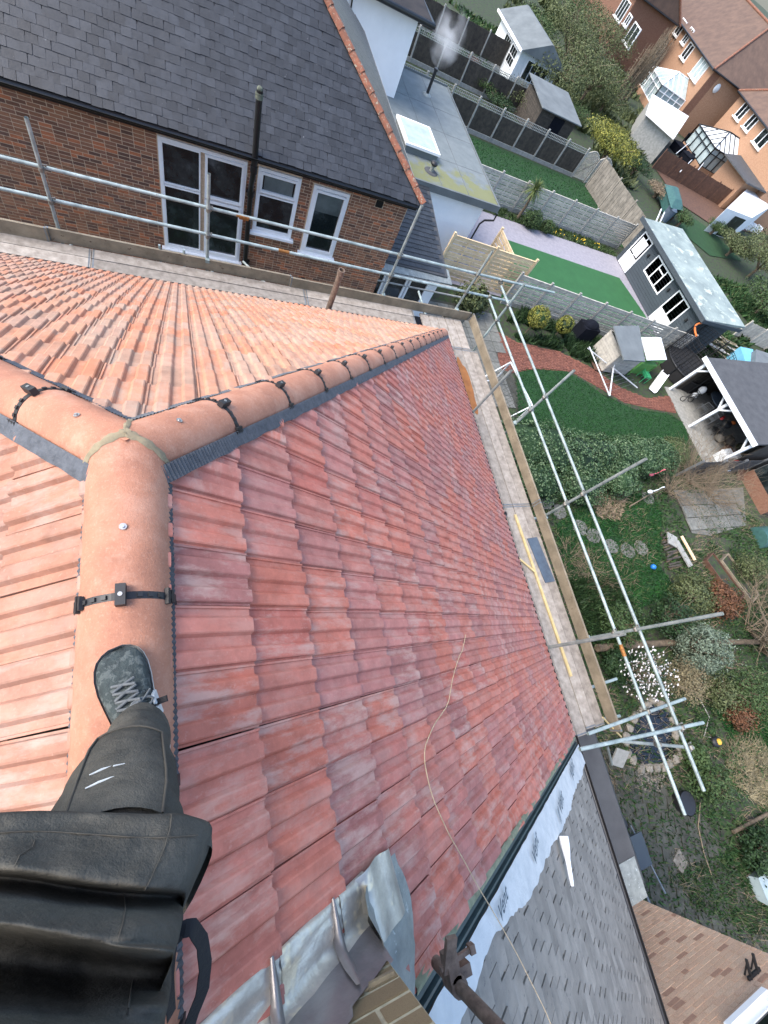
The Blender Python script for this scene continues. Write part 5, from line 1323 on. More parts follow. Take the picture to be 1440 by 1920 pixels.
# arched lattice panels
la = thing('trellis_screen', 'pair of arched lattice trellis panels at the end of the dark fence', 'trellis', (27.3, 30.7, 0))
for k in range(2):
    x0 = 26.5 if k == 0 else 27.75; y0 = 30.95 if k == 0 else 30.85; wdt = 1.2
    b = MB()
    top = lambda u: 1.55 + .28 * math.sin(math.pi * u)
    for i in range(15):
        u = i / 14
        for sg_ in (1, -1):
            pa, pb_ = None, None
            a0 = Vector((x0 + wdt * u, y0, .1)); h_ = top(u)
            d_ = Vector((sg_, 0, 1)).normalized(); L = 0
            q = a0.copy()
            while x0 <= q.x <= x0 + wdt and q.z <= top(min(1, max(0, (q.x - x0) / wdt))): q = q + d_ * .05
            if (q - a0).length > .1: b.bar(a0, q, .012, .03, (0, 1, 0))
        for side, sg_ in ((x0, 1), (x0 + wdt, -1)):
            zz = .1 + i * .1; a0 = Vector((side, y0, zz)); d_ = Vector((sg_, 0, 1)).normalized(); q = a0.copy()
            while x0 - .01 <= q.x <= x0 + wdt + .01 and q.z <= top(min(1, max(0, (q.x - x0) / wdt))): q = q + d_ * .05
            if (q - a0).length > .1: b.bar(a0, q, .012, .03, (0, 1, 0))
    b.build('lattice', M['fence_grey'], la)
    b = MB(); pts = [(x0 + wdt * i / 12, y0, top(i / 12)) for i in range(13)]
    for i in range(12): b.bar(pts[i], pts[i + 1], .05, .05)
    for x in (x0, x0 + wdt): b.bar((x, y0, 0), (x, y0, 1.58), .06, .06)
    b.bar((x0, y0, .1), (x0 + wdt, y0, .1), .05, .05); b.build('frame', M['fence_grey'], la)

# ================================================================== GARDEN ROOM
gr = thing('garden_room', 'dark slate grey garden room with white doors and windows and a pale sheet roof', 'garden room', (28, 18.5, 0))
GX, GY0, GY1 = 26.55, 14.75, 22.5
b = MB(); b.span((GX + .04, GY0, 0), (29.6, GY1, 2.35)); b.build('wall', M['garden_room'], gr)
cl_ = MB()
for k in range(15): cl_.span((GX, GY0, .05 + k * .155), (GX + .04, GY1, .05 + k * .155 + .145))
cl_.build('cladding', M['garden_room'], gr)
b = MB(); b.hexa([(GX - .35, GY0 - .35, 2.36), (29.9, GY0 - .35, 2.56), (29.9, GY1 + .3, 2.56), (GX - .35, GY1 + .3, 2.36)], [(GX - .35, GY0 - .35, 2.48), (29.9, GY0 - .35, 2.68), (29.9, GY1 + .3, 2.68), (GX - .35, GY1 + .3, 2.48)]); b.build('roof', M['room_roof'], gr)
b = MB(); b.span((GX - .42, GY0 - .4, 2.3), (GX - .35, GY1 + .35, 2.53)); b.span((GX - .35, GY0 - .42, 2.3), (29.9, GY0 - .35, 2.5)); b.build('fascia', M['garden_room'], gr)
def gr_open(y0, y1, z0, z1, kind):
    x = GX - .03
    f_ = MB(); t = .08
    f_.span((x, y0, z0), (GX + .02, y0 + t, z1)); f_.span((x, y1 - t, z0), (GX + .02, y1, z1)); f_.span((x + .002, y0 + t, z0), (GX + .02, y1 - t, z0 + t)); f_.span((x + .002, y0 + t, z1 - t), (GX + .02, y1 - t, z1))
    if kind == 'window':
        for q in (1 / 3, 2 / 3): y = y0 + (y1 - y0) * q; f_.span((x + .004, y - .04, z0 + t), (GX + .02, y + .04, z1 - t))
        ya, yb_ = y0 + (y1 - y0) / 3 + .04, y0 + 2 * (y1 - y0) / 3 - .04
        f_.span((x + .004, ya, z0 + (z1 - z0) * .66), (GX + .02, yb_, z0 + (z1 - z0) * .72))
    else:
        f_.span((x + .004, y0 + t, z0 + t), (GX + .015, y1 - t, z0 + .85))
    o = f_.build(kind, M['white_upvc'], gr)
    p_ = MB(); p_.span((GX + .0, y0 + t, z0 + (t if kind == 'window' else .85)), (GX + .012, y1 - t, z1 - t)); p_.build('pane', M['glass'], o)
    if kind == 'door':
        h_ = MB(); h_.span((x - .05, y0 + t + .02, z0 + .95), (x, y0 + t + .05, z0 + 1.1)); h_.build('handle', M['dark_metal'], o)
        if y1 - y0 > 1: c_ = MB(); c_.span((x + .003, (y0 + y1) / 2 - .04, z0 + .85), (GX + .02, (y0 + y1) / 2 + .04, z1 - t)); c_.build('mullion', M['white_upvc'], o)
gr_open(18.0, 20.1, 1.0, 2.1, 'window')
gr_open(15.8, 17.2, .06, 2.1, 'door')
gr_open(21.0, 22.15, .06, 2.15, 'door')
b = MB(); b.span((GX - .045, 21.2, 1.0), (GX - .03, 21.95, 1.9)); b.build('door_panel', M['white_upvc'], gr)
for y in (17.7, 15.3, 20.6): b = MB(); b.span((GX - .1, y - .06, 1.55), (GX, y + .06, 1.72)); b.build('wall_lamp', M['dark_metal'], gr)

# ================================================================== OPEN FRONT SHELTER (white posts)
pg = thing('garden_shelter', 'open fronted garden shelter with white posts and a charcoal felt roof', 'shelter', (27.5, 9.0, 0))
PX, PY0, PY1 = 24.75, 6.55, 11.6
b = MB(); b.hexa([(PX - .2, PY0 - .1, 2.2), (31.5, PY0 - .1, 2.75), (31.5, PY1 + .1, 2.75), (PX - .2, PY1 + .1, 2.2)], [(PX - .2, PY0 - .1, 2.3), (31.5, PY0 - .1, 2.85), (31.5, PY1 + .1, 2.85), (PX - .2, PY1 + .1, 2.3)]); b.build('roof', M['felt_dark'], pg)
b = MB(); b.span((PX - .25, PY0 - .15, 2.12), (PX - .2, PY1 + .15, 2.34)); b.build('fascia', M['white_paint'], pg)
for y in (PY0, (PY0 + PY1) / 2 - .1, PY1 - .15):
    b = MB(); b.bar((PX, y, 0), (PX, y, 2.15), .13, .13, (0, 1, 0)); b.build('post', M['white_paint'], pg)
    b = MB()
    for sg_ in (1, -1):
        if PY0 - .1 < y + sg_ * .5 < PY1 + .1: b.bar((PX, y, 1.55), (PX, y + sg_ * .5, 2.14), .08, .08)
    b.build('brace', M['white_paint'], pg)
b = MB(); b.span((30.9, PY0, 0), (31, PY1, 2.6)); b.build('back_wall', M['fence_dark'], pg); b = MB(); b.span((PX + 1.2, PY0 - .02, 0), (30.9, PY0 + .03, 2.3)); b.span((PX + .6, PY1 - .03, 0), (30.9, PY1 + .02, 2.3)); b.build('side_wall', M['fence_dark'], pg)
b = MB(); b.span((PX - .35, PY0, 0), (30.9, PY1, .05)); b.build('floor', M['concrete'], pg)
def chair_mb(c, rz, h=.85, m=None):
    b = MB(); T = Matrix.Translation(c) @ Matrix.Rotation(rz, 4, 'Z')
    for x in (-.22, .22):
        for y in (-.2, .2): b.bar(T @ Vector((x, y, 0)), T @ Vector((x, y, h if y > 0 else .44)), .025, .025)
    for i in range(5): b.bar(T @ Vector((-.22, -.2 + i * .1, .44)), T @ Vector((.22, -.2 + i * .1, .44)), .05, .015)
    for i in range(6): b.bar(T @ Vector((-.2 + i * .08, .2, .46)), T @ Vector((-.2 + i * .08, .24, h)), .02, .015)
    b.bar(T @ Vector((-.22, .22, h)), T @ Vector((.22, .22, h)), .03, .03); return b
gl = 'garden things stored in the shelter'
for i, (x, y, rz) in enumerate(((26.2, 10.0, 2.2), (26.9, 9.6, 2.0), (26.3, 9.35, 1.9))):
    t_ = thing('garden_chair', ['pale slatted garden chair nearest the shelter corner post', 'pale slatted garden chair leaning among others before the grey table', 'pale slatted garden chair nearest the middle white post'][i], 'chair', (x, y, .05))
    chair_mb((x, y, .05), rz).build('frame', M['grey_metal'], t_)
t_ = thing('garden_table', 'dark grey covered table inside the white post shelter', 'table', (27.6, 10.3, .05)); b = MB(); b.tube([(27.6, 10.3, .72), (27.6, 10.3, .77)], .75, 20); b.build('table_top', M['slate_blue'], t_)
b = MB()
for a in range(4): b.bar((27.6 + .4 * math.cos(a * 1.57), 10.3 + .4 * math.sin(a * 1.57), .05), (27.6 + .2 * math.cos(a * 1.57), 10.3 + .2 * math.sin(a * 1.57), .72), .04, .04)
b.build('legs', M['dark_metal'], t_)
def crate(name, label, cat, c, size, m, rz=0.0, lidm=None):
    t_ = thing(name, label, cat, c); b = MB(); x, y, z = c; sx_, sy_, sz_ = size
    T = Matrix.Translation((x, y, z)) @ Matrix.Rotation(rz, 4, 'Z')
    bb_ = MB(); bb_.hexa([T @ Vector(p) for p in ((-sx_ * .46, -sy_ * .46, 0), (sx_ * .46, -sy_ * .46, 0), (sx_ * .46, sy_ * .46, 0), (-sx_ * .46, sy_ * .46, 0))], [T @ Vector(p) for p in ((-sx_ / 2, -sy_ / 2, sz_), (sx_ / 2, -sy_ / 2, sz_), (sx_ / 2, sy_ / 2, sz_), (-sx_ / 2, sy_ / 2, sz_))]); bb_.build('body', M[m], t_)
    l_ = MB(); l_.hexa([T @ Vector(p) for p in ((-sx_ * .53, -sy_ * .53, sz_), (sx_ * .53, -sy_ * .53, sz_), (sx_ * .53, sy_ * .53, sz_), (-sx_ * .53, sy_ * .53, sz_))], [T @ Vector(p) for p in ((-sx_ * .5, -sy_ * .5, sz_ + .06), (sx_ * .5, -sy_ * .5, sz_ + .06), (sx_ * .5, sy_ * .5, sz_ + .06), (-sx_ * .5, sy_ * .5, sz_ + .06))]); l_.build('lid', M[lidm or m], t_)
    return t_
crate('storage_box', 'pale grey storage box at the open edge of the shelter', 'box', (25.9, 7.0, .05), (.8, .55, .5), 'white_paint', .1)
crate('storage_box', 'white box next to the wicker basket in the shelter', 'box', (26.9, 6.9, .05), (.55, .45, .4), 'white_upvc', .3)
b = MB(); b.tube([(26.55, 7.35, .05), (26.55, 7.35, .45)], [.25, .32], 14, False); b.tube([(26.55, 7.35, .45), (26.55, 7.35, .06)], [.3, .23], 14); tag(b.build('basket', M['fence_brown']), 'round dark basket between the pale boxes in the shelter', 'basket')
for i, (x, y, r, m_, lb) in enumerate(((27.3, 8.0, .32, 'fence_dark', 'dark sack slumped under the shelter roof near the back'), (26.6, 8.2, .26, 'stone', 'pale grey round pot on the shelter floor'), (28.2, 7.6, .3, 'soil', 'brown sack behind the wicker basket in the shelter'))):
    b = MB(); b.ball((x, y, .05 + r * .75), r, 12, 8, (1, 1, .8), .3); tag(b.build('sack' if i != 1 else 'pot', M[m_]), lb, 'sack' if i != 1 else 'pot')
t_ = thing('barbecue', 'dark barbecue trolley with red and orange bits in the shelter', 'barbecue', (26.6, 8.7, .05)); b = MB(); b.ball((26.6, 8.7, .85), .28, 12, 8, (1.2, .9, .7)); b.build('bowl', M['dark_metal'], t_); b = MB()
for p in ((-.25, -.2), (.25, -.2), (.25, .2), (-.25, .2)): b.bar((26.6 + p[0], 8.7 + p[1], .05), (26.6 + p[0] * .8, 8.7 + p[1] * .8, .75), .03, .03)
b.span((26.35, 8.5, .3), (26.85, 8.9, .33)); b.build('stand', M['dark_metal'], t_)
b = MB(); b.ball((27.1, 8.75, .95), .12, 10, 6, (1.4, 1, .7)); tag(b.build('orange_toy', M['orange']), 'small orange object under the shelter roof', 'toy')
b = MB(); b.box((26.4, 9.05, .9), (.3, .12, .14), .4); tag(b.build('red_toolbox', M['red']), 'small red box by the middle white post', 'box')
b = MB(); b.box((25.95, 6.5, .6), (.5, .1, .12), .1); b.box((25.95, 6.5, .68), (.4, .08, .06), .1); tag(b.build('red_crate', M['red']), 'red tray on the shelter side wall by the white corner post', 'tray')
t_ = thing('bicycle', 'small dark bicycle leaning at the back corner of the shelter', 'bicycle', (25.6, 10.7, .05))
for x in (25.3, 26.0): b = MB(); b.tube([(x + .25 * math.cos(a * .449), 10.75 + .06 * math.sin(a), .3 + .25 * math.sin(a * .449)) for a in range(15)], .02, 6, False); b.build('wheel', M['dark_metal'], t_)
b = MB(); b.tube([(25.3, 10.75, .3), (25.5, 10.75, .62), (25.9, 10.75, .62), (26.0, 10.75, .3)], .018, 6); b.tube([(25.5, 10.75, .62), (25.65, 10.75, .28), (25.9, 10.75, .62)], .018, 6); b.bar((25.85, 10.55, .78), (25.85, 10.95, .78), .02, .02); b.build('frame', M['dark_metal'], t_)
b = MB(); b.ball((26.3, 11.0, .75), .2, 10, 7, (.8, 1, 1.2)); b.ball((26.1, 10.9, .4), .16, 10, 6); tag(b.build('white_sack', M['white_paint']), 'white lumpy sack beside the bicycle in the shelter', 'sack')

# ================================================================== PLAY CORNER
ps = thing('play_house', 'small wooden play house with grey felt roof against the slatted fence', 'play house', (20.2, 12.7, 0))
b = MB()
for k in range(9): b.span((19.45, 12.0, .1 + k * .14), (19.49, 13.5, .1 + k * .14 + .13)); b.span((19.5, 11.98, .1 + k * .14), (21.2, 12.02, .1 + k * .14 + .13)); b.span((19.5, 13.46, .1 + k * .14), (21.2, 13.5, .1 + k * .14 + .13))
b.build('wall', M['fence_grey'], ps)
b = MB(); b.hexa([(19.1, 11.45, 1.42), (20.75, 11.6, 1.42), (21.4, 13.85, 1.62), (19.2, 13.4, 1.62)], [(19.1, 11.45, 1.48), (20.75, 11.6, 1.48), (21.4, 13.85, 1.68), (19.2, 13.4, 1.68)]); b.build('roof', M['felt_grey'], ps)
b = MB(); b.span((19.0, 12.0, .06), (21.2, 13.5, .1)); b.build('floor', M['fence_brown'], ps)
rd = thing('clothes_airer', 'folded white rotary clothes airer with a wire frame lying by the brick path', 'airer', (20, 11.7, 0))
b = MB(); q = [W(1105, 650, .75), W(1143, 742, .2), W(1195, 727, .2), W(1150, 690, .5), W(1140, 718, .2), W(1160, 665, 1.0)]
b.bar(q[0], q[1], .04, .04); b.bar(q[0] - Vector((0, 0, .1)), q[2], .04, .04); b.bar(q[3], q[1], .05, .05); b.bar(q[3], q[2], .04, .04); b.bar(q[3], q[5], .04, .04); b.build('frame', M['white_paint'], rd)
b = MB()
for i in range(12): t_ = (i + 1) / 13; b.tube([q[0].lerp(q[1], t_), q[0].lerp(q[2], t_) + Vector((0, 0, .2))], .006, 4, False)
b.build('line', M['grey_metal'], rd)
cn = thing('play_kitchen', 'lime green play stall with a white fabric canopy beside the play house', 'play stall', (22.6, 12.9, 0))
b = MB(); b.hexa([(21.5, 12.0, 1.2), (23.3, 12.3, 1.2), (23.5, 13.7, 1.35), (21.7, 13.4, 1.35)], [(21.5, 12.0, 1.24), (23.3, 12.3, 1.24), (23.5, 13.7, 1.4), (21.7, 13.4, 1.4)]); b.build('canopy', M['white_paint'], cn)
b = MB()
for p in ((21.6, 12.1), (23.25, 12.35), (23.4, 13.6), (21.8, 13.3)): b.bar((p[0], p[1], 0), (p[0], p[1], 1.22), .05, .05)
b.build('frame', M['lime_plastic'], cn); b = MB(); b.span((22.0, 12.3, .0), (23.1, 12.9, .7)); b.span((21.95, 12.25, .7), (23.15, 12.95, .76)); b.span((22.4, 12.3, .95), (23.3, 12.34, 1.2)); b.build('counter', M['lime_plastic'], cn)
for i, (px, py) in enumerate(((1203, 690), (1200, 712))):
    c = W(px, py, 0); t_ = thing('child_chair', ['bright green child chair right beside the lime play stall', 'bright green child chair nearer the brick path'][i], 'chair', c, 'green child chairs')
    chair_mb(c, .5 + i, .55).build('frame', M['green_plastic'], t_)
    b = MB(); b.box((c.x, c.y, .36), (.38, .36, .04), .5 + i); b.build('seat', M['green_plastic'], t_)
sld = thing('slide', 'small white toddler slide with teal ladder next to the trampoline', 'slide', W(1240, 715, 0)); a_, b_ = W(1222, 733, .08), W(1246, 700, .7)
b = MB(); b.bar(a_, b_, .42, .03); d_ = (b_ - a_).normalized(); sv = d_.cross(Vector((0, 0, 1))).normalized()
for sg_ in (1, -1): b.bar(a_ + sv * .21 * sg_ + Vector((0, 0, .06)), b_ + sv * .21 * sg_ + Vector((0, 0, .06)), .03, .12)
b.build('chute', M['white_upvc'], sld)
b = MB()
for sg_ in (1, -1): b.bar(b_ + sv * .2 * sg_, Vector((b_.x + .5, b_.y + .2, 0)) + sv * .2 * sg_, .05, .05)
for k in range(3): e_ = b_.lerp(Vector((b_.x + .5, b_.y + .2, 0)), (k + 1) / 4); b.bar(e_ - sv * .2, e_ + sv * .2, .04, .04)
b.build('ladder', M['teal'], sld)
tr = thing('trampoline', 'round trampoline with black net and orange padded poles beside the shelter', 'trampoline', (26.6, 13.0, 0))
TC = Vector((26.6, 12.9, 0)); TR_ = 1.55
b = MB(); b.tube([TC + Vector((TR_ * math.cos(a * .2618), TR_ * math.sin(a * .2618), .7)) for a in range(25)], .04, 8, False); b.build('rim', M['dark_metal'], tr)
b = MB(); b.add([TC + Vector((1.5 * math.cos(a * .2618), 1.5 * math.sin(a * .2618), .69)) for a in range(24)], [tuple(range(24))]); b.build('mat', M['net'], tr)
b = MB(); rows = [[TC + Vector((TR_ * math.cos(a * .2618), TR_ * math.sin(a * .2618), z)) for a in range(24)] for z in (.05, .7, 1.5, 2.2)]; b.grid(rows[0:1] + rows[1:2], close=True); 
for k in range(48):
    a = k * .1309; b.bar(TC + Vector((TR_ * math.cos(a), TR_ * math.sin(a), .7)), TC + Vector((TR_ * math.cos(a), TR_ * math.sin(a), 2.2)), .05, .008, (0, 1, 0))
for z in (.9, 1.1, 1.3, 1.5, 1.7, 1.9, 2.1, 2.2): b.tube([TC + Vector((TR_ * math.cos(a * .2618), TR_ * math.sin(a * .2618), z)) for a in range(25)], .012, 4, False)
b.build('net', M['net'], tr)
for k in range(6):
    a = k * 1.047 + .3; p_ = TC + Vector((TR_ * 1.03 * math.cos(a), TR_ * 1.03 * math.sin(a), 0)); b = MB(); b.tube([p_ + Vector((0, 0, .05)), p_ + Vector((0, 0, 2.3))], .035, 8); b.build('pole', M['dark_metal'], tr)
b = MB(); b.tube([TC + Vector((TR_ * 1.02 * math.cos(1.7 + a * .17), TR_ * 1.02 * math.sin(1.7 + a * .17), 2.2)) for a in range(8)], .05, 8); b.build('pad', M['orange'], tr)
# covered barbecue, topiary, palm
bb = thing('covered_barbecue', 'barbecue under a black cover beside the round topiary bushes', 'barbecue', W(1080, 640, 0)); c = W(1082, 636, 0)
b = MB(); b.hexa([c + Vector((-.5, -.32, .03)), c + Vector((.5, -.32, .03)), c + Vector((.5, .32, .03)), c + Vector((-.5, .32, .03))], [c + Vector((-.52, -.34, .95)), c + Vector((.52, -.34, .95)), c + Vector((.52, .34, .95)), c + Vector((-.52, .34, .95))]); b.ball(c + Vector((0, 0, .95)), .5, 14, 8, (1.02, .66, .5)); b.build('cover', M['black_fabric'], bb)
for i, (bx_, by_, cx_, cy_, r, lb) in enumerate(((982, 628, 1010, 594, .52, 'larger ball shaped topiary bush on a short stem before the grey fence'), (1036, 634, 1060, 609, .42, 'smaller ball shaped topiary bush on a short stem by the black cover'))):
    B, h_ = VH(bx_, by_, cx_, cy_); rg = random.Random(i + 40); t_ = thing('topiary_bush', lb, 'topiary', B, 'ball topiary bushes')
    mb = MB(); leaves(mb, B + Vector((0, 0, h_)), (r, r, r), 2600, .07, rg, .78, .1, 2, i); mb.build('crown', M['leaf_yellow'], t_)
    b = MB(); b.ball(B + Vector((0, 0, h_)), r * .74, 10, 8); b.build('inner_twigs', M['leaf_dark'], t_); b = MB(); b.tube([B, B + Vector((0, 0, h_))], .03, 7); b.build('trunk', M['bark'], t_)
B, h_ = VH(968, 412, 1003, 355); h_ *= .98; t_ = thing('cabbage_palm', 'cabbage palm with a bare stem and drooping spiky head by the grey fence', 'palm', B); rg = random.Random(5)
b = MB(); b.tube([B, B + Vector((.05, 0, h_ * .5)), B + Vector((0, .04, h_))], [.09, .07, .06], 8); b.build('trunk', M['bark'], t_)
b = MB(); top = B + Vector((0, .04, h_))
for i in range(170):
    a = rg.uniform(0, 6.283); el = rg.uniform(-.9, 1.4); L = rg.uniform(.55, .85); d_ = Vector((math.cos(a) * math.cos(el), math.sin(a) * math.cos(el), math.sin(el))); sv = d_.cross(Vector((0, 0, 1))).normalized()
    m1 = top + d_ * L * .55; e_ = top + d_ * L + Vector((0, 0, -.22 * L * (1.2 - el * .3))); w = .022
    b.add([top - sv * w, top + sv * w, m1 + sv * w, m1 - sv * w, e_], [(0, 1, 2, 3), (3, 2, 4)])
b.build('fronds', M['leaf_palm'], t_)
shrub('shrub', 'glossy dark rounded shrub in the bed left of the small one', 'shrub', (18.9, 22.75, .5), (.62, .5, .5), 1500, .11, 'leaf_mid', 'shrubs in the bed by the palm', 3)
shrub('shrub', 'smaller dark rounded shrub in the bed by yellow flowers', 'shrub', (20.2, 22.75, .38), (.45, .4, .38), 1000, .1, 'leaf_mid', 'shrubs in the bed by the palm', 4)
scatter('bed_plants', bed_poly, 2600, .16, .09, M['leaf_mid'], 0, 33, .5, 1.3)
yf = MB(); rg = random.Random(6)
for i in range(26): x = rg.choice((21.5, 22.8, 23.6, 24.8, 20.9)) + rg.gauss(0, .15); yf.ball((x, 22.9 + rg.gauss(0, .2), .18 + rg.uniform(0, .08)), .035, 6, 4)
tag(yf.build('yellow_flowers', M['yellow_flower']), 'yellow flowers dotted along the bed before the grey fence', 'flowers', kind='stuff')
shrub('shrub', 'spiky green shrub below the tan panels under the guard rails', 'shrub', (11.9, 14.6, .6), (.8, .6, .6), 1500, .2, 'leaf_olive', seed=9)
# goal
gl_ = thing('football_goal', 'white framed football goal with net below the platform edge', 'football goal', (12.7, 10, 0))
ga, gb = W(950, 685, 1.0), W(985, 785, 1.0); ga, gb = Vector((12.05, 10.55, 0)), Vector((12.35, 8.45, 0))
b = MB(); H_ = 1.15; bk = Vector((-.9, -.1, 0)); up_ = Vector((0, 0, H_))
for p0, p1 in ((ga, ga + up_), (gb, gb + up_), (ga + up_, gb + up_), (ga, ga + bk), (gb, gb + bk), (ga + bk, gb + bk), (ga + up_, ga + bk), (gb + up_, gb + bk)): b.tube([p0 + Vector((0, 0, .04)), p1 + Vector((0, 0, .04))], .03, 8)
b.build('frame', M['white_paint'], gl_)
b = MB()
for i in range(15):
    t_ = i / 14; b.tube([(ga + up_).lerp(gb + up_, t_), (ga + bk).lerp(gb + bk, t_)], .006, 3, False)
for i in range(9): t_ = i / 8; b.tube([(ga + up_).lerp(ga + bk, t_), (gb + up_).lerp(gb + bk, t_)], .006, 3, False)
b.build('net', M['fence_dark'], gl_)
# hedge
hg = thing('hedge', 'big rounded evergreen hedge along our lawn beside the scaffold', 'hedge', (15.5, 6.8, 0)); rg = random.Random(50)
mb = MB()
hpts = [(10.6, 6.9, .9, 1.5), (11.7, 6.9, 1.0, 1.6), (12.9, 6.7, 1.1, 1.6), (14.2, 6.5, 1.05, 1.5), (15.6, 6.6, .95, 1.35), (17.0, 6.5, .95, 1.3), (18.4, 6.6, .95, 1.25), (19.7, 6.6, .9, 1.2), (12, 5.6, .8, 1.4), (14.2, 5.4, .8, 1.3), (16.5, 5.6, .8, 1.2)]
for i, (x, y, h_, r) in enumerate(hpts): leaves(mb, (x, y, h_ * .72), (r * .95, r * .8, h_ * .72), 4200, .085, rg, .72, .25, 1.7, i, zmin=.03)
mb.build('foliage', M['leaf_hedge'], hg)
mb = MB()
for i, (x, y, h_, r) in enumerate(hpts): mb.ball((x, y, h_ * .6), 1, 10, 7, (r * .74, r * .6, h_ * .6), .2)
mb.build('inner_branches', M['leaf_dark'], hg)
shrub('shrub', 'clipped olive green rounded shrub at the end of the hedge by the shelter', 'shrub', (21.0, 6.95, .62), (.8, .8, .66), 2200, .08, 'leaf_olive', seed=12, shell=.8, jit=.08)

# ================================================================== LOWER GARDEN
for i, (px, py) in enumerate(((1022, 942), (1046, 960), (1086, 990), (1110, 1005), (1144, 1025), (1175, 1033), (1200, 1028), (1213, 935))):
    c = W(px, py, 0); b = MB(); rg = random.Random(i); n = 9
    poly = [(c.x + (.36 + .06 * rg.random()) * math.cos(a * 6.283 / n + i), c.y + (.30 + .06 * rg.random()) * math.sin(a * 6.283 / n + i)) for a in range(n)]
    b.prism(poly, .01, .06)
    tag(b.build('stepping_stone', M['paving_grey']), ['first stepping stone below the platform edge', 'second stepping stone out from the platform', 'stepping stone seen between the two guard rails', 'stepping stone right of the outer guard rail', 'middle stepping stone of the curved row', 'stepping stone second from the end of the row', 'last stepping stone of the curved row by the blue ball', 'paving stone by the pink flamingos'][i], 'stepping stone', 'stepping stones across the rough lawn')
c = W(1225, 1063, .11); b = MB(); b.ball(c, .11, 14, 10); tag(b.build('ball', M['blue']), 'bright blue ball on the rough lawn', 'ball')
for i, (px, py) in enumerate(((1201, 900), (1198, 932))):
    c = W(px, py, 0); t_ = thing('garden_flamingo', ['pink plastic flamingo nearer the hedge', 'paler flamingo ornament by the paving stone'][i], 'ornament', c)
    mm_ = 'pink' if i == 0 else 'white_paint'
    b = MB(); b.ball(c + Vector((0, 0, .55)), .11, 12, 8, (1.4, .8, .8)); b.tube([c + Vector((.16, 0, .6)), c + Vector((.28, 0, .78)), c + Vector((.22, 0, .95)), c + Vector((.32, 0, 1.0)), c + Vector((.38, 0, .94))], [.03, .02, .02, .028, .01], 7); b.build('body', M[mm_], t_)
    b = MB(); b.tube([c + Vector((-.02, .03, 0)), c + Vector((0, .03, .5))], .01, 5); b.tube([c + Vector((.03, -.03, 0)), c + Vector((0, -.03, .5))], .01, 5); b.build('leg', M['dark_metal'], t_)
patch('patio', Wg([(1262, 920), (1392, 915), (1398, 985), (1330, 1005), (1296, 1000)]), 'paving_grey')
pr_ = tag(MB().add([(20.6, 3.2, .05), (25.0, 3.2, .05), (25.6, 5.0, .05), (21.0, 5.0, .05)], [(0, 1, 2, 3)]).build('paving', M['paving_dark']), kind='structure'); rg = random.Random(77)
for i in range(7):
    for k in range(3): link('slab', slab_me, pr_, Matrix.Translation((20.9 + i * .64 + k * .12, 3.45 + k * .62, .07 + rg.uniform(-.008, .008))) @ Matrix.Rotation(rg.gauss(0, .03), 4, 'Z') @ Matrix.Diagonal((.6, .58, .05, 1)))
# stacked timber and white plank
for i, (p0, p1, w, m_, lb) in enumerate((((1252, 1008), (1270, 1018), .55, 'concrete', 'broad pale plank piece on the timber pile by the blue ball'), ((1268, 1015), (1295, 1062), .3, 'concrete', 'long pale plank leaning across the timber pile'), ((1278, 1005), (1303, 1050), .14, 'fence_tan', 'narrow mossy pale plank beyond the timber pile'))):
    b = MB(); b.bar(W(*p0, .22), W(*p1, .18), w, .05); tag(b.build('plank', M[m_]), lb, 'plank')
tp = thing('timber_pile', 'pile of grey split timber stacked beside the rough lawn', 'timber pile', W(1245, 1030, 0)); rg = random.Random(8)
for i in range(16): a_ = W(1238 + rg.uniform(0, 6) + i * .9, 1000 + i * 4.5, .06 + .03 * (i % 3)); b = MB(); b.bar(a_, a_ + Vector((.75 + rg.uniform(-.2, .2), .15 + rg.uniform(-.15, .15), rg.uniform(-.02, .05))), .07, .05); b.build('log', M['fence_dark' if i % 3 else 'bark'], tp)
for i, (px, py) in enumerate(((1350, 1085), (1378, 1085))):
    c = W(px, py, 0); t_ = thing('raised_bed', ['long narrow raised bed nearer the timber pile', 'second raised bed, further from the timber pile'][i], 'raised bed', c, 'raised beds'); b = MB()
    dx, dy = Vector((.35, -.95, 0)).normalized(), Vector((.95, .35, 0)).normalized()
    cs = [c + dx * a_ * 1.05 + dy * b_ * .38 for a_, b_ in ((-1, -1), (1, -1), (1, 1), (-1, 1))]
    for k in range(4): b.bar(cs[k] + Vector((0, 0, .12)), cs[(k + 1) % 4] + Vector((0, 0, .12)), .05, .24)
    b.build('frame', M['wood_brown' if i else 'fence_brown'], t_); s_ = MB(); s_.add([p + Vector((0, 0, .17)) for p in cs], [(3, 2, 1, 0)] if False else [(0, 1, 2, 3)]); s_.build('soil', M['soil'], t_)
gh = thing('greenhouse', 'greenhouse with clear panes on a red brick base at the right edge', 'greenhouse', (28.8, 5.0, 0))
b = MB(); gx0, gx1, gy0, gy1 = 27.1, 30.5, 3.7, 6.0
b.span((gx0, gy0, 0), (gx1, gy0 + .12, .7)); b.span((gx0, gy1 - .12, 0), (gx1, gy1, .7)); b.span((gx0, gy0 + .12, 0), (gx0 + .12, gy1 - .12, .7)); b.build('base_wall', M['brick_red'], gh)
fr_ = MB(); pn_ = MB()
ym = (gy0 + gy1) / 2
for i in range(6):
    x = gx0 + .05 + (gx1 - gx0 - .1) * i / 5
    for ya, yb_ in ((gy0 + .05, ym), (gy1 - .05, ym)): fr_.bar((x, ya, .7), (x, ya, 1.45), .04, .04); fr_.bar((x, ya, 1.45), (x, yb_, 2.1), .04, .04)
for y, z in ((gy0 + .05, 1.45), (gy1 - .05, 1.45), (ym, 2.1)): fr_.bar((gx0, y, z), (gx1, y, z), .05, .05)
fr_.build('frame', M['grey_metal'], gh)
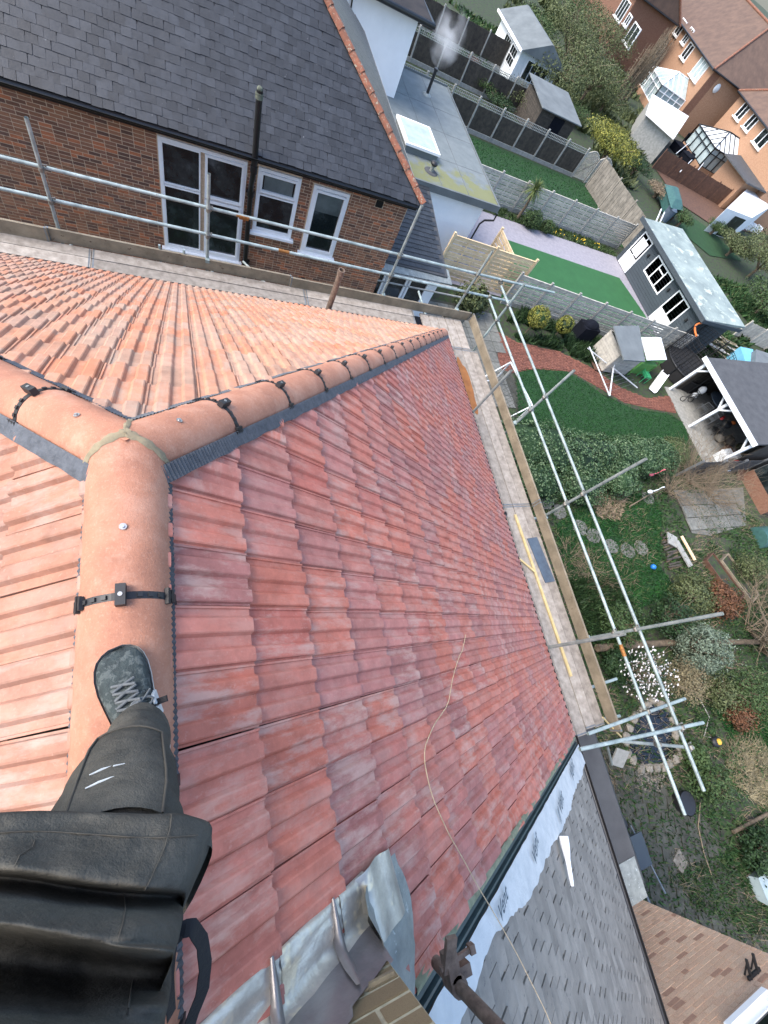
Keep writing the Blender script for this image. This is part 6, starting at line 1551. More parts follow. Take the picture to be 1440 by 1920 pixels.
pn_.add([(gx0, gy0 + .06, 1.46), (gx1, gy0 + .06, 1.46), (gx1, ym, 2.09), (gx0, ym, 2.09)], [(0, 1, 2, 3)]); pn_.add([(gx0, gy1 - .06, 1.46), (gx0, ym, 2.09), (gx1, ym, 2.09), (gx1, gy1 - .06, 1.46)], [(0, 1, 2, 3)]); pn_.add([(gx0 + .02, gy0 + .06, .7), (gx0 + .02, gy1 - .06, .7), (gx0 + .02, gy1 - .06, 1.45), (gx0 + .02, ym, 2.09), (gx0 + .02, gy0 + .06, 1.45)], [(4, 3, 2, 1, 0)]); pn_.add([(gx0, gy0 + .06, .7), (gx1, gy0 + .06, .7), (gx1, gy0 + .06, 1.45), (gx0, gy0 + .06, 1.45)], [(0, 1, 2, 3)])
pn_.build('pane', M['glass'], gh)
pt_ = thing('cold_frame', 'green plastic covered tunnel cloche at the right edge below the greenhouse', 'cloche', (26.6, 2.6, 0)); b = MB()
b.grid([[Vector((25.4 + 2.4 * i / 6, 2.5 + math.cos(math.pi * j / 8) * .55, math.sin(math.pi * j / 8) * .55)) for j in range(9)] for i in range(7)]); b.add([Vector((25.4, 2.5 + math.cos(math.pi * j / 8) * .55, math.sin(math.pi * j / 8) * .55)) for j in range(9)], [tuple(range(9))]); b.build('cover', M['teal'], pt_)
pl2 = thing('pallet', 'wooden pallet leaning by the greenhouse', 'pallet', W(1385, 885, 0)); c = W(1383, 888, 0)
for i in range(6): b = MB(); b.bar(c + Vector((i * .17 - .5, -.45, .08)), c + Vector((i * .17 - .35, .5, .55)), .11, .02); b.build('slat', M['fence_brown'], pl2)
b = MB(); b.bar(c + Vector((-.55, -.2, .16)), c + Vector((.5, -.2, .16)), .06, .06); b.bar(c + Vector((-.5, .3, .4)), c + Vector((.6, .3, .4)), .06, .06); b.build('bearer', M['fence_brown'], pl2)
b = MB(); b.ball(W(1362, 876, .25), .25, 10, 7, (1.3, 1, .8), .4); tag(b.build('white_bag', M['white_paint']), 'crumpled white bag beside the pallet', 'bag')
fence('fence', 'low dark fence with pale rails running behind the bare shrub to the greenhouse', (21.5, 6.0), (31, 6.35), 5, 1.3, 'felt_dark', style='board', post='grey_metal', gravel=False)
# bare shrubs
def bare(label, base, h_, spr, n, r0, seed, m_='twig', depth=2, up=.9, cat='bush', name='bare_shrub'):
    t_ = thing(name, label, cat, base); twig_mb(base, h_, spr, n, r0, random.Random(seed), depth, up).build('branches', M[m_], t_); return t_
bare('big leafless grey shrub beside the hedge and shelter', W(1290, 905, 0), 2.2, 1.2, 40, .018, 3)
bare('leafless twiggy shrub in front of the old patio', W(1330, 935, 0), 1.8, 1.3, 34, .016, 4)
bare('third leafless twiggy shrub beside the clipped olive shrub', W(1250, 925, 0), 1.6, 1.2, 28, .014, 14)
bare('tangle of cut dead branches on the grass under the guard rails', W(1105, 1070, 0), .9, 1.6, 20, .011, 5, up=.4)
bare('dry branch heap just below the platform edge', W(1065, 1045, 0), .9, 1.8, 18, .011, 6, up=.4)
bare('pale bare tree reaching in at the right edge', W(1425, 1215, 0), 2.8, 1.0, 22, .042, 7)
bare('leafless sapling with long pale stems at the right edge', W(1400, 1180, 0), 2.5, 1.1, 18, .03, 17)
for i, (a_, b2, lb) in enumerate(((W(1090, 930, .15), W(1230, 880, .35), 'long pale bare branch lying by the flamingos'), (W(1180, 950, .1), W(1250, 915, .3), 'thinner bare branch lying near the old patio'))):
    b = MB(); b.tube([a_, a_.lerp(b2, .5) + Vector((0, .08, .06)), b2], [.03, .024, .01], 6); tag(b.build('branch', M['twig']), lb, 'branch')
b = MB(); b.tube([W(1120, 1215, .25), W(1250, 1205, .3), W(1440, 1203, .35)], [.13, .12, .10], 9); tag(b.build('log_rail', M['bark']), 'long fallen pale log running right from under the platform', 'log')
shrub('shrub', 'russet bare-leaved bush above the fallen log', 'shrub', W(1355, 1125, .55), (.9, .8, .55), 1700, .13, 'leaf_rust', seed=21, twigs=5)
shrub('shrub', 'dark green and rust bush left of the russet bush', 'shrub', W(1300, 1115, .6), (1.0, .9, .6), 2200, .12, 'leaf_olive', seed=22)
shrub('shrub', 'silvery grey-green dense bush over the fallen log', 'shrub', W(1318, 1215, .9), (1.0, .9, .8), 3600, .1, 'leaf_grey', seed=23)
def grass_clump(label, c, rx_, ry_, h_, n, m_, seed):
    t_ = thing('ornamental_grass', label, 'ornamental grass', c); rg = random.Random(seed); mb = MB()
    for i in range(n):
        a = rg.uniform(0, 6.283); r = rg.random() ** .5; b0 = Vector((c[0] + math.cos(a) * rx_ * r, c[1] + math.sin(a) * ry_ * r, 0))
        a2 = .6 + rg.gauss(0, .9) + 1.2 * mnoise.noise(b0 * 1.3); o = Vector((math.cos(a2), math.sin(a2), 0)) * rg.uniform(.15, .5); a = a2; hh = h_ * rg.uniform(.5, 1.15) * (1.1 - .5 * r)
        sv = Vector((-math.sin(a), math.cos(a), 0)) * .012; m1 = b0 + o * .5 + Vector((0, 0, hh)); e_ = b0 + o * 1.2 + Vector((0, 0, hh * rg.uniform(.5, 1)))
        mb.add([b0 - sv, b0 + sv, m1 + sv, m1 - sv, e_], [(0, 1, 2, 3), (3, 2, 4)])
    mb.build('blades', M[m_], t_); return t_
shrub('shrub', 'tawny feathery shrub below the silvery bush', 'shrub', W(1290, 1275, .6), (.9, .8, .5), 2600, .075, 'straw', seed=24, shell=.3, twigs=6)
grass_clump('clump of dry straw coloured grass beside the pond', W(1405, 1440, 0), 1.3, .9, .16, 1100, 'straw', 25)
grass_clump('smaller clump of dry grass at the right edge under the straw clump', W(1425, 1468, 0), .9, .8, .14, 500, 'straw', 26)
t_ = shrub('magnolia', 'white flowering magnolia bush behind the guard rail tubes', 'magnolia', W(1212, 1262, 1.1), (.85, .8, .85), 500, .09, 'leaf_dark', seed=26, twigs=7)
rg = random.Random(27); b = MB(); c = W(1212, 1262, 1.1)
for i in range(330):
    d_ = Vector((rg.gauss(0, 1), rg.gauss(0, 1), rg.gauss(0, 1))).normalized() * rg.uniform(.35, 1.0); p_ = c + Vector((d_.x * .9, d_.y * .85, d_.z * .9))
    for k in range(3): nm = Vector((rg.gauss(0, 1), rg.gauss(0, 1), rg.gauss(.6, 1))).normalized(); u_ = nm.orthogonal().normalized(); v_ = nm.cross(u_); s_ = .042; b.add([p_ - u_ * s_, p_ - v_ * s_ * .6, p_ + u_ * s_, p_ + v_ * s_ * .6], [(0, 1, 2, 3)])
tag(b.build('blossom', M['blossom'], t_), kind='stuff')
for i, (px, py, r, h_, m_, lb) in enumerate(((1262, 1155, 1.0, .7, 'leaf_dark', 'dark leafy bush between the fallen log and the rough lawn'), (1405, 1290, 1.1, .7, 'leaf_mid', 'leafy green bush right of the silvery bush'), (1410, 1065, .9, .6, 'leaf_olive', 'olive bush at the right edge behind the raised beds'), (1165, 1170, .9, .6, 'leaf_mid', 'leafy bush seen between the two guard rails above the log'), (1355, 1300, .8, .5, 'leaf_olive', 'low olive bush beside the tawny feathery shrub'), (1335, 1470, .8, .5, 'leaf_mid', 'leafy bush by the lower end of the outer guard rail'), (1390, 1340, .7, .4, 'leaf_rust', 'low russet bush at the edge of the small lawn'))):
    shrub('shrub', lb, 'shrub', W(px, py, h_), (r, r * .85, h_ * 1.05), int(1500 * r), .11, m_, seed=140 + i, shell=.35, jit=.45, twigs=4)
# pond with stone edging
pond = Wg([(1196, 1348), (1222, 1322), (1252, 1335), (1258, 1380), (1268, 1412), (1240, 1428), (1202, 1432), (1180, 1410), (1178, 1380)])
patch('pond_water', pond, 'water')
rg = random.Random(61); n = 0
pe = thing('pond_edging', 'ring of rough edging stones round the dark pond', 'edging', W(1220, 1380, 0))
for i in range(len(pond)):
    a_, b2 = pond[i], pond[(i + 1) % len(pond)]; L = (b2 - a_).length; k = 0
    while k * .3 < L:
        p_ = a_.lerp(b2, k * .3 / L); out = (p_ - W(1222, 1380, 0)).normalized() * .15; c_ = MB(); c_.ball(p_ + out + Vector((0, 0, .05)), .17, 8, 5, (1.0, .8, .5), .5, smooth=False); c_.build('stone', M['stone'], pe); k += 1
pg2 = MB(); rg = random.Random(62)
for i in range(160): p_ = W(1195 + rg.uniform(0, 50), 1462 + rg.gauss(0, 9), .03); pg2.ball(p_, rg.uniform(.015, .035), 6, 4, (1, 1, .7))
tag(pg2.build('pebbles', M['stone']), kind='stuff')
b = MB(); c = W(1160, 1421, .3); d_ = Vector((.5, -.25, 0)); e_ = Vector((.18, .42, .3)); b.hexa([c - d_ * .42 - e_ * .5, c + d_ * .42 - e_ * .5, c + d_ * .42 + e_ * .5, c - d_ * .42 + e_ * .5], [c - d_ * .42 - e_ * .5 + Vector((0, 0, .06)), c + d_ * .42 - e_ * .5 + Vector((0, 0, .06)), c + d_ * .42 + e_ * .5 + Vector((0, 0, .06)), c - d_ * .42 + e_ * .5 + Vector((0, 0, .06))]); tag(b.build('stone_slab', M['concrete']), 'pale square slab propped by the pond below the end rails', 'slab')
shrub('reeds', 'fresh green leafy clump at the pond edge beside the guard rail', 'pond plant', W(1305, 1420, .3), (.4, .55, .35), 900, .16, 'leaf_mid', seed=28, trunk=False, shell=.2)
c = W(1283, 1505, .2); b = MB(); b.tube([(c.x, c.y, .0), (c.x, c.y, .32)], [.28, .34], 16, False); b.tube([(c.x, c.y, .32), (c.x, c.y, .02)], [.32, .26], 16); tag(b.build('planter', M['black_plastic']), 'round black planter on the dark slabs between the tube ends', 'planter')
t_ = thing('pump', 'small yellow and black pump unit by the straw grass', 'pump', W(1336, 1390, 0)); c = W(1336, 1390, 0); b = MB(); b.ball(c + Vector((0, 0, .12)), .2, 10, 7, (1.2, .9, .6)); b.build('body', M['dark_metal'], t_); b = MB(); b.ball(c + Vector((0, 0, .22)), .11, 10, 7, (1, 1, .6)); b.build('cap', M['yellow'], t_)
hp_ = [W(x, y, .05) for x, y in ((1312, 1310), (1330, 1345), (1320, 1380), (1345, 1385), (1352, 1400))]; b = MB(); b.tube(hp_, .02, 6); tag(b.build('hose', M['concrete']), 'grey garden hose curling beside the small lawn', 'hose')
hp_ = [W(x, y, .06) for x, y in ((1313, 1505), (1309, 1550), (1320, 1600), (1334, 1640))]; b = MB(); b.tube(hp_, .016, 6); tag(b.build('hose', M['twig']), 'thin pale hose lying across the dark slabs', 'hose')
b = MB(); c = W(1275, 1615, .04); b.box(c, (.42, .42, .05), .4); tag(b.build('stone_slab', M['stone']), 'single brownish square stone on the dark grass', 'slab')
wbw = thing('wheelbarrow', 'dark green wheelbarrow half hidden by the grey roof gutter', 'wheelbarrow', W(1185, 1598, 0)); c = W(1168, 1588, 0)
b = MB(); b.hexa([c + Vector((-.25, -.3, .3)), c + Vector((.25, -.3, .3)), c + Vector((.25, .3, .3)), c + Vector((-.25, .3, .3))], [c + Vector((-.3, -.36, .55)), c + Vector((.3, -.36, .55)), c + Vector((.3, .4, .55)), c + Vector((-.3, .4, .55))]); b.build('tray', M['garden_room'], wbw)
b = MB(); b.bar(c + Vector((-.25, .5, .28)), c + Vector((-.32, -1.0, .62)), .04, .04); b.bar(c + Vector((.25, .5, .28)), c + Vector((.32, -1.0, .62)), .04, .04); b.build('handle', M['grey_metal'], wbw); b = MB(); b.tube([c + Vector((-.05, .62, .2)), c + Vector((.05, .62, .2))], .2, 14); b.build('wheel', M['black_plastic'], wbw)
b = MB(); c = W(1437, 1655, .2); b.hexa([c + Vector((-.5, -.3, -.2)), c + Vector((.5, -.3, -.2)), c + Vector((.5, .3, -.2)), c + Vector((-.5, .3, -.2))], [c + Vector((-.55, -.35, .2)), c + Vector((.55, -.35, .2)), c + Vector((.55, .35, .2)), c + Vector((-.55, .35, .2))]); tag(b.build('water_trough', M['glass_pale']), 'pale translucent trough at the right edge in the shaded grass', 'trough')
b = MB(); b.tube([W(1375, 1560, .08), W(1440, 1525, .2)], [.06, .05], 7); tag(b.build('branch', M['bark']), 'dark fallen branch on the mossy slabs at the right edge', 'branch')
shrub('shrub', 'dark evergreen bush in shade at the lower right edge', 'shrub', W(1435, 1600, .45), (.8, .7, .5), 1700, .12, 'leaf_dark', seed=30)
shrub('shrub', 'low dark ivy bush under the platform beside the fallen log', 'shrub', W(1165, 1245, .4), (.7, .6, .4), 1500, .12, 'leaf_dark', seed=31)
patch('leaf_litter', Wg([(1090, 900), (1135, 890), (1175, 925), (1160, 975), (1120, 970)]), 'bark')
scatter('dead_leaves', Wg([(1090, 900), (1135, 890), (1175, 925), (1160, 975), (1120, 970)]), 2600, .1, .09, M['twig'], .03, 44, 1.2)
# ================================================================== FAR GARDENS
def tree(name, label, foot, top, rad, n, leaf, m, group=None, seed=1, shell=.45, jit=.4, low=.35, twigs=0, cat='tree'):
    B, h_ = VH(*foot, *top); rg = random.Random(seed); t_ = thing(name, label, cat, B, group)
    mb = MB(); zc = h_ * (.5 + low / 2); rz_ = h_ * (1 - low) / 2
    for k in range(5):
        a = k * 1.257 + seed; o = Vector((math.cos(a) * rad * .45, math.sin(a) * rad * .45, rg.uniform(-.25, .25) * rz_))
        leaves(mb, B + Vector((0, 0, zc)) + o, (rad * .68, rad * .68, rz_ * .8), int(n * 1.7) // 5, leaf * .75, rg, shell, jit, 1.8, seed + k)
    mb.build('crown', M[m], t_)
    b = MB(); b.tube([B, B + Vector((.05, 0, h_ * .35)), B + Vector((0, 0, h_ * .7))], [.14, .10, .04], 7)
    for k in range(6):
        a = k * 1.05 + seed; b.tube([B + Vector((0, 0, h_ * .3)), B + Vector((math.cos(a) * rad * .4, math.sin(a) * rad * .4, h_ * .6)), B + Vector((math.cos(a) * rad * .75, math.sin(a) * rad * .75, h_ * .85))], [.07, .04, .012], 5)
    b.build('trunk', M['bark'], t_)
    if twigs: twig_mb(B + Vector((0, 0, h_ * .2)), h_ * .8, .7, twigs, .03, rg, 2).build('twigs', M['twig'], t_)
    return t_
gt = 'trees and big bushes of the far gardens'
T_ = [((1012, 185), (1022, 55), 3.0, 3800, 'leaf_olive', 'broad olive tree just right of the white summer house roof'),
      ((1045, 130), (1070, -10), 3.6, 4000, 'leaf_olive', 'dense grey olive tree at the top edge above the dark shed'),
      ((1085, 195), (1115, 75), 3.2, 4000, 'leaf_olive', 'round olive tree between the dark shed and the bare poplars'),
      ((1105, 120), (1145, 10), 3.6, 3400, 'leaf_olive', 'tall olive tree left of the brown-roofed brick wing'),
      ((1060, 60), (1085, -50), 3.8, 3000, 'leaf_mid', 'green tree cut by the top edge of the picture'),
      ((1120, 215), (1140, 150), 2.4, 2600, 'leaf_olive', 'leafy grey green tree at the foot of the bare poplars'),
      ((985, 90), (1000, 0), 2.4, 2200, 'leaf_mid', 'green tree rising behind the summer house roof'),
      ((1070, 235), (1085, 190), 1.5, 1500, 'leaf_mid', 'bushy dark green tree overhanging the dark shed'),
      ((1120, 310), (1138, 215), 2.4, 4400, 'leaf_yellow', 'yellow flowering forsythia bush above the arched lattice panels'),
      ((1150, 268), (1165, 235), 1.2, 1200, 'leaf_yellow', 'small yellow green bush right of the forsythia'),
      ((1180, 330), (1195, 285), 1.5, 2200, 'leaf_dark', 'dark evergreen bush behind the tall close boarded fence'),
      ((930, 205), (925, 165), 1.2, 1400, 'leaf_dark', 'dark green bush at the foot of the white summer house'),
      ((900, 175), (905, 135), 1.0, 1200, 'leaf_mid', 'green bush behind the steaming flue'),
      ((885, 120), (893, 108), .6, 500, 'leaf_rust', 'small russet bush behind the panelled fence'),
      ((965, 205), (975, 150), 1.6, 1500, 'leaf_olive', 'thin twiggy olive tree before the white summer house'),
      ((1225, 370), (1235, 340), 1.3, 1700, 'twig', 'brown leafless bush right of the tall grey fence'),
      ((1268, 425), (1280, 385), .9, 1300, 'leaf_mid', 'green bush under the teal play hut'),
      ((1400, 520), (1440, 430), 3.0, 3800, 'leaf_olive', 'large olive bush at the right edge above the garden room roof'),
      ((1360, 480), (1378, 430), 1.9, 2600, 'leaf_olive', 'olive bush with pale twigs behind the garden room'),
      ((1410, 590), (1440, 520), 2.4, 3000, 'leaf_mid', 'mid green bush at the right edge beside the garden room'),
      ((1330, 440), (1345, 405), 1.0, 1300, 'leaf_mid', 'small green bush between the garden room and the brown fence')]
for i, (f_, tp_, r, n, m_, lb) in enumerate(T_):
    tree('tree', lb, f_, tp_, r, n, .17 if r > 1.6 else .12, m_, gt, i + 60, twigs=6 if m_ in ('leaf_olive', 'twig') else 0)
for i, (f_, tp_) in enumerate((((1158, 200), (1262, 45)), ((1172, 190), (1250, 60)), ((1148, 195), (1225, 80)), ((1180, 175), (1275, 50)))):
    B, h_ = VH(*f_, *tp_); t_ = thing('poplar_tree', ['tallest bare upright poplar before the brick houses', 'second bare upright poplar, close behind the tallest', 'shortest bare poplar, on the left of the row', 'bare upright poplar on the right of the row'][i], 'tree', B, 'bare upright poplars')
    rg = random.Random(i + 90); mb = MB()
    for k in range(46):
        a = rg.uniform(0, 6.283); r = rg.uniform(.1, .75); z0 = rg.uniform(.1, .5) * h_; e = B + Vector((math.cos(a) * r, math.sin(a) * r, rg.uniform(.6, 1.0) * h_))
        mb.tube([B + Vector((0, 0, z0)), B + Vector((math.cos(a) * r * .8, math.sin(a) * r * .8, z0 + h_ * .18)), e], [.05, .035, .012], 4, False)
    mb.build('branches', M['twig'], t_); b = MB(); b.tube([B, B + Vector((0, 0, h_ * .95))], [.16, .03], 7); b.build('trunk', M['bark'], t_)
    mb = MB(); leaves(mb, B + Vector((0, 0, h_ * .5)), (.75, .75, h_ * .45), 420, .14, rg, .2); mb.build('crown', M['bark'], t_)
scatter('wild_ground_cover', [(25, 33), (36, 33), (48, 52), (58, 75), (38, 75), (24, 45)], 9000, .5, .4, M['leaf_olive'], 0, 71, .6, .25, -.1)
scatter('weedy_garden_ground', [(30, 12), (44, 12), (44, 24), (30, 24)], 9000, .35, .3, M['rough_grass'], 0, 72, .6, .4, -.05)
scatter('overgrown_ground', [(14, 37.8), (26, 37.8), (34, 55), (18, 52)], 5000, .3, .25, M['rough_grass'], 0, 73, .6, .4, -.1)
patch('green_strip', Wg([(1270, 390), (1330, 430), (1390, 490), (1330, 480), (1270, 430)]), 'grass_base')
# white summer house with a grey roof
sh_ = thing('summer_house', 'white summer house with blue paned windows and a grey green roof at the top', 'summer house', (26, 45, 0))
b = MB(); b.span((24.2, 41.4, 0), (28.0, 46.5, 2.2)); b.build('wall', M['white_paint'], sh_)
b = MB(); b.hexa([(23.8, 40.9, 2.2), (28.4, 40.9, 2.2), (28.4, 47, 2.2), (23.8, 47, 2.2)], [(26.0, 40.9, 3.2), (26.2, 40.9, 3.2), (26.2, 47, 3.2), (26.0, 47, 3.2)]); b.build('roof', M['felt_grey'], sh_)
for i, y in enumerate((41.8, 43.4)):
    b = MB(); b.span((24.14, y, .8), (24.2, y + 1.3, 1.9)); o = b.build('window', M['white_upvc'], sh_)
    for k in range(3):
        for j in range(2): c_ = MB(); c_.span((24.11, y + .08 + k * .4, .88 + j * .5), (24.15, y + .4 + k * .4, 1.32 + j * .5)); c_.build('pane', M['glass'], o)
b = MB(); b.span((25.0, 41.34, .7), (27.2, 41.4, 1.9)); o = b.build('window', M['white_upvc'], sh_)
for k in range(4): c_ = MB(); c_.span((25.08 + k * .52, 41.31, .78), (25.52 + k * .52, 41.35, 1.82)); c_.build('pane', M['glass'], o)
b = MB(); b.span((23.78, 40.85, 2.1), (23.85, 47.05, 2.26)); b.build('fascia', M['white_upvc'], sh_)
ds = thing('shed', 'old dark timber shed with a grey felt roof under the overhanging bush', 'shed', (26, 36, 0))
b = MB()
for k in range(12): b.span((23.4, 34.0, .05 + k * .15), (26.6, 34.03, .19 + k * .15)); b.span((23.36, 34.0, .05 + k * .15), (23.4, 37.0, .19 + k * .15))
b.span((23.42, 34.04, 0), (26.6, 37, 1.85)); b.build('wall', M['fence_dark'], ds)
b = MB(); b.hexa([(23.1, 33.7, 1.86), (26.9, 33.7, 1.86), (26.9, 37.3, 2.2), (23.1, 37.3, 2.2)], [(23.1, 33.7, 1.92), (26.9, 33.7, 1.92), (26.9, 37.3, 2.26), (23.1, 37.3, 2.26)]); b.build('roof', M['felt_grey'], ds)
b = MB(); b.span((24.6, 33.97, .1), (25.6, 34.0, 1.7)); b.build('door', M['black_fabric'], ds)
# sheds, patio and clutter behind the brick houses
patch('dark_patio', Wg([(1180, 250), (1230, 225), (1330, 300), (1350, 370), (1300, 340), (1230, 300)]), 'paving_dark')
patch('brown_patio', Wg([(1230, 320), (1300, 350), (1400, 400), (1420, 440), (1330, 420), (1270, 380)]), 'fence_brown')
c = W(1238, 250, 0)
ws = thing('shed', 'grey shed with a white sheet roof below the lean-to conservatory', 'shed', c)
q = [W(1222, 178, 2.2), W(1290, 220, 2.2), W(1262, 262, 2.2), W(1210, 215, 2.2)]
b = MB(); b.hexa(q[::-1], [p + Vector((0, 0, .1)) for p in q[::-1]]); b.build('roof', M['white_upvc'], ws)
cc = sum(q, Vector()) / 4; b = MB(); qi = [cc.lerp(p, .92) for p in q[::-1]]; b.hexa([Vector((p.x, p.y, 0)) for p in qi], qi); b.build('wall', M['concrete'], ws)
rgx = random.Random(91)
for i, (px, py) in enumerate(((1265, 285), (1285, 275), (1300, 310), (1275, 310), (1315, 300), (1330, 330))):
    c = W(px, py, 0); crate('garden_box', ['dark covered furniture nearest the white roofed shed', 'dark covered furniture beside the brick wall', 'black covered bench in the middle of the dark patio', 'dark low box at the patio fence', 'black barbecue cover near the pale conservatory', 'dark planter box by the porch'][i], 'furniture', c, (1.6, 1.1, .7 + .3 * (i % 2)), 'black_fabric', rgx.uniform(0, 3))
for i, (a_, b2) in enumerate((((1268, 288), (1292, 268)), ((1275, 322), (1302, 295)), ((1300, 330), (1330, 292)))):
    b = MB(); b.bar(W(*a_, .9), W(*b2, .9), .06, .06); b.bar(W(*a_, 0), W(*a_, .9), .06, .06, (0, 1, 0)); b.bar(W(*b2, 0), W(*b2, .9), .06, .06, (0, 1, 0)); tag(b.build('patio_rail', M['white_paint']), ['pale rail nearest the shed on the dark patio', 'pale rail in the middle of the dark patio', 'longest pale rail by the porch'][i], 'rail')
fence('fence', 'brown wavy topped fence panels behind the patio clutter', W(1222, 315, 0)[:2], W(1345, 385, 0)[:2], 5, 1.5, 'fence_brown', style='board', post='fence_brown', gravel=False)
fence('fence', 'weathered board fence at the far right beyond the light blue cover', W(1375, 628, 0)[:2], W(1460, 668, 0)[:2], 3, 1.2, 'fence_grey', style='board', gravel=False)
q = [W(1388, 650, .9), W(1412, 655, .9), W(1415, 685, .9), W(1400, 684, .9)]; b = MB(); qq = q[::-1]; b.hexa([Vector((p.x, p.y, 0)) for p in qq], qq); tag(b.build('pool_cover', M['sky_blue']), 'light blue covered box beyond the shelter roof', 'cover')
q = [W(1418, 655, 1.2), W(1470, 672, 1.2), W(1470, 700, 1.2), W(1416, 690, 1.2)]; b = MB(); qq = q[::-1]; b.hexa([Vector((p.x, p.y, 0)) for p in qq], qq); tag(b.build('shed', M['felt_grey']), 'grey flat shed roof at the right edge next to the blue cover', 'shed')
q = [W(1425, 700, .9), W(1450, 692, .9), W(1450, 712, .9), W(1428, 718, .9)]; b = MB(); qq = q[::-1]; b.hexa([Vector((p.x, p.y, 0)) for p in qq], qq); tag(b.build('pool_cover', M['sky_blue']), 'small light blue cover at the right edge behind the shelter', 'cover')
# timber pile behind the garden room
q = [W(1320, 640, 1.0), W(1375, 650, .8), W(1392, 690, .8), W(1340, 665, 1.0)]; wd = thing('timber_stack', 'straw coloured heap of old boards between the garden room and the shelter', 'timber stack', Vector((q[0].x, q[0].y, 0))); rg = random.Random(14)
for i in range(26): a_ = W(1325 + rg.uniform(0, 30), 625 + rg.uniform(0, 25), rg.uniform(.2, .9)); b = MB(); b.bar(a_, a_ + Vector((rg.uniform(.8, 2), rg.uniform(-.9, -.2), rg.uniform(-.1, .2))), .11, .03); b.build('board', M['straw' if i % 3 else 'fence_grey'], wd)
# teal play hut
c = W(1262, 405, 0); th_ = thing('play_hut', 'teal wooden play hut on stilts with yellow markings beyond the tall grey fence', 'play hut', c)
q = [W(1246, 345, 1.0), W(1268, 350, 1.0), W(1281, 395, 1.0), W(1258, 390, 1.0)]; b = MB(); qq = q[::-1]; cc = sum(q, Vector()) / 4
b.hexa(qq, [cc.lerp(p, .5) + Vector((0, 0, .3)) for p in qq]); b.build('roof', M['teal'], th_)
b = MB(); qi = [cc.lerp(p, .85) for p in qq]; b.hexa([Vector((p.x, p.y, .3)) for p in qi], qi); b.build('wall', M['teal'], th_)
b = MB()
for p in qi: b.bar((p.x, p.y, 0), (p.x, p.y, .32), .08, .08, (0, 1, 0))
b.build('stilt', M['fence_brown'], th_); b = MB()
for k in range(3): b.box(cc.lerp(qq[0], .62) + Vector((.15 * k, .1 * k, .12)), (.25, .07, .05), .5)
b.build('marking', M['yellow'], th_)
b = MB(); c = W(1243, 412, 0); b.tube([c, c + Vector((0, 0, .9))], [.38, .42], 14); b.tube([c + Vector((0, 0, .9)), c + Vector((0, 0, 1.0))], [.45, .3], 14); tag(b.build('water_butt', M['slate_blue']), 'dark blue grey water butt behind the garden room corner', 'water butt')
b = MB(); b.bar(W(1228, 420, 1.2), W(1240, 392, 1.2), .08, .06); b.bar(W(1234, 424, .6), W(1246, 398, .6), .08, .06); tag(b.build('ladder', M['white_paint']), 'pale ladder rails standing by the water butt', 'ladder')

# ================================================================== FAR BRICK HOUSES
def far_window(parent, wall_p, wall_d, c0, w, h, panes=3, nrm=-1, pane='glass'):
    dv = Vector((wall_d[0], wall_d[1], 0)).normalized(); nv = Vector((-dv.y, dv.x, 0)) * 1.0
    if nv.x > 0: nv = -nv
    m3 = Matrix((dv, nv, Vector((0, 0, 1)))).transposed()
    c0 = Vector(c0); b = MB(); t = .09
    for dx in (-w / 2 + t / 2, w / 2 - t / 2): b.box(c0 + dv * dx + nv * .03, (t, .12, h), mat=m3)
    for dz in (-h / 2 + t / 2, h / 2 - t / 2): b.box(c0 + Vector((0, 0, dz)) + nv * .032, (w - 2 * t, .12, t), mat=m3)
    for k in range(1, panes): b.box(c0 + dv * (-w / 2 + w * k / panes) + nv * .03, (t * .8, .11, h - 2 * t), mat=m3)
    b.box(c0 + Vector((0, 0, -h / 2 - .06)) + nv * .08, (w + .2, .22, .08), mat=m3)
    o = b.build('window', M['white_upvc'], parent)
    for k in range(panes):
        p = MB(); p.box(c0 + dv * (-w / 2 + w * (k + .5) / panes) + nv * .02, (w / panes - t * .7, .04, h - 2 * t), mat=m3); p.build('pane', M[pane], o)
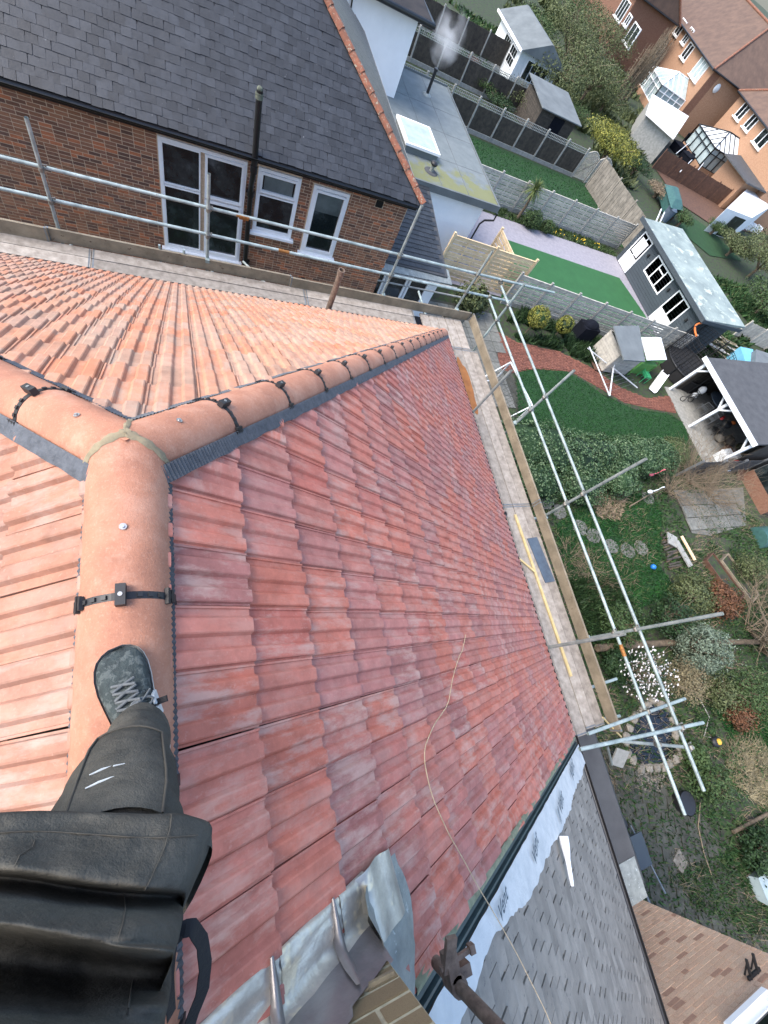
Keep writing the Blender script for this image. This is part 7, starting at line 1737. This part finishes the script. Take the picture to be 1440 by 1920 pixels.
def far_house(label, A, B, depth, z1, ridge, m, proj=None, group='brick houses backing onto the far gardens', hip=(1, 1)):
    A, B = Vector((*A, 0)), Vector((*B, 0)); d = (B - A).normalized(); L = (B - A).length; nv = Vector((d.y, -d.x, 0))
    if nv.x < 0: nv = -nv
    t_ = thing('house', label, 'house', (A + B) / 2, group)
    b = MB(); q = [A, B, B + nv * depth, A + nv * depth]
    ar = sum(q[i].x * q[(i + 1) % 4].y - q[(i + 1) % 4].x * q[i].y for i in range(4))
    if ar < 0: q = q[::-1]
    b.hexa(q, [p + Vector((0, 0, z1)) for p in q]); b.build('wall', M[m], t_)
    o = .4; ea = [A - d * o - nv * o, B + d * o - nv * o, B + d * o + nv * (depth + o), A - d * o + nv * (depth + o)]
    r0 = A + nv * depth / 2 + d * (depth * .45 if hip[0] else -o); r1 = B + nv * depth / 2 - d * (depth * .45 if hip[1] else -o)
    z = Vector((0, 0, z1 - .05)); rz_ = Vector((0, 0, ridge))
    b = MB(); b.add([ea[0] + z, ea[1] + z, ea[2] + z, ea[3] + z, r0 + rz_, r1 + rz_], [(0, 1, 5, 4), (1, 2, 5), (2, 3, 4, 5), (3, 0, 4)]); b.build('roof', M['house_roof_brown'], t_)
    b = MB()
    for p, q_ in ((ea[0] + z, r0 + rz_), (ea[1] + z, r1 + rz_), (r0 + rz_, r1 + rz_), (ea[3] + z, r0 + rz_), (ea[2] + z, r1 + rz_)): b.tube([p + Vector((0, 0, .03)), q_ + Vector((0, 0, .03))], .13, 6)
    b.build('ridge_tiles', M['old_clay'], t_)
    b = MB(); b.tube([ea[0] + z - Vector((0, 0, .03)), ea[1] + z - Vector((0, 0, .03))], .09, 6); b.tube([ea[0] + z, ea[3] + z], .09, 6); b.build('gutter', M['gutter_black'], t_)
    return t_, d, nv
A1, A2 = (52.4, 52.0), (57.6, 74.0)
hA, dA, nA = far_house('large orange brick house with brown hipped roof and white windows at the top right', A1, A2, 9.5, 5.3, 9.3, 'brick_orange')
b = MB(); b.hexa([(52.45, 51.97, 0), (62, 50.0, 0), (62, 51.9, 0), (52.5, 51.99, 0)], [(52.45, 51.97, 5.2), (62, 49.9, 5.2), (62, 51.9, 5.2), (52.5, 51.99, 5.2)]); b.build('side_wall', M['brick_red'], hA)  # darker red brick carries this wall's shade in its colour
for (px, py, w, h_, n) in ((1236, 5, 1.6, 1.5, 3), (1260, 30, 2.4, 1.5, 3), (1276, 52, 1.5, 1.3, 2), (1290, 68, 1.2, 1.3, 2), (1290, 97, 1.6, 1.3, 2), (1314, 128, 2.4, 1.8, 3)):
    far_window(hA, A1, dA, WP(px, py, A1, dA), w, h_, n, pane='glass_pale' if n == 3 and px > 1300 else 'glass')
b = MB(); p = WP(1343, 165, (52.45, 51.97), (1, -.2)); b.ball(p + Vector((0, -.1, 0)), .4, 12, 8, (1, .3, 1)); b.build('satellite_dish', M['white_paint'], hA)
B1, B2 = (53.3, 36.5), (55.2, 49.3)
hB, dB, nB = far_house('orange brick house with white windows and brown roof at the right edge', B1, B2, 9.0, 5.3, 9.0, 'brick_orange')
for (px, py, w, h_, n) in ((1394, 208, 1.3, 1.4, 2), (1411, 228, 1.3, 1.4, 2), (1433, 258, 1.7, 1.5, 2)):
    far_window(hB, B1, dB, WP(px, py, B1, dB), w, h_, n)
# brick wing with a brown roof in front of the left end
C1, C2 = (47.3, 63.5), (50.5, 82)
hC, dC, nC = far_house('brick wing with brown roof and white windows beside the bare poplars', C1, C2, 6.0, 5.2, 7.6, 'brick_red', hip=(0, 0))
for (px, py, w, h_, n) in ((1168, 18, 2.4, 1.6, 3), (1186, 66, 2.2, 1.6, 2), (1178, 38, 1.2, .9, 2)):
    far_window(hC, C1, dC, WP(px, py, C1, dC), w, h_, n)
# chimneys on the far roofs
for i, (x, y, z0, z1) in enumerate(((62, 56, 7.5, 10.6), (60.5, 44, 7, 10.2), (63.5, 68, 7, 10.6))):
    t_ = thing('chimney', ['brick chimney on the brown roof above the conservatory', 'brick chimney on the right edge brown roof', 'brick chimney at the top corner roof'][i], 'chimney', (x, y, z0)); b = MB(); b.span((x - .4, y - .7, z0), (x + .4, y + .7, z1)); b.span((x - .48, y - .78, z1 - .3), (x + .48, y + .78, z1 - .12)); b.build('stack', M['brick_red'], t_)
    for k in range(3): b = MB(); b.tube([(x, y - .4 + k * .4, z1), (x, y - .4 + k * .4, z1 + .35)], [.14, .11], 10); b.build('chimney_pot', M['old_clay'], t_)
# conservatories with hipped glass roofs
def conservatory(label, c, ang, w, d, m, frame='white_upvc'):
    t_ = thing('conservatory', label, 'conservatory', c); T = Matrix.Translation(c) @ Matrix.Rotation(ang, 4, 'Z')
    g_ = lambda x, y, z: T @ Vector((x, y, z))
    e = 2.2; a_, b2, c2, d2 = g_(-d, -w / 2, e), g_(-d, w / 2, e), g_(0, w / 2, e), g_(0, -w / 2, e); r0, r1 = g_(-d * .45, 0, 3.3), g_(0, 0, 3.3)
    for nm, fs in (('front_pane', [a_, b2, r0]), ('side_pane', [b2, c2, r1, r0]), ('side_pane', [d2, a_, r0, r1])): b = MB(); b.add(fs, [tuple(range(len(fs)))[::-1]]); b.build(nm, M[m], t_)
    b = MB(); up_ = Vector((0, 0, .04))
    for p, q_ in ((a_, b2), (b2, c2), (d2, a_), (a_, r0), (b2, r0), (r0, r1)): b.bar(p + up_, q_ + up_, .1, .08)
    for k in range(1, 6): b.bar(a_.lerp(b2, k / 6) + up_, (r0) + up_ if k == 3 else (a_.lerp(r0, k / 3) if k < 3 else b2.lerp(r0, (6 - k) / 3)) + up_, .06, .06)
    for k in range(1, 5):
        t = k / 5
        for s0, s1 in ((b2, c2), (a_, d2)): e0 = s0.lerp(s1, t); e1 = (s0.lerp(r0, t / .5) if t < .5 and False else r0.lerp(r1, max(0, (t * d - d * .55 + d * 0) / (d * .45)) if t * d > d * .55 else 0) if t * d > d * .55 else s0.lerp(r0, t / .55)); b.bar(e0 + up_, e1 + up_, .06, .06)
    b.build('roof_bars', M[frame], t_)
    b = MB()
    for s0, s1 in ((a_, b2), (b2, c2), (d2, a_)):
        for k in range(5): p = s0.lerp(s1, k / 4); b.bar(p, (p.x, p.y, .6), .09, .09, (1, 0, 0))
        b.bar(Vector((s0.x, s0.y, .6)), Vector((s1.x, s1.y, .6)), .1, .1); b.bar(Vector((s0.x, s0.y, 1.75)), Vector((s1.x, s1.y, 1.75)), .07, .07)
    b.build('frame', M[frame], t_)
    b = MB()
    for s0, s1 in ((a_, b2), (b2, c2), (d2, a_)): b.bar(Vector((s0.x, s0.y, .3)), Vector((s1.x, s1.y, .3)), .12, .6)
    b.build('base_wall', M['brick_orange'], t_)
    b = MB(); ai = [T @ Vector(p) for p in ((-d + .1, -w / 2 + .1, .6), (-d + .1, w / 2 - .1, .6), (0, w / 2 - .1, .6), (0, -w / 2 + .1, .6))]; b.hexa(ai[::-1] if False else [ai[0], ai[3], ai[2], ai[1]], [p + Vector((0, 0, 1.55)) for p in (ai[0], ai[3], ai[2], ai[1])]); b.build('glazing', M['glass_pale'], t_)
    return t_
cA = WP(1290, 152, A1, dA); conservatory('pale glazed conservatory with white bars on the orange brick house', Vector((cA.x, cA.y, 0)) - nA * .05, math.atan2(nA.y, nA.x), 4.6, 3.6, 'glass_pale')
cB = WP(1385, 262, B1, dB); conservatory('cream ribbed conservatory roof on the right hand brick house', Vector((cB.x, cB.y, 0)) - nB * .05, math.atan2(nB.y, nB.x), 4.6, 3.6, 'white_paint', 'dark_metal')
# porch and bright extension at the right edge
pc = thing('porch', 'brick porch with dark grey roof and dark glazed doors at the right edge', 'porch', W(1370, 360, 0))
q = [W(1358, 290, 2.6), W(1440, 300, 2.6), W(1450, 370, 2.6), W(1400, 345, 2.6)]; b = MB(); qq = q[::-1]; b.hexa(qq, [p + Vector((0, 0, .12)) for p in qq]); b.build('roof', M['felt_dark'], pc)
q = [W(1366, 298, 2.5), W(1436, 310, 2.5), W(1446, 362, 2.5), W(1398, 342, 2.5)]; qq = q[::-1]; b = MB(); b.hexa([Vector((p.x, p.y, 0)) for p in qq], qq); b.build('wall', M['brick_orange'], pc)
a_, b2 = W(1366, 298, 2.4), W(1398, 342, 2.4); dd = (b2 - a_).normalized(); nv = Vector((dd.y, -dd.x, 0)); nv = nv if nv.x < 0 else -nv
b = MB()
for k in range(4): p0 = a_.lerp(b2, .1 + k * .2) + nv * .03; p1 = a_.lerp(b2, .29 + k * .2) + nv * .03; b.add([Vector((p0.x, p0.y, .1)), Vector((p1.x, p1.y, .1)), p1, p0], [(0, 1, 2, 3)])
b.build('glass_doors', M['glass'], pc)
wx = thing('garden_building', 'bright white garden building with a dark doorway at the right edge', 'garden building', W(1400, 400, 0))
q = [W(1362, 392, 2.0), W(1410, 345, 2.0), W(1450, 385, 2.0), W(1408, 410, 2.0)]; qq = q[::-1]; b = MB(); b.hexa([Vector((p.x, p.y, 0)) for p in qq], qq); b.build('wall', M['render_white'], wx); b = MB(); b.hexa(qq, [p + Vector((0, 0, .08)) for p in qq]); b.build('roof', M['white_upvc'], wx)
a_, b2 = q[0], q[3]; b = MB(); nv = Vector((0, -1, 0)); p0, p1 = a_.lerp(b2, .45), a_.lerp(b2, .9); dd = (b2 - a_); nv = Vector((-dd.y, dd.x, 0)).normalized(); nv = nv if nv.y < 0 else -nv
b.add([Vector((p0.x, p0.y, .05)) + nv * .03, Vector((p1.x, p1.y, .05)) + nv * .03, Vector((p1.x, p1.y, 1.8)) + nv * .03, Vector((p0.x, p0.y, 1.8)) + nv * .03], [(0, 1, 2, 3)]); b.build('doorway', M['glass'], wx)
b = MB()
for k in range(5): c = W(1385 + k * 9, 418 + k * 3, .3); b.box(c, (.6, .6, .6), k)
tag(b.build('white_planters', M['white_paint']), 'row of small white planters below the white garden building', 'planters', kind='stuff')
# more roofs beyond, down to the horizon
for i, (x, y, w, dpt, r) in enumerate(((76, 84, 26, 9, .25), (82, 52, 26, 9, .3), (80, 30, 22, 9, .2), (70, 110, 28, 9, .3), (110, 70, 40, 10, .3), (105, 120, 40, 10, .3))):
    far_house(['brown roofed house row behind the corner house', 'brown roofed house row across the street', 'brown roofed house row behind the right edge house', 'furthest brown roofed row beyond the poplars', 'distant brown house row on the skyline', 'most distant brown house row at the corner'][i], (x, y), (x + w * r, y + w), dpt, 5.3, 9.2, 'brick_red', group='houses in the next street')
# ================================================================== THE ROOFER (seen from his own chest height)
person = thing('person', 'roofer in charcoal work trousers and jacket with one scuffed trainer on the clay ridge', 'person', (-.17, -.02, 9.9))
# --- trouser leg, one lofted surface from the hip to the hem
def loft(path, n=28, seed=0.0, wr=.02, close_top=True):
    rows = []
    for i in range(len(path) - 1):
        for q in range(6):
            t = q / 6; a, b = path[i], path[i + 1]
            s_ = t * t * (3 - 2 * t)
            rows.append([x + (y - x) * (s_ if k > 2 else t) for k, (x, y) in enumerate(zip(a, b))])
    rows.append(path[-1]); out = []
    cs = [Vector(r[:3]) for r in rows]
    sm_ = []
    for i in range(len(cs)): sm_.append((cs[max(0, i - 2)] + cs[max(0, i - 1)] + cs[i] + cs[min(len(cs) - 1, i + 1)] + cs[min(len(cs) - 1, i + 2)]) / 5)
    sm_[0], sm_[-1] = cs[0], cs[-1]
    for i, r in enumerate(rows):
        d_ = (sm_[min(i + 1, len(rows) - 1)] - sm_[max(i - 1, 0)]).normalized()
        u = Vector((1, 0, 0)); u = (u - d_ * u.dot(d_)).normalized(); v = d_.cross(u)
        ring = []
        for j in range(n):
            a = 2 * math.pi * j / n
            w = 1 + wr * 2.2 * mnoise.noise(Vector((math.cos(a) * 1.6 + i * .1, math.sin(a) * 1.6, i * .62 + seed * 3))) + wr * 3 * mnoise.noise(Vector((math.cos(a) * 1.3, math.sin(a) * 1.3, i * .23 + seed))) + wr * 1.6 * math.sin(i * 1.35 + 2.2 * math.sin(a + seed)) * (1 if i < 26 else .5)
            ring.append(sm_[i] + u * math.cos(a) * r[3] * w + v * math.sin(a) * r[4] * w)
        out.append(ring)
    return out
# right leg: x, y, z, half width, half depth
leg = [(-.135, -.045, 10.0, .070, .088), (-.135, -.058, 10.08, .068, .080), (-.132, -.085, 10.20, .078, .082), (-.128, -.118, 10.34, .090, .085), (-.122, -.165, 10.44, .098, .086), (-.122, -.19, 10.50, .095, .08)]
tb = MB(); rows = loft(leg, 30, 1.0, .024); tb.grid(rows, close=True); tb.add(rows[-1], [tuple(range(30))]); tb.grid([rows[0], [p.lerp(sum(rows[0], Vector()) / 30, .12) + Vector((0, 0, .02)) for p in rows[0]]], close=True)
# left leg stands behind on the other slope, under the jacket
leg2 = [(-.52, -.50, 9.72, .070, .085), (-.51, -.47, 9.9, .075, .085), (-.48, -.42, 10.2, .09, .095), (-.45, -.44, 10.4, .11, .11), (-.42, -.46, 10.56, .12, .10)]
rows = loft(leg2, 26, 3.0, .02); tb.grid(rows, close=True); tb.add(rows[-1], [tuple(range(26))])
trousers = tb.build('trousers', M['cloth'], person)
pk = MB(); pr_ = []                                 # knee pad patch with its seams
for i in range(9):
    r = []
    for j in range(9):
        u, v = i / 8, j / 8; z = 10.27 + .24 * u; a = math.radians(50 + 66 * v)
        t = (z - 10.02) / .56; k = min(range(len(leg) - 1), key=lambda q: abs((leg[q][2] + leg[q + 1][2]) / 2 - z)); f_ = (z - leg[k][2]) / (leg[k + 1][2] - leg[k][2])
        g_ = [x + (y - x) * f_ for x, y in zip(leg[k], leg[k + 1])]
        r.append(Vector((g_[0] + math.cos(a) * (g_[3] + .013), g_[1] + math.sin(a) * (g_[4] + .013), z)))
    pr_.append(r)
pk.grid(pr_); pk.build('knee_pocket', M['cloth'], trousers)
sm2 = MB()
for edge in (pr_[0], [r[0] for r in pr_], [r[-1] for r in pr_]): sm2.tube([p + (p - Vector((-.13, -.08, p.z))).normalized() * .002 for p in edge], .0022, 5, False)
sm2.build('seam', M['cloth_seam'], trousers)
pm = MB()
for k, (i0, j0, ln) in enumerate(((5, 7, 2), (6, 7, 3), (5, 5, 1))):
    pts = [pr_[min(8, i0)][max(0, j0 - q)] + Vector((0, .0015, .0015)) - Vector((0, 0, .004 * q)) for q in range(ln + 1)]
    pm.tube(pts, [.0012] + [.0024] * (ln - 1) + [.0008] if ln > 1 else [.0016, .0008], 5)
pm.build('paint_smear', M['shoe_white'], trousers)
# --- shoe, pointing along the ridge and a little left
SH = Matrix.Translation((-.142, .015, 9.893)) @ Matrix.Rotation(math.radians(17), 4, 'Z')
prof = [(-.115, .033, .010, .075), (-.095, .042, .006, .085), (-.05, .046, .004, .090), (0, .048, .004, .092), (.05, .054, .004, .080), (.09, .059, .005, .066), (.125, .059, .007, .058), (.150, .054, .010, .052), (.168, .045, .013, .046), (.180, .030, .016, .038), (.187, .012, .020, .030)]
up_rows, so_rows = [], []
for (y, w, z0, z1) in prof:
    r = []
    skew = .008 * math.sin((y + .115) / .29 * 3.1)
    for j in range(17):
        a = math.pi * j / 16; c_ = math.cos(a)
        r.append(SH @ Vector((-skew + w * (abs(c_) ** .8) * (1 if c_ > 0 else -1), y, z0 + .022 + (z1 - z0 - .022) * math.sin(a) ** .8)))
    up_rows.append(r)
b = MB(); b.grid(up_rows); b.add(up_rows[0], [tuple(range(17))]); b.add(up_rows[-1], [tuple(range(16, -1, -1))]); shoe = b.build('shoe', M['shoe'], person)
b = MB(); so = []
for (y, w, z0, z1) in prof:
    skew = .008 * math.sin((y + .115) / .29 * 3.1); so.append([SH @ Vector((-skew + sx_ * (w + .005), y * 1.02, z)) for sx_, z in ((1, z0 + .024), (1.02, z0 + .008), (.9, z0 - .004), (-.9, z0 - .004), (-1.02, z0 + .008), (-1, z0 + .024))])
b.grid(so); b.add(so[0], [(0, 1, 2, 3, 4, 5)]); b.add(so[-1], [(5, 4, 3, 2, 1, 0)]); b.build('sole', M['shoe_white'], shoe)
b = MB()                                            # laces: zig-zag rows and two bow loops
zt = lambda y: [z1 for (yy, w, z0, z1) in prof if yy <= y + 1e-6][-1] + .004
for k in range(5):
    y0 = .095 - k * .021; w = .026
    for sg_ in (1, -1): b.tube([SH @ Vector((-w * sg_ - .006, y0, zt(y0) - .008)), SH @ Vector((-.006, y0 - .008, zt(y0) + .004)), SH @ Vector((w * sg_ - .006, y0 - .017, zt(y0 - .017) - .006))], .0040, 6)
for sg_ in (1, -1):
    c0 = SH @ Vector((-.006, .012, .098)); lp_ = [c0]
    for k in range(9): a = k / 8 * math.pi * 2; lp_.append(SH @ Vector((-.006 + sg_ * (.026 - .026 * math.cos(a)), .012 + .012 * math.sin(a) + .012 * sg_, .096 - .012 * (1 - math.cos(a)))))
    b.tube(lp_, .0038, 6); b.tube([c0, SH @ Vector((sg_ * .03, .035, .083)), SH @ Vector((sg_ * .045, .05, .06))], .0028, 6)
b.build('lace', M['lace'], shoe)
b = MB()                                            # pale panels on the outer side
for (ya, yb_, h0, h1) in ((.02, .045, .03, .06), (-.015, .01, .03, .065), (-.05, -.03, .03, .07)):
    q = [SH @ Vector((x, y, z)) for x, y, z in ((.053, ya, h0), (.053, yb_, h0), (.046, yb_ - .012, h1), (.046, ya - .012, h1))]; b.hexa([p - Vector((.004, 0, 0)) for p in q], [p + Vector((.003, 0, 0)) for p in q])
b.build('side_panel', M['shoe_white'], shoe)
b = MB(); q0 = SH @ Vector((.05, .012, .05)); b.bar(q0, q0 + Vector((.024, .004, .01)), .016, .006); b.build('pull_tab', M['cloth_black'], shoe)
sh2 = MB()
S2 = Matrix.Translation((-.53, -.42, 9.63)) @ Matrix.Rotation(math.radians(12), 4, 'Z') @ Matrix.Rotation(math.radians(-30), 4, 'Y') @ SH.inverted()
sh2.grid([[S2 @ p for p in r] for r in up_rows]); sh2.add([S2 @ p for p in up_rows[0]], [tuple(range(17))]); sh2.build('shoe', M['shoe'], person)
# --- jacket: the cloth front hangs in folds from the chest to the hem; levels read off the cloth, row by row
jrow = [  # sight row at the middle of the cloth, height, right hand outline column, waviness
    (1522, 10.540, 396, 0), (1526, 10.553, 398, 0), (1545, 10.566, 396, .1), (1580, 10.590, 384, .3), (1612, 10.616, 366, .7), (1634, 10.634, 352, 1), (1645, 10.634, 345, 1), (1650, 10.600, 340, 1),
    (1656, 10.545, 338, 1), (1668, 10.560, 340, 1), (1690, 10.630, 342, .9), (1715, 10.664, 336, .9), (1738, 10.690, 328, 1), (1749, 10.692, 324, 1.1), (1757, 10.64, 320, 1.2), (1768, 10.55, 318, 1.3), (1790, 10.50, 318, 1), (1820, 10.50, 318, .8),
    (1860, 10.58, 312, .5), (1905, 10.69, 304, .3), (1960, 10.78, 298, .2), (2040, 10.84, 292, .1), (2150, 10.88, 286, 0), (2300, 10.90, 280, 0)]
def jx(u, ri):                                       # how the fold rows sag from left to right
    w = jrow[ri][3]
    return w * (10 * math.sin(u * 9.0 + .6) + 26 * max(0, (u - .72) / .28) ** 1.5 - 8 * math.exp(-((u - .6) / .12) ** 2))
NC = 44; rows = []
fr_ = []
for i in range(len(jrow) - 1):
    for q in range(2): fr_.append((i, q / 2))
fr_.append((len(jrow) - 2, 1.0))
for (i, t) in fr_:
    A, B = jrow[i], jrow[i + 1]; r = []
    py0 = A[0] + (B[0] - A[0]) * t; z0 = A[1] + (B[1] - A[1]) * t; xr = A[2] + (B[2] - A[2]) * t
    for j in range(NC):
        u = j / (NC - 1)
        px = -420 + (xr + 420) * u
        py = py0 + (5 * mnoise.noise(Vector((u * 5, 3, 0))) + 3 * math.sin(u * 17) if py0 < 1600 else 0) + jx(u, i) * (1 - t) + jx(u, i + 1) * t + (22 * max(0, (u - .93) / .07) if py0 < 1560 else 0)
        z = z0 + .010 * mnoise.noise(Vector((u * 7, py0 * .012, 3))) + .006 * mnoise.noise(Vector((u * 19, py0 * .03, 7))) + .007 * mnoise.noise(Vector((u * 26 + py0 * .05, u * 8 - py0 * .011, 1)))
        k = max(0, (u - .86) / .14); z -= .045 * k ** 2
        k2 = max(0, (.25 - u) / .25); z -= .08 * k2 ** 2
        if 1750 < py0 < 1900: z += .10 * max(0, (u - .80) / .2) ** .7
        r.append(W(px, py, z))
    for d_ in ((.002, -.02, -.05), (-.012, -.06, -.10), (-.05, -.12, -.13)):        # right side rolls away behind
        r.append(r[NC - 1] + Vector(d_))
    rows.append(r)
hem = [[p + Vector((0, -.004, -.006)) for p in rows[0]], [p + Vector((0, -.03, .0)) for p in rows[0]]]
jb = MB(); jb.grid([hem[1], hem[0], rows[0]]); jb.grid(rows)
body = [(-.27, -.52, 10.5, .19, .12), (-.27, -.52, 10.75, .21, .15), (-.28, -.48, 11.0, .22, .16), (-.29, -.47, 11.2, .21, .135), (-.29, -.49, 11.36, .19, .10), (-.29, -.50, 11.43, .09, .07)]
rb = loft(body, 28, 5.0, .012); jb.grid(rb, close=True); jb.add(rb[-1], [tuple(range(28))]); jb.add(rb[0], [tuple(range(27, -1, -1))])
jk = jb.build('jacket', M['cloth'], person)
md = jk.modifiers.new('smooth', 'SUBSURF'); md.levels = 1; md.render_levels = 1
def off(p): return p + (CAM - p).normalized() * .0022
b = MB()                                            # hem and seam stitching
b.tube([off(p) for p in rows[5][:NC - 1]], .0009, 4, False)
b.tube([off(rows[i][NC - 5]) for i in range(1, 14)], .0009, 4, False); b.tube([off(rows[i][NC - 7]) for i in range(16, 26)], .0009, 4, False)
b.tube([off(rows[i][NC - 5]) for i in range(34, 46)], .0009, 4, False)
b.tube([off(rows[i][27 - i // 4]) for i in range(6, 12)], .0007, 4, False)
b.build('stitching', M['cloth_seam'], jk)
b = MB()                                            # hanging webbing loop at the side
lpx = [(322, 1905, 10.42), (318, 1840, 10.50), (322, 1780, 10.56), (340, 1742, 10.58), (362, 1738, 10.58), (380, 1765, 10.56), (386, 1810, 10.54), (380, 1860, 10.52), (362, 1905, 10.5), (345, 1960, 10.48)]
lp_ = [W(*p) for p in lpx]; ctl = []
for i in range(len(lp_) - 1):
    for q in range(3): ctl.append(lp_[i].lerp(lp_[i + 1], q / 3))
ctl.append(lp_[-1]); l_, r_ = [], []
for i, p in enumerate(ctl):
    d_ = (ctl[min(i + 1, len(ctl) - 1)] - ctl[max(i - 1, 0)]).normalized(); vw = (CAM - p).normalized(); s_ = (d_.cross(Vector((.35, .35, .87)))).normalized(); w = .0085 if 7 < i < 22 else .0075
    l_.append(p - s_ * w); r_.append(p + s_ * w)
b.grid([l_, r_]); b.grid([[p - Vector((.001, .001, .003)) for p in r_], [p - Vector((.001, .001, .003)) for p in l_]]); b.build('webbing_strap', M['cloth_black'], person)
# shoulders, neck and head rise behind the camera
hd_ = MB(); hd_.tube([(-.29, -.50, 11.36), (-.29, -.49, 11.52)], .062, 14); hd_.ball((-.29, -.46, 11.63), .115, 18, 12, (.82, 1.0, 1.18)); hd_.ball((-.29, -.34, 11.61), .022, 8, 6, (.7, 1, 1.2)); hd_.ball((-.19, -.47, 11.62), .03, 8, 6, (.4, .8, 1)); hd_.ball((-.39, -.47, 11.62), .03, 8, 6, (.4, .8, 1))
M['skin'] = pmat('skin', lin((196, 150, 126)), lin((184, 136, 112)), 8, .55); M['hair'] = pmat('dark_hair', (.03, .02, .015), None, 20, .8)
hd_.build('head', M['skin'], person)
hb = MB(); hb.ball((-.29, -.48, 11.67), .12, 18, 10, (.84, 1.0, 1.1)); hb.build('hair', M['hair'], person)
am = MB()
for sg_, el, wr_ in ((1, (.02, -.50, 11.05), (.06, -.30, 11.12)), (-1, (-.62, -.35, 11.0), (-.66, -.22, 10.75))):
    sh0 = Vector((-.29 + sg_ * .17, -.48, 11.34)); am.tube([sh0, sh0.lerp(Vector(el), .5) + Vector((sg_ * .03, -.02, 0)), el, Vector(el).lerp(Vector(wr_), .45)], [.085, .068, .058, .052], 14)
am.build('sleeve', M['cloth'], person)
